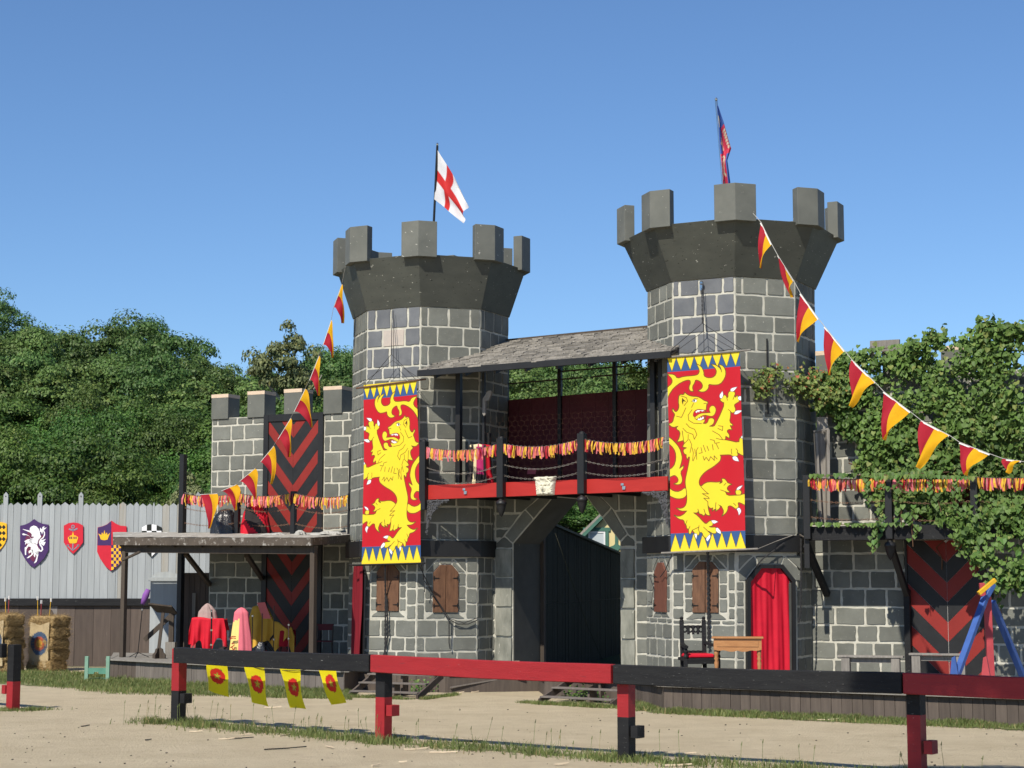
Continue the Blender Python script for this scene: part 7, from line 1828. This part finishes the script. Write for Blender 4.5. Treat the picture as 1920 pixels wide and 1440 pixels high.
for x0, m, dd in ((1779, M_BLUEP, .0), (1838, M_REDP, -.5)):
    pq = Plane(W(x0 + 10, 1250, 33.2 - dd), 25); b = MB(); s_, z_ = pq.sz(x0, 1265); s2, z2 = pq.sz(x0 + 10, 1230); s3, _ = pq.sz(x0 + 22, 1265); b.prism(pq, [(s_, ZF), (s3, ZF), (s2 + .02, z2), (s2 - .04, z2 - .03)], -.04, .04); b.obj('foot_brace', m, root)

# ---------------- cottage and trees beyond ----------------
HP = Plane(W(1130, 1010, 68.93), 4.0)
HS = thing('cottage', tuple(HP.P(0, .0)), 'cream cottage gable with green trim and a white window beyond the gate', 'house')
hs = lambda x, y: HP.sz(x, y)
sx0, _ = hs(1089, 1010); sx1, _ = hs(1240, 1010); apx, apz = hs(1165, 930); ez = hs(1089, 1003)[1]
b = MB(); b.prism(HP, [(sx0 + .3, 0), (sx1 - .3, 0), (sx1 - .3, ez), (apx, apz - .15), (sx0 + .3, ez)], -6, 0); b.obj('wall', M_YWALL, HS)
for sg, sx in ((1, sx0), (-1, sx1)):
    b = MB(); p = [(sx - sg * .25, ez - .28), (apx, apz), (apx, apz + .12), (sx - sg * .25, ez - .16)]; b.prism(HP, p, -6.3, .25); rf_o = b.obj('roof', M_SHINGLE, HS)
    b = MB(); p = [(sx - sg * .25, ez - .46), (apx, apz - .18), (apx, apz - .005), (sx - sg * .25, ez - .285)]; b.prism(HP, p, .2, .26); b.obj('barge_board', M_GTRIM, HS)
w0, wz1 = hs(1103, 996); w1_, wz0 = hs(1135, 1040)
fr = MB(); fr.prism(HP, [(w0 - .13, wz0), (w0, wz0), (w0, wz1 + .0), (w0 - .13, wz1)], 0, .06); fr.prism(HP, [(w1_, wz0), (w1_ + .13, wz0), (w1_ + .13, wz1), (w1_, wz1)], 0, .06); fr.prism(HP, [(w0 - .2, wz1), (w1_ + .2, wz1), (w1_ + .2, wz1 + .14), (w0 - .2, wz1 + .14)], 0, .062); wf_ = fr.obj('window_frame', M_GTRIM, HS)
b = MB(); b.prism(HP, [(w0, wz0), (w0 + .06, wz0), (w0 + .06, wz1), (w0, wz1)], 0, .04); b.prism(HP, [(w1_ - .06, wz0), (w1_, wz0), (w1_, wz1), (w1_ - .06, wz1)], 0, .04); b.prism(HP, [(w0 + .061, wz1 - .07), (w1_ - .061, wz1 - .07), (w1_ - .061, wz1), (w0 + .061, wz1)], 0, .04); b.obj('white_frame', M_WHITE, wf_)
b = MB(); b.prism(HP, [(w0 + .06, wz0), (w1_ - .06, wz0), (w1_ - .06, wz1 - .07), (w0 + .06, wz1 - .07)], 0, .015); b.obj('pane', M_GLASS, wf_)
for px in (1156, 1192):
    c_s, c_z = hs(px, 1026); r_ = .30; b = MB(); pts = []
    for k in range(16): t = k * 2 * math.pi / 16; rr = r_ * (1.0 if k % 4 == 0 else .42 if k % 4 == 2 else .52); pts.append((c_s + rr * math.cos(t), c_z + rr * math.sin(t)))
    b.prism(HP, pts, 0, .05); b.prism(HP, [(c_s - .06, 0), (c_s + .06, 0), (c_s + .06, hs(px, 1000)[1]), (c_s - .06, hs(px, 1000)[1])], 0, .048); b.obj('timber_cross', M_GTRIM, HS)
# tree crowns as clumps of leaves
def leaf_arrays(P_, Nn, S, rs):
    """a quad leaf at each point, normal Nn, size S"""
    n = len(P_); r = rs.normal(size=(n, 3)); a = np.cross(Nn, r); a /= np.linalg.norm(a, axis=1)[:, None] + 1e-9; b_ = np.cross(Nn, a)
    S = S[:, None]; V = np.stack([P_ - a * S, P_ - b_ * S * .62 + Nn * S * .12, P_ + a * S, P_ + b_ * S * .62 + Nn * S * .12], 1).reshape(-1, 3)
    return V, np.arange(n * 4).reshape(-1, 4)
def crown_mesh(seed, n_cl, per, leaf, kind='round', mats=None):
    rs = np.random.RandomState(seed); Pn = []; Nn = []
    for k in range(n_cl):
        while True:
            d = rs.normal(size=3); d /= np.linalg.norm(d); 
            if d[2] > -.55: break
        rr = rs.uniform(.5, .95); c_ = d * rr
        if kind == 'tall': c_ = c_ * (1 - .35 * max(0, c_[2])) 
        if kind == 'loose': c_ = d * rs.uniform(.3, .95)
        cr = rs.uniform(.22, .42) * (1.0 if kind != 'loose' else .72)
        q = rs.normal(size=(per, 3)); q /= np.linalg.norm(q, axis=1)[:, None]
        q[:, 2] = np.where(q[:, 2] < -.2, -q[:, 2] * .6, q[:, 2]); rad_ = cr * rs.uniform(.55, 1.08, size=(per, 1)) ** .7
        Pn.append(c_ + q * rad_ * np.array([1.15, 1.15, .8])); nn = q * 1.1 + rs.normal(size=(per, 3)) * .38 + np.array([0, 0, .35]); nn /= np.linalg.norm(nn, axis=1)[:, None]; Nn.append(nn)
    Pn = np.vstack(Pn); Nn = np.vstack(Nn); S = leaf * rs.uniform(.7, 1.3, size=len(Pn))
    return leaf_arrays(Pn, Nn, S, rs)
def crown_proto(name, seed, m, n_cl=46, per=190, leaf=.034, kind='round'):
    V, Fq = crown_mesh(seed, n_cl, per, leaf, kind)
    me = bpy.data.meshes.new(name); me.vertices.add(len(V)); me.vertices.foreach_set('co', V.astype(np.float32).ravel()); n = len(Fq)
    me.loops.add(n * 4); me.loops.foreach_set('vertex_index', Fq.astype(np.int32).ravel()); me.polygons.add(n); me.polygons.foreach_set('loop_start', np.arange(0, n * 4, 4, dtype=np.int32)); me.polygons.foreach_set('loop_total', np.full(n, 4, dtype=np.int32))
    me.materials.append(m); me.update(calc_edges=True); return me
def trunk_mesh(name, seed, m, limbs=6):
    rn = random.Random(seed); b = MB(); pts = [Vector((0, 0, 0))]; 
    for k in range(1, 7): pts.append(Vector((rn.uniform(-.03, .03) * k, rn.uniform(-.03, .03) * k, k / 6.0)))
    b.tube(pts, [.045 - .006 * k for k in range(7)], 7)
    for k in range(limbs):
        z = rn.uniform(.35, .85); t = rn.uniform(0, 6.28); i = int(z * 6); p = pts[i].lerp(pts[i + 1], z * 6 - i); L_ = rn.uniform(.22, .42)
        b.tube([p, p + Vector((math.cos(t) * L_ * .5, math.sin(t) * L_ * .5, L_ * .3)), p + Vector((math.cos(t) * L_, math.sin(t) * L_, L_ * .75))], [.016, .011, .004], 5)
    me = bpy.data.meshes.new(name); me.from_pydata([tuple(v) for v in b.v], [], b.f); me.materials.append(m); me.update(); return me
CN = [crown_proto('crown_near', 100 + i, L_NEAR, 30, 520, .026, ('round', 'tall', 'round', 'tall', 'round')[i]) for i in range(5)]
CF = [crown_proto('crown_far', 200 + i, L_FAR, 34, 260, .032, ('round', 'tall', 'round', 'loose')[i]) for i in range(4)]
CP = crown_proto('crown_pale', 300, L_PALE, 46, 110, .045, 'loose')
TM = [trunk_mesh('trunk_dark', 1, M_BARK), trunk_mesh('trunk_dark', 2, M_BARK), trunk_mesh('trunk_pale', 3, M_BARKL)]
def tree(px, Y, ytop, hgt, wid, crown, tk, label, group, fill=.78):
    top = W(px, ytop, Y); g = hill(top.x, Y) if Y > 60 else 0.0; 
    h = top.z - g
    if h < 3: return
    root = thing('broadleaf_tree', (top.x, Y, g), label, 'tree', group)
    o = bpy.data.objects.new('trunk', tk); COL.objects.link(o); o.parent = root; o.scale = (h * .4, h * .4, h * .74); o.rotation_euler = (0, 0, RN.uniform(0, 6.28))
    o = bpy.data.objects.new('crown', crown); COL.objects.link(o); o.parent = root; hz = min(h * fill, hgt) / 2
    o.location = (0, 0, h - hz * .92); o.scale = (wid, wid, hz); o.rotation_euler = (0, 0, RN.uniform(0, 6.28))
sil = lambda px: float(np.interp(px, [-120, 0, 25, 60, 95, 150, 200, 240, 300, 340, 380, 430, 470, 520, 600, 660, 760, 950, 1100, 1240, 1300, 1700, 2000], [545, 548, 560, 590, 612, 604, 604, 588, 610, 632, 645, 660, 676, 672, 664, 655, 650, 645, 650, 655, 690, 700, 690]))
rowsT = [(67.5, .92, 'lowest row behind the fence', 34), (77.7, .70, 'second row up', 38), (89.5, .48, 'third row halfway up', 42), (102.7, .28, 'fourth row, high up', 46), (117.3, .12, 'fifth row below the skyline', 50), (134.9, .0, 'on the skyline', 52)]
low = 880
for ri, (Y, k, nm, step) in enumerate(rowsT):
    px = -130 + RN.uniform(0, 30)
    while px < 2150:
        vis = px < 715 or (925 < px < 1270 and ri >= 2) or (ri in (1, 3) and (px < 925 or px > 1300))
        if vis:
            lw = low if px < 500 else 800
            if px > 900: lw = 820
            s_ = sil(px); yt = s_ + (lw - s_) * k + (RN.uniform(-6, 16) if k == 0 else RN.uniform(-34, 34)); yt = max(yt, s_ + 22) if px > 880 else yt
            far = ri >= 3 or (px > 430 and RN.random() < .6 and ri >= 1)
            crown = RN.choice(CF) if far else RN.choice(CN)
            w_ = RN.uniform(2.0, 3.3) * (Y / 88.0) ** .5
            nmx = 'at the far left' if px < 220 else 'left of the wing wall' if px < 450 else 'above the left wing wall' if px < 715 else 'behind the castle' if px < 925 or px > 1290 else 'seen under the slate roof'
            tree(px, Y + RN.uniform(-3, 3), yt, RN.uniform(6.5, 10), w_, crown, TM[2] if RN.random() < .25 else TM[RN.randrange(2)], '%s %s tree, %s, %s' % ('broad' if w_ > 3.1 else 'slender' if w_ < 2.5 else 'rounded', 'olive green' if far else 'deep green', nmx, nm), 'trees of the wooded hillside')
        px += 1.25 * step * RN.uniform(.75, 1.25) * (1.05 if ri < 2 else 1)
tree(531, 85, 598, 6.0, 1.75, CP, TM[2], 'pale green loose tree standing alone against the sky left of the tower', None, .5)
tree(372, 63.8, 880, 4.2, 1.2, CP, TM[2], 'small bright yellow green tree beside the left end of the wing wall', None)
tree(1062, 79, 925, 6, 2.6, CN[0], TM[0], 'dense green tree seen through the gate arch beside the cottage', None); tree(1128, 82, 935, 6, 2.6, CN[2], TM[0], 'bushy green tree behind the cottage roof in the gate arch', None)
tree(1000, 83, 935, 6, 2.6, CN[3], TM[1], 'green tree left of the gate arch view, mostly hidden', None)
for k, (px, yt) in enumerate(((1510, 760), (1535, 740), (1565, 735))): tree(px, 64, yt, 7, 2.2, CN[k], TM[0], ('green tree seen through the gap beside the right tower', 'second green tree in the gap beside the right tower', 'green tree behind the right wing wall')[k], None)

# ---------------- vines ----------------
def inpoly(x, y, poly):
    c_ = False
    for i in range(len(poly)):
        x1, y1 = poly[i - 1]; x2, y2 = poly[i]
        if (y1 > y) != (y2 > y) and x < x1 + (y - y1) * (x2 - x1) / (y2 - y1): c_ = not c_
    return c_
def vine_leaf(P_, nrm, dwn, S, V, Fc):
    """heart shaped leaf: two folded halves, four triangles"""
    a = dwn.cross(nrm).normalized(); b0 = len(V)
    for (x, y, z) in ((0, .35, 0), (0, -.65, .05), (.42, .42, .10), (.50, -.02, .12), (-.42, .42, .10), (-.50, -.02, .12)):
        V.append(P_ + a * (x * S) + dwn * (-y * S) + nrm * (z * S))
    Fc += [(b0, b0 + 3, b0 + 2), (b0, b0 + 1, b0 + 3), (b0, b0 + 4, b0 + 5), (b0, b0 + 5, b0 + 1)]
def vine(label, pl, region, n, size, depth, m, nparts, cat='vine', seed=3, strands=(), clump=14):
    rn = random.Random(seed)
    ps = [pl.sz(x, y, .3) for x, y in region]; xs_ = [p[0] for p in ps]; zs_ = [p[1] for p in ps]
    root = thing('climbing_vine', tuple(pl.P((min(xs_) + max(xs_)) / 2, min(zs_))), label, cat)
    V, Fc = [], []; cand = []
    k = 0
    while k < n:
        cx_, cz_ = rn.uniform(min(xs_), max(xs_)), rn.uniform(min(zs_), max(zs_))
        if not inpoly(cx_, cz_, ps): continue
        base = depth(cx_, cz_) + .28 * noise.noise(Vector((cx_ * 1.3, cz_ * 1.3, seed))); 
        if noise.noise(Vector((cx_ * 1.1, cz_ * 1.1, seed + 5))) < (-.06 if nparts > 100 else -.3) and rn.random() < .86: continue
        cr = rn.uniform(.15, .38)
        for _ in range(clump):
            d = Vector((rn.gauss(0, 1), rn.gauss(0, 1), rn.gauss(0, 1))).normalized() * cr * rn.uniform(.5, 1.0)
            o_ = max(.03, base + d.y * .8); P_ = pl.P(cx_ + d.x, cz_ + d.z * .8, o_)
            nn = (pl.n * rn.uniform(.5, 1.1) + Z * rn.uniform(.1, .8) + Vector((rn.gauss(0, .5), rn.gauss(0, .5), rn.gauss(0, .3)))).normalized()
            dn = (-Z * .8 + pl.n * .3 + Vector((rn.gauss(0, .4), rn.gauss(0, .4), 0))).normalized(); dn = (dn - nn * dn.dot(nn)).normalized()
            S = size * rn.uniform(.6, 1.25); cand.append((o_, P_, nn, dn, S)); k += 1
    for (x0, y0, o0, x1, y1, o1) in strands:
        a, c_ = pl.hit(x0, y0, o0), pl.hit(x1, y1, o1); b = MB(); mid = a.lerp(c_, .5) + pl.e * rn.uniform(-.05, .05); b.tube([a, mid, c_], .008, 4); b.obj('stem', M_STEM, root)
        for q in range(int((c_ - a).length / .07)):
            P_ = a.lerp(c_, q * .07 / (c_ - a).length) + pl.e * rn.uniform(-.09, .09) + pl.n * .03; nn = (pl.n + Z * .5 + Vector((rn.gauss(0, .3), rn.gauss(0, .3), 0))).normalized(); dn = (-Z - nn * (-Z).dot(nn)).normalized(); cand.append((9, P_, nn, dn, size * rn.uniform(.8, 1.25)))
    cand.sort(key=lambda t: -t[0] - t[4] * 2)
    parts = cand[:nparts * 3:3]; rest = [c_ for i, c_ in enumerate(cand) if not (i < nparts * 3 and i % 3 == 0)]
    for c_ in rest: vine_leaf(c_[1], c_[2], c_[3], c_[4], V, Fc)
    mesh_obj('foliage', V, Fc, m, root)['kind'] = 'stuff'
    for c_ in parts:
        v2, f2 = [], []; vine_leaf(c_[1], c_[2], c_[3], c_[4] * 1.1, v2, f2); mesh_obj('leaf', v2, f2, m, root)
    rb_ = MB()
    for q in range(26 if nparts > 100 else 0):
        cx_, cz_ = rn.uniform(min(xs_), max(xs_)), rn.uniform(min(zs_), max(zs_))
        if not inpoly(cx_, cz_ + 1.3, ps): continue
        pts = [pl.P(cx_, cz_, .08)]; 
        for _ in range(5): pts.append(pts[-1] + pl.e * rn.uniform(-.25, .25) + Z * rn.uniform(.05, .3) + pl.n * rn.uniform(-.02, .05))
        rb_.tube(pts, .014, 4)
    if rb_.v: rb_.obj('woody_stems', M_STEM, root, kind='stuff')
    return root
reg = [(1575, 700), (1568, 668), (1600, 662), (1650, 672), (1700, 655), (1735, 638), (1770, 622), (1800, 616), (1850, 612), (1925, 622), (2010, 632), (2010, 1110), (1905, 1095), (1862, 1062), (1835, 1030), (1815, 985), (1760, 968), (1700, 955), (1660, 975), (1645, 930), (1612, 880), (1618, 820), (1600, 770), (1585, 740)]
def dep(s, z):
    t = min(1, max(0, (s - 1.3) / 2.5)); f = .22 + .85 * t; 
    if z < 4.6: f += .55 * min(1, (4.6 - z) / 1.0)
    return f
vine('large heart leaved green vine smothering the right wing and balcony', WR, reg, 17500, .108, dep, L_VINE, 260, seed=3,
     strands=((1650, 960, 1.45, 1632, 1040, 1.45), (1715, 950, 1.45, 1712, 1025, 1.45), (1658, 950, 1.45, 1640, 1030, 1.5), (1868, 1060, 1.5, 1878, 1150, 1.45), (1700, 965, 1.5, 1722, 1000, 1.5), (1905, 1060, 1.5, 1915, 1120, 1.5), (1520, 893, 1.5, 1660, 890, 1.5), (1525, 983, 1.45, 1640, 985, 1.45), (1640, 892, 1.5, 1780, 885, 1.5), (1568, 668, .3, 1740, 640, .3), (1640, 897, 1.62, 1740, 892, 1.62), (1735, 893, 1.62, 1830, 898, 1.62), (1650, 910, 1.6, 1700, 925, 1.6), (1740, 900, 1.6, 1765, 960, 1.6), (1600, 985, 1.5, 1700, 983, 1.5), (1683, 900, 1.6, 1690, 985, 1.55), (1790, 905, 1.6, 1800, 1000, 1.6), (1625, 900, 1.5, 1630, 960, 1.5)), clump=16)
vine('small vine sprig with reddish stems across the face of the right tower', Plane(F2['FR'].P(0, 0), AZT - 45), [(1425, 712), (1432, 700), (1450, 688), (1480, 695), (1515, 700), (1545, 695), (1585, 700), (1600, 740), (1585, 760), (1560, 745), (1535, 755), (1520, 735), (1490, 728), (1460, 722), (1440, 735), (1422, 742)], 1500, .075, lambda s, z: .12, L_SPRIG, 60, seed=8, strands=((1420, 742, .1, 1450, 705, .1), (1535, 690, .15, 1530, 780, .15)), clump=10)
vine('leafy vine hanging from the merlon next to the right tower', WR, [(1530, 705), (1545, 690), (1590, 700), (1600, 760), (1612, 800), (1590, 830), (1580, 790), (1560, 780), (1540, 765)], 900, .115, lambda s, z: .3, L_VINE, 40, seed=9, clump=12)
vine('dark leaves climbing inside the right end of the central balcony', GP.shift(1.2), [(1175, 690), (1213, 686), (1213, 725), (1205, 712), (1190, 700)], 220, .06, lambda s, z: .02, L_NEAR, 10, seed=10, clump=8)
for k, (px, py, lab) in enumerate(((790, 1300, 'small weeds growing under the steps of the left tower'), (1080, 1316, 'weeds growing under the left half of the gate steps'), (1128, 1318, 'weeds growing under the right half of the gate steps'), (1012, 1294, 'little weed at the foot of the passage stage'))):
    g = G(px, py) + Vector((0, .25, 0)); V, Fc = [], []; rn = random.Random(60 + k)
    for _ in range(90 if k < 3 else 40):
        P_ = g + Vector((rn.gauss(0, .17), rn.gauss(0, .12), abs(rn.gauss(.12, .09)))); nn = Vector((rn.gauss(0, .4), -.7 + rn.gauss(0, .3), .7)).normalized(); dn = (Vector((0, -.6, -.8)) - nn * Vector((0, -.6, -.8)).dot(nn)).normalized(); vine_leaf(P_, nn, dn, .05, V, Fc)
    o = mesh_obj('weed_plant', V, Fc, L_VINE, None); tag(o, lab, 'weed', kind='stuff')

# ---------------- grass ----------------
def dist_seg(p, a, b_):
    ab = (b_ - a); t = max(0, min(1, (p - a).dot(ab) / ab.dot(ab))); return (p - (a + ab * t)).length
def grass(name, label_kind, sampler, n, h0, h1, seed, soil=None):
    rs = random.Random(seed); V = []; Fc = []
    k = 0; tries = 0
    while k < n and tries < n * 8:
        tries += 1
        p, dens = sampler(rs)
        cl = noise.noise(Vector((p.x * 1.7, p.y * 1.7, seed))) * .6 + noise.noise(Vector((p.x * 6, p.y * 6, seed))) * .4 + .5
        if rs.random() > dens * (cl * 1.5): continue
        h = rs.uniform(h0, h1) * (.5 + cl); t = rs.uniform(0, 6.28); w_ = .006 + .004 * rs.random(); lean = Vector((rs.gauss(0, .35), rs.gauss(0, .35), 0)) * h; a = Vector((math.cos(t), math.sin(t), 0)) * w_
        b0 = len(V); V += [p - a, p + a, p + lean * .4 + Z * h * .6 + a * .7, p + lean * .4 + Z * h * .6 - a * .7, p + lean + Z * h]; Fc += [(b0, b0 + 1, b0 + 2, b0 + 3), (b0 + 3, b0 + 2, b0 + 4)]; k += 1
    o = mesh_obj(name, V, Fc, L_GRASS, None); o['kind'] = 'stuff'; o['label'] = label_kind; o['category'] = 'grass'; return o
def turf(name, poly, z=.012):
    """ragged soil patch below the grass"""
    pts = []
    for i in range(len(poly)):
        a, c_ = Vector(poly[i]), Vector(poly[(i + 1) % len(poly)]); n_ = max(2, int((c_ - a).length / .25))
        for k in range(n_):
            p = a.lerp(c_, k / n_); q = p + Vector((noise.noise(Vector((p.x * 2.5, p.y * 2.5, 4))), noise.noise(Vector((p.x * 2.5, p.y * 2.5, 9))), 0)) * .28; pts.append((q.x, q.y, z + .02 * noise.noise(Vector((p.x * .6, p.y * .9, 3)))))
    tris = tessellate_polygon([[Vector(p) for p in pts]]); o = mesh_obj(name, pts, [t if (Vector(pts[t[1]]) - Vector(pts[t[0]])).cross(Vector(pts[t[2]]) - Vector(pts[t[0]])).z > 0 else t[::-1] for t in tris], M_TURF, None); o['kind'] = 'structure'
def edge_sampler(pts, w0, w1, side, pw=1.4):
    segs = [(pts[i], pts[i + 1]) for i in range(len(pts) - 1)]; Ls = [(b_ - a).length for a, b_ in segs]; T_ = sum(Ls)
    def f(rs):
        d = rs.random() * T_; i = 0; d0 = d
        while d > Ls[i]: d -= Ls[i]; i += 1
        a, b_ = segs[i]; p = a.lerp(b_, d / Ls[i]); e = (b_ - a).normalized(); nn = Vector((e.y, -e.x, 0)) * side; wd = w0 + (w1 - w0) * d0 / T_; r = rs.random(); return p + nn * (.02 + wd * r), 1 - r ** pw * .9
    return f
# left verge: from the palisade to the stage corner
q0, q1, q2, q3 = G(-80, 1284), G(200, 1301), G(480, 1309), G(660, 1313)
turf('grass_verge', [tuple(G(-90, 1262)), tuple(G(200, 1268)), tuple(D0 + Vector((-.4, .6, 0))), tuple(D0), tuple(D1), tuple(G(655, 1306)), tuple(G(560, 1307)), tuple(G(400, 1303)), tuple(G(230, 1297)), tuple(G(100, 1288)), tuple(G(-90, 1278))])
def sampL(rs):
    px = rs.uniform(-90, 660); yb = float(np.interp(px, [-90, 200, 215, 660], [1258, 1262, 1272, 1300])); ye = float(np.interp(px, [-90, 40, 200, 480, 660], [1280, 1284, 1302, 1308, 1314]))
    r = rs.random(); g = G(px, yb + (ye - yb) * r); return g, 1 - .8 * r ** 4
grass('grass_left_verge'.replace('_left_verge', ''), 'green grass verge between the palisade and the sand', sampL, 26000, .05, .12, 1)
turf('grass_verge', [tuple(D6 + Vector((-.05, -.02, 0))), tuple(D7), tuple(D8), tuple(D9), tuple(D9 + Vector((-.1, -.85, 0))), tuple(D8 + Vector((-.1, -.85, 0))), tuple((D7 + D8) / 2 + Vector((-.1, -.75, 0))), tuple(D7 + Vector((-.2, -.5, 0))), tuple(D6 + Vector((-.3, -.4, 0)))])
grass('grass', 'grass strip along the foot of the long stage', edge_sampler([D6, D7, D8, D9], .7, 1.1, 1), 14000, .04, .11, 2)
grass('grass', 'grass tufts around the gate steps', edge_sampler([G(990, 1317), G(1013, 1319), G(1147, 1326), G(1190, 1328)], .35, .4, 1), 2600, .03, .09, 3)
grass('grass', 'grass at the foot of the left steps', edge_sampler([G(640, 1306), G(780, 1312), G(850, 1303)], .3, .2, 1), 2200, .03, .09, 4)
RLn = [PW[1] + Vector((-.6, .35, 0)), PW[1], PW[2], PW[3], PW[4], PW2[5]]
def sampR(rs):
    base = edge_sampler(RLn, 1.3, 1.3, 1)(rs)
    p = base[0] + Vector((0, .65, 0)); d = min(dist_seg(p, RLn[i], RLn[i + 1]) for i in range(5)); pd = min((p - q).length for q in PW2[1:]); return p, max(.03, 1 - d / .55) * .9 + (.6 if pd < .45 else 0)
turf('grass_verge', [tuple(RLn[0])] + [tuple(p + Vector((.05, .1, 0))) for p in RLn[1:]] + [tuple(p + Vector((-.05, -.12, 0))) for p in RLn[:0:-1]], .006)
grass('grass', 'uneven grass strip under the jousting rail', sampR, 9000, .04, .13, 5)
def sampP(rs):
    q = PW[0]; return q + Vector((rs.gauss(.1, .3), rs.gauss(0, .15), 0)), .8
grass('grass', 'grass round the foot of the leftmost rail post', sampP, 700, .04, .09, 6)
# tall seed stalks in the strip
b = MB(); rn = random.Random(4)
for _ in range(90):
    p, _d = sampR(rn); h = rn.uniform(.2, .42); q = p + Vector((rn.gauss(0, .04), rn.gauss(0, .04), h)); b.tube([p, q], .003, 3); b.tube([q, q + Vector((.01, 0, .05))], [.009, .003], 4)
o = b.obj('grass', L_GRASS, None); o['kind'] = 'stuff'; o['label'] = 'tall seed stalks in the grass strip'; o['category'] = 'grass'

# ---------------- splinters of broken lances and bits on the sand ----------------
SPL = [(780, 1404, .35, 12, 0, 'pale splinter beside the second rail post'), (832, 1410, .42, -8, 0, 'long pale splinter right of the second rail post'), (706, 1434, .14, 40, 0, 'short white splinter at the bottom edge left of centre'), (756, 1428, .12, -5, 0, 'small white chip near the bottom edge'), (1052, 1432, .2, 15, 0, 'pale chip in the grass between two rail posts'), (535, 1403, .62, 14, 1, 'dark painted lance splinter lying on the sand'), (534, 1378, .22, 50, 0, 'white splinter standing in the grass strip'), (618, 1400, .3, -60, 0, 'thin pale splinter beside the dark one'), (425, 1385, .25, 3, 0, 'white end of the splinter below the rose flags'), (449, 1384, .45, 2, 1, 'dark splinter below the rose flags'), (460, 1377, .2, 20, 0, 'small pale splinter in the grass below the rose flags'), (368, 1371, .22, 0, 0, 'pale chip right of the first long rail post'), (881, 1390, .4, -6, 1, 'thin dark stick on open sand'), (1286, 1412, .3, 0, 0, 'white splinter on the sand behind the rail'), (512, 1326, .35, -3, 0, 'pale splinter on the sand behind the flags'), (1552, 1349, .4, -4, 0, 'pale splinter at the foot of the long stage'), (1604, 1346, .35, 25, 0, 'reddish splinter leaning on the stage foot'), (862, 1298, .2, 0, 0, 'pale chip before the passage stage'), (891, 1297, .18, 30, 0, 'small pale splinter before the passage stage'), (2, 1331, .25, 10, 0, 'pale splinter at the left edge of the photo'), (1270, 1434, .4, 0, 0, 'pale splinter in the grass at the bottom right'), (160, 1361, .14, 35, 1, 'small dark stick on the left sand'), (278, 1387, .10, 10, 1, 'dark clod on the left sand')]
for k, (px, py, L_, rz, dk, lab) in enumerate(SPL):
    g = G(px, py, .02); a = rad(rz); e = Vector((math.cos(a), math.sin(a) * 1.5, .02)); b = MB(); pts = [g - e * L_ / 2, g + e * L_ * .1, g + e * L_ / 2 + Z * .01]
    b.beam(pts[0], pts[1], .028, .016); b.beam(pts[1] + Vector((.0, .004, .002)), pts[2], .022, .014); o = b.obj('wood_splinter', M_RAILBLK if dk else M_CHIPW, None); tag(o, lab, 'splinter', 'broken lance splinters on the sand')
b = MB(); rn = random.Random(9)
for _ in range(260):
    g = G(rn.uniform(-60, 1980), rn.uniform(1322, 1470)); r_ = rn.uniform(.005, .014); b.box((g.x, g.y, r_ * .5), r_ * 2, r_ * 1.6, r_ * 1.2, rz=rn.uniform(0, 90))
o = b.obj('pebbles', M_BROWN, None); o['kind'] = 'stuff'; o['label'] = 'scattered pebbles and clods on the arena sand'; o['category'] = 'pebbles'
q = G(968, 1243, .5); b = MB(); pp_ = W(967, 1236, 40.48); b.box((pp_.x, pp_.y, .5 + .13), .17, .12, .14); o = b.obj('cardboard_box', M_BAREWOOD, None); tag(o, 'small tan box at the left foot of the gate passage', 'box')

# ---------------- tree standing by the viewers at the right, outside the frame ----------------
rt = thing('broadleaf_tree', (8.0, 12.5, 0), 'tall shade tree outside the frame at the right shading the rail end', 'tree')
o = bpy.data.objects.new('trunk', TM[0]); COL.objects.link(o); o.parent = rt; o.scale = (5, 5, 10.5)
SPOTS = [(1.15, 14.7, 10.2, 1.0), (2.3, 14.3, 10.3, 1.25), (4.6, 13.4, 10.6, 2.0)]
b = MB(); b.tube([Vector((8.0, 12.5, 6.0)), Vector((6.0, 13.0, 8.9)), Vector((3.6, 13.9, 10.0)), Vector((.8, 15.1, 10.2))], [.16, .11, .07, .03], 7); b.obj('limb', M_BARK, rt)
for x, y, z, r_ in SPOTS:
    o = bpy.data.objects.new('crown', CN[1]); COL.objects.link(o); o.parent = rt; o.location = (x - 8.0, y - 12.5, z); o.scale = (r_, r_, r_ * .7)
bpy.context.view_layer.update()
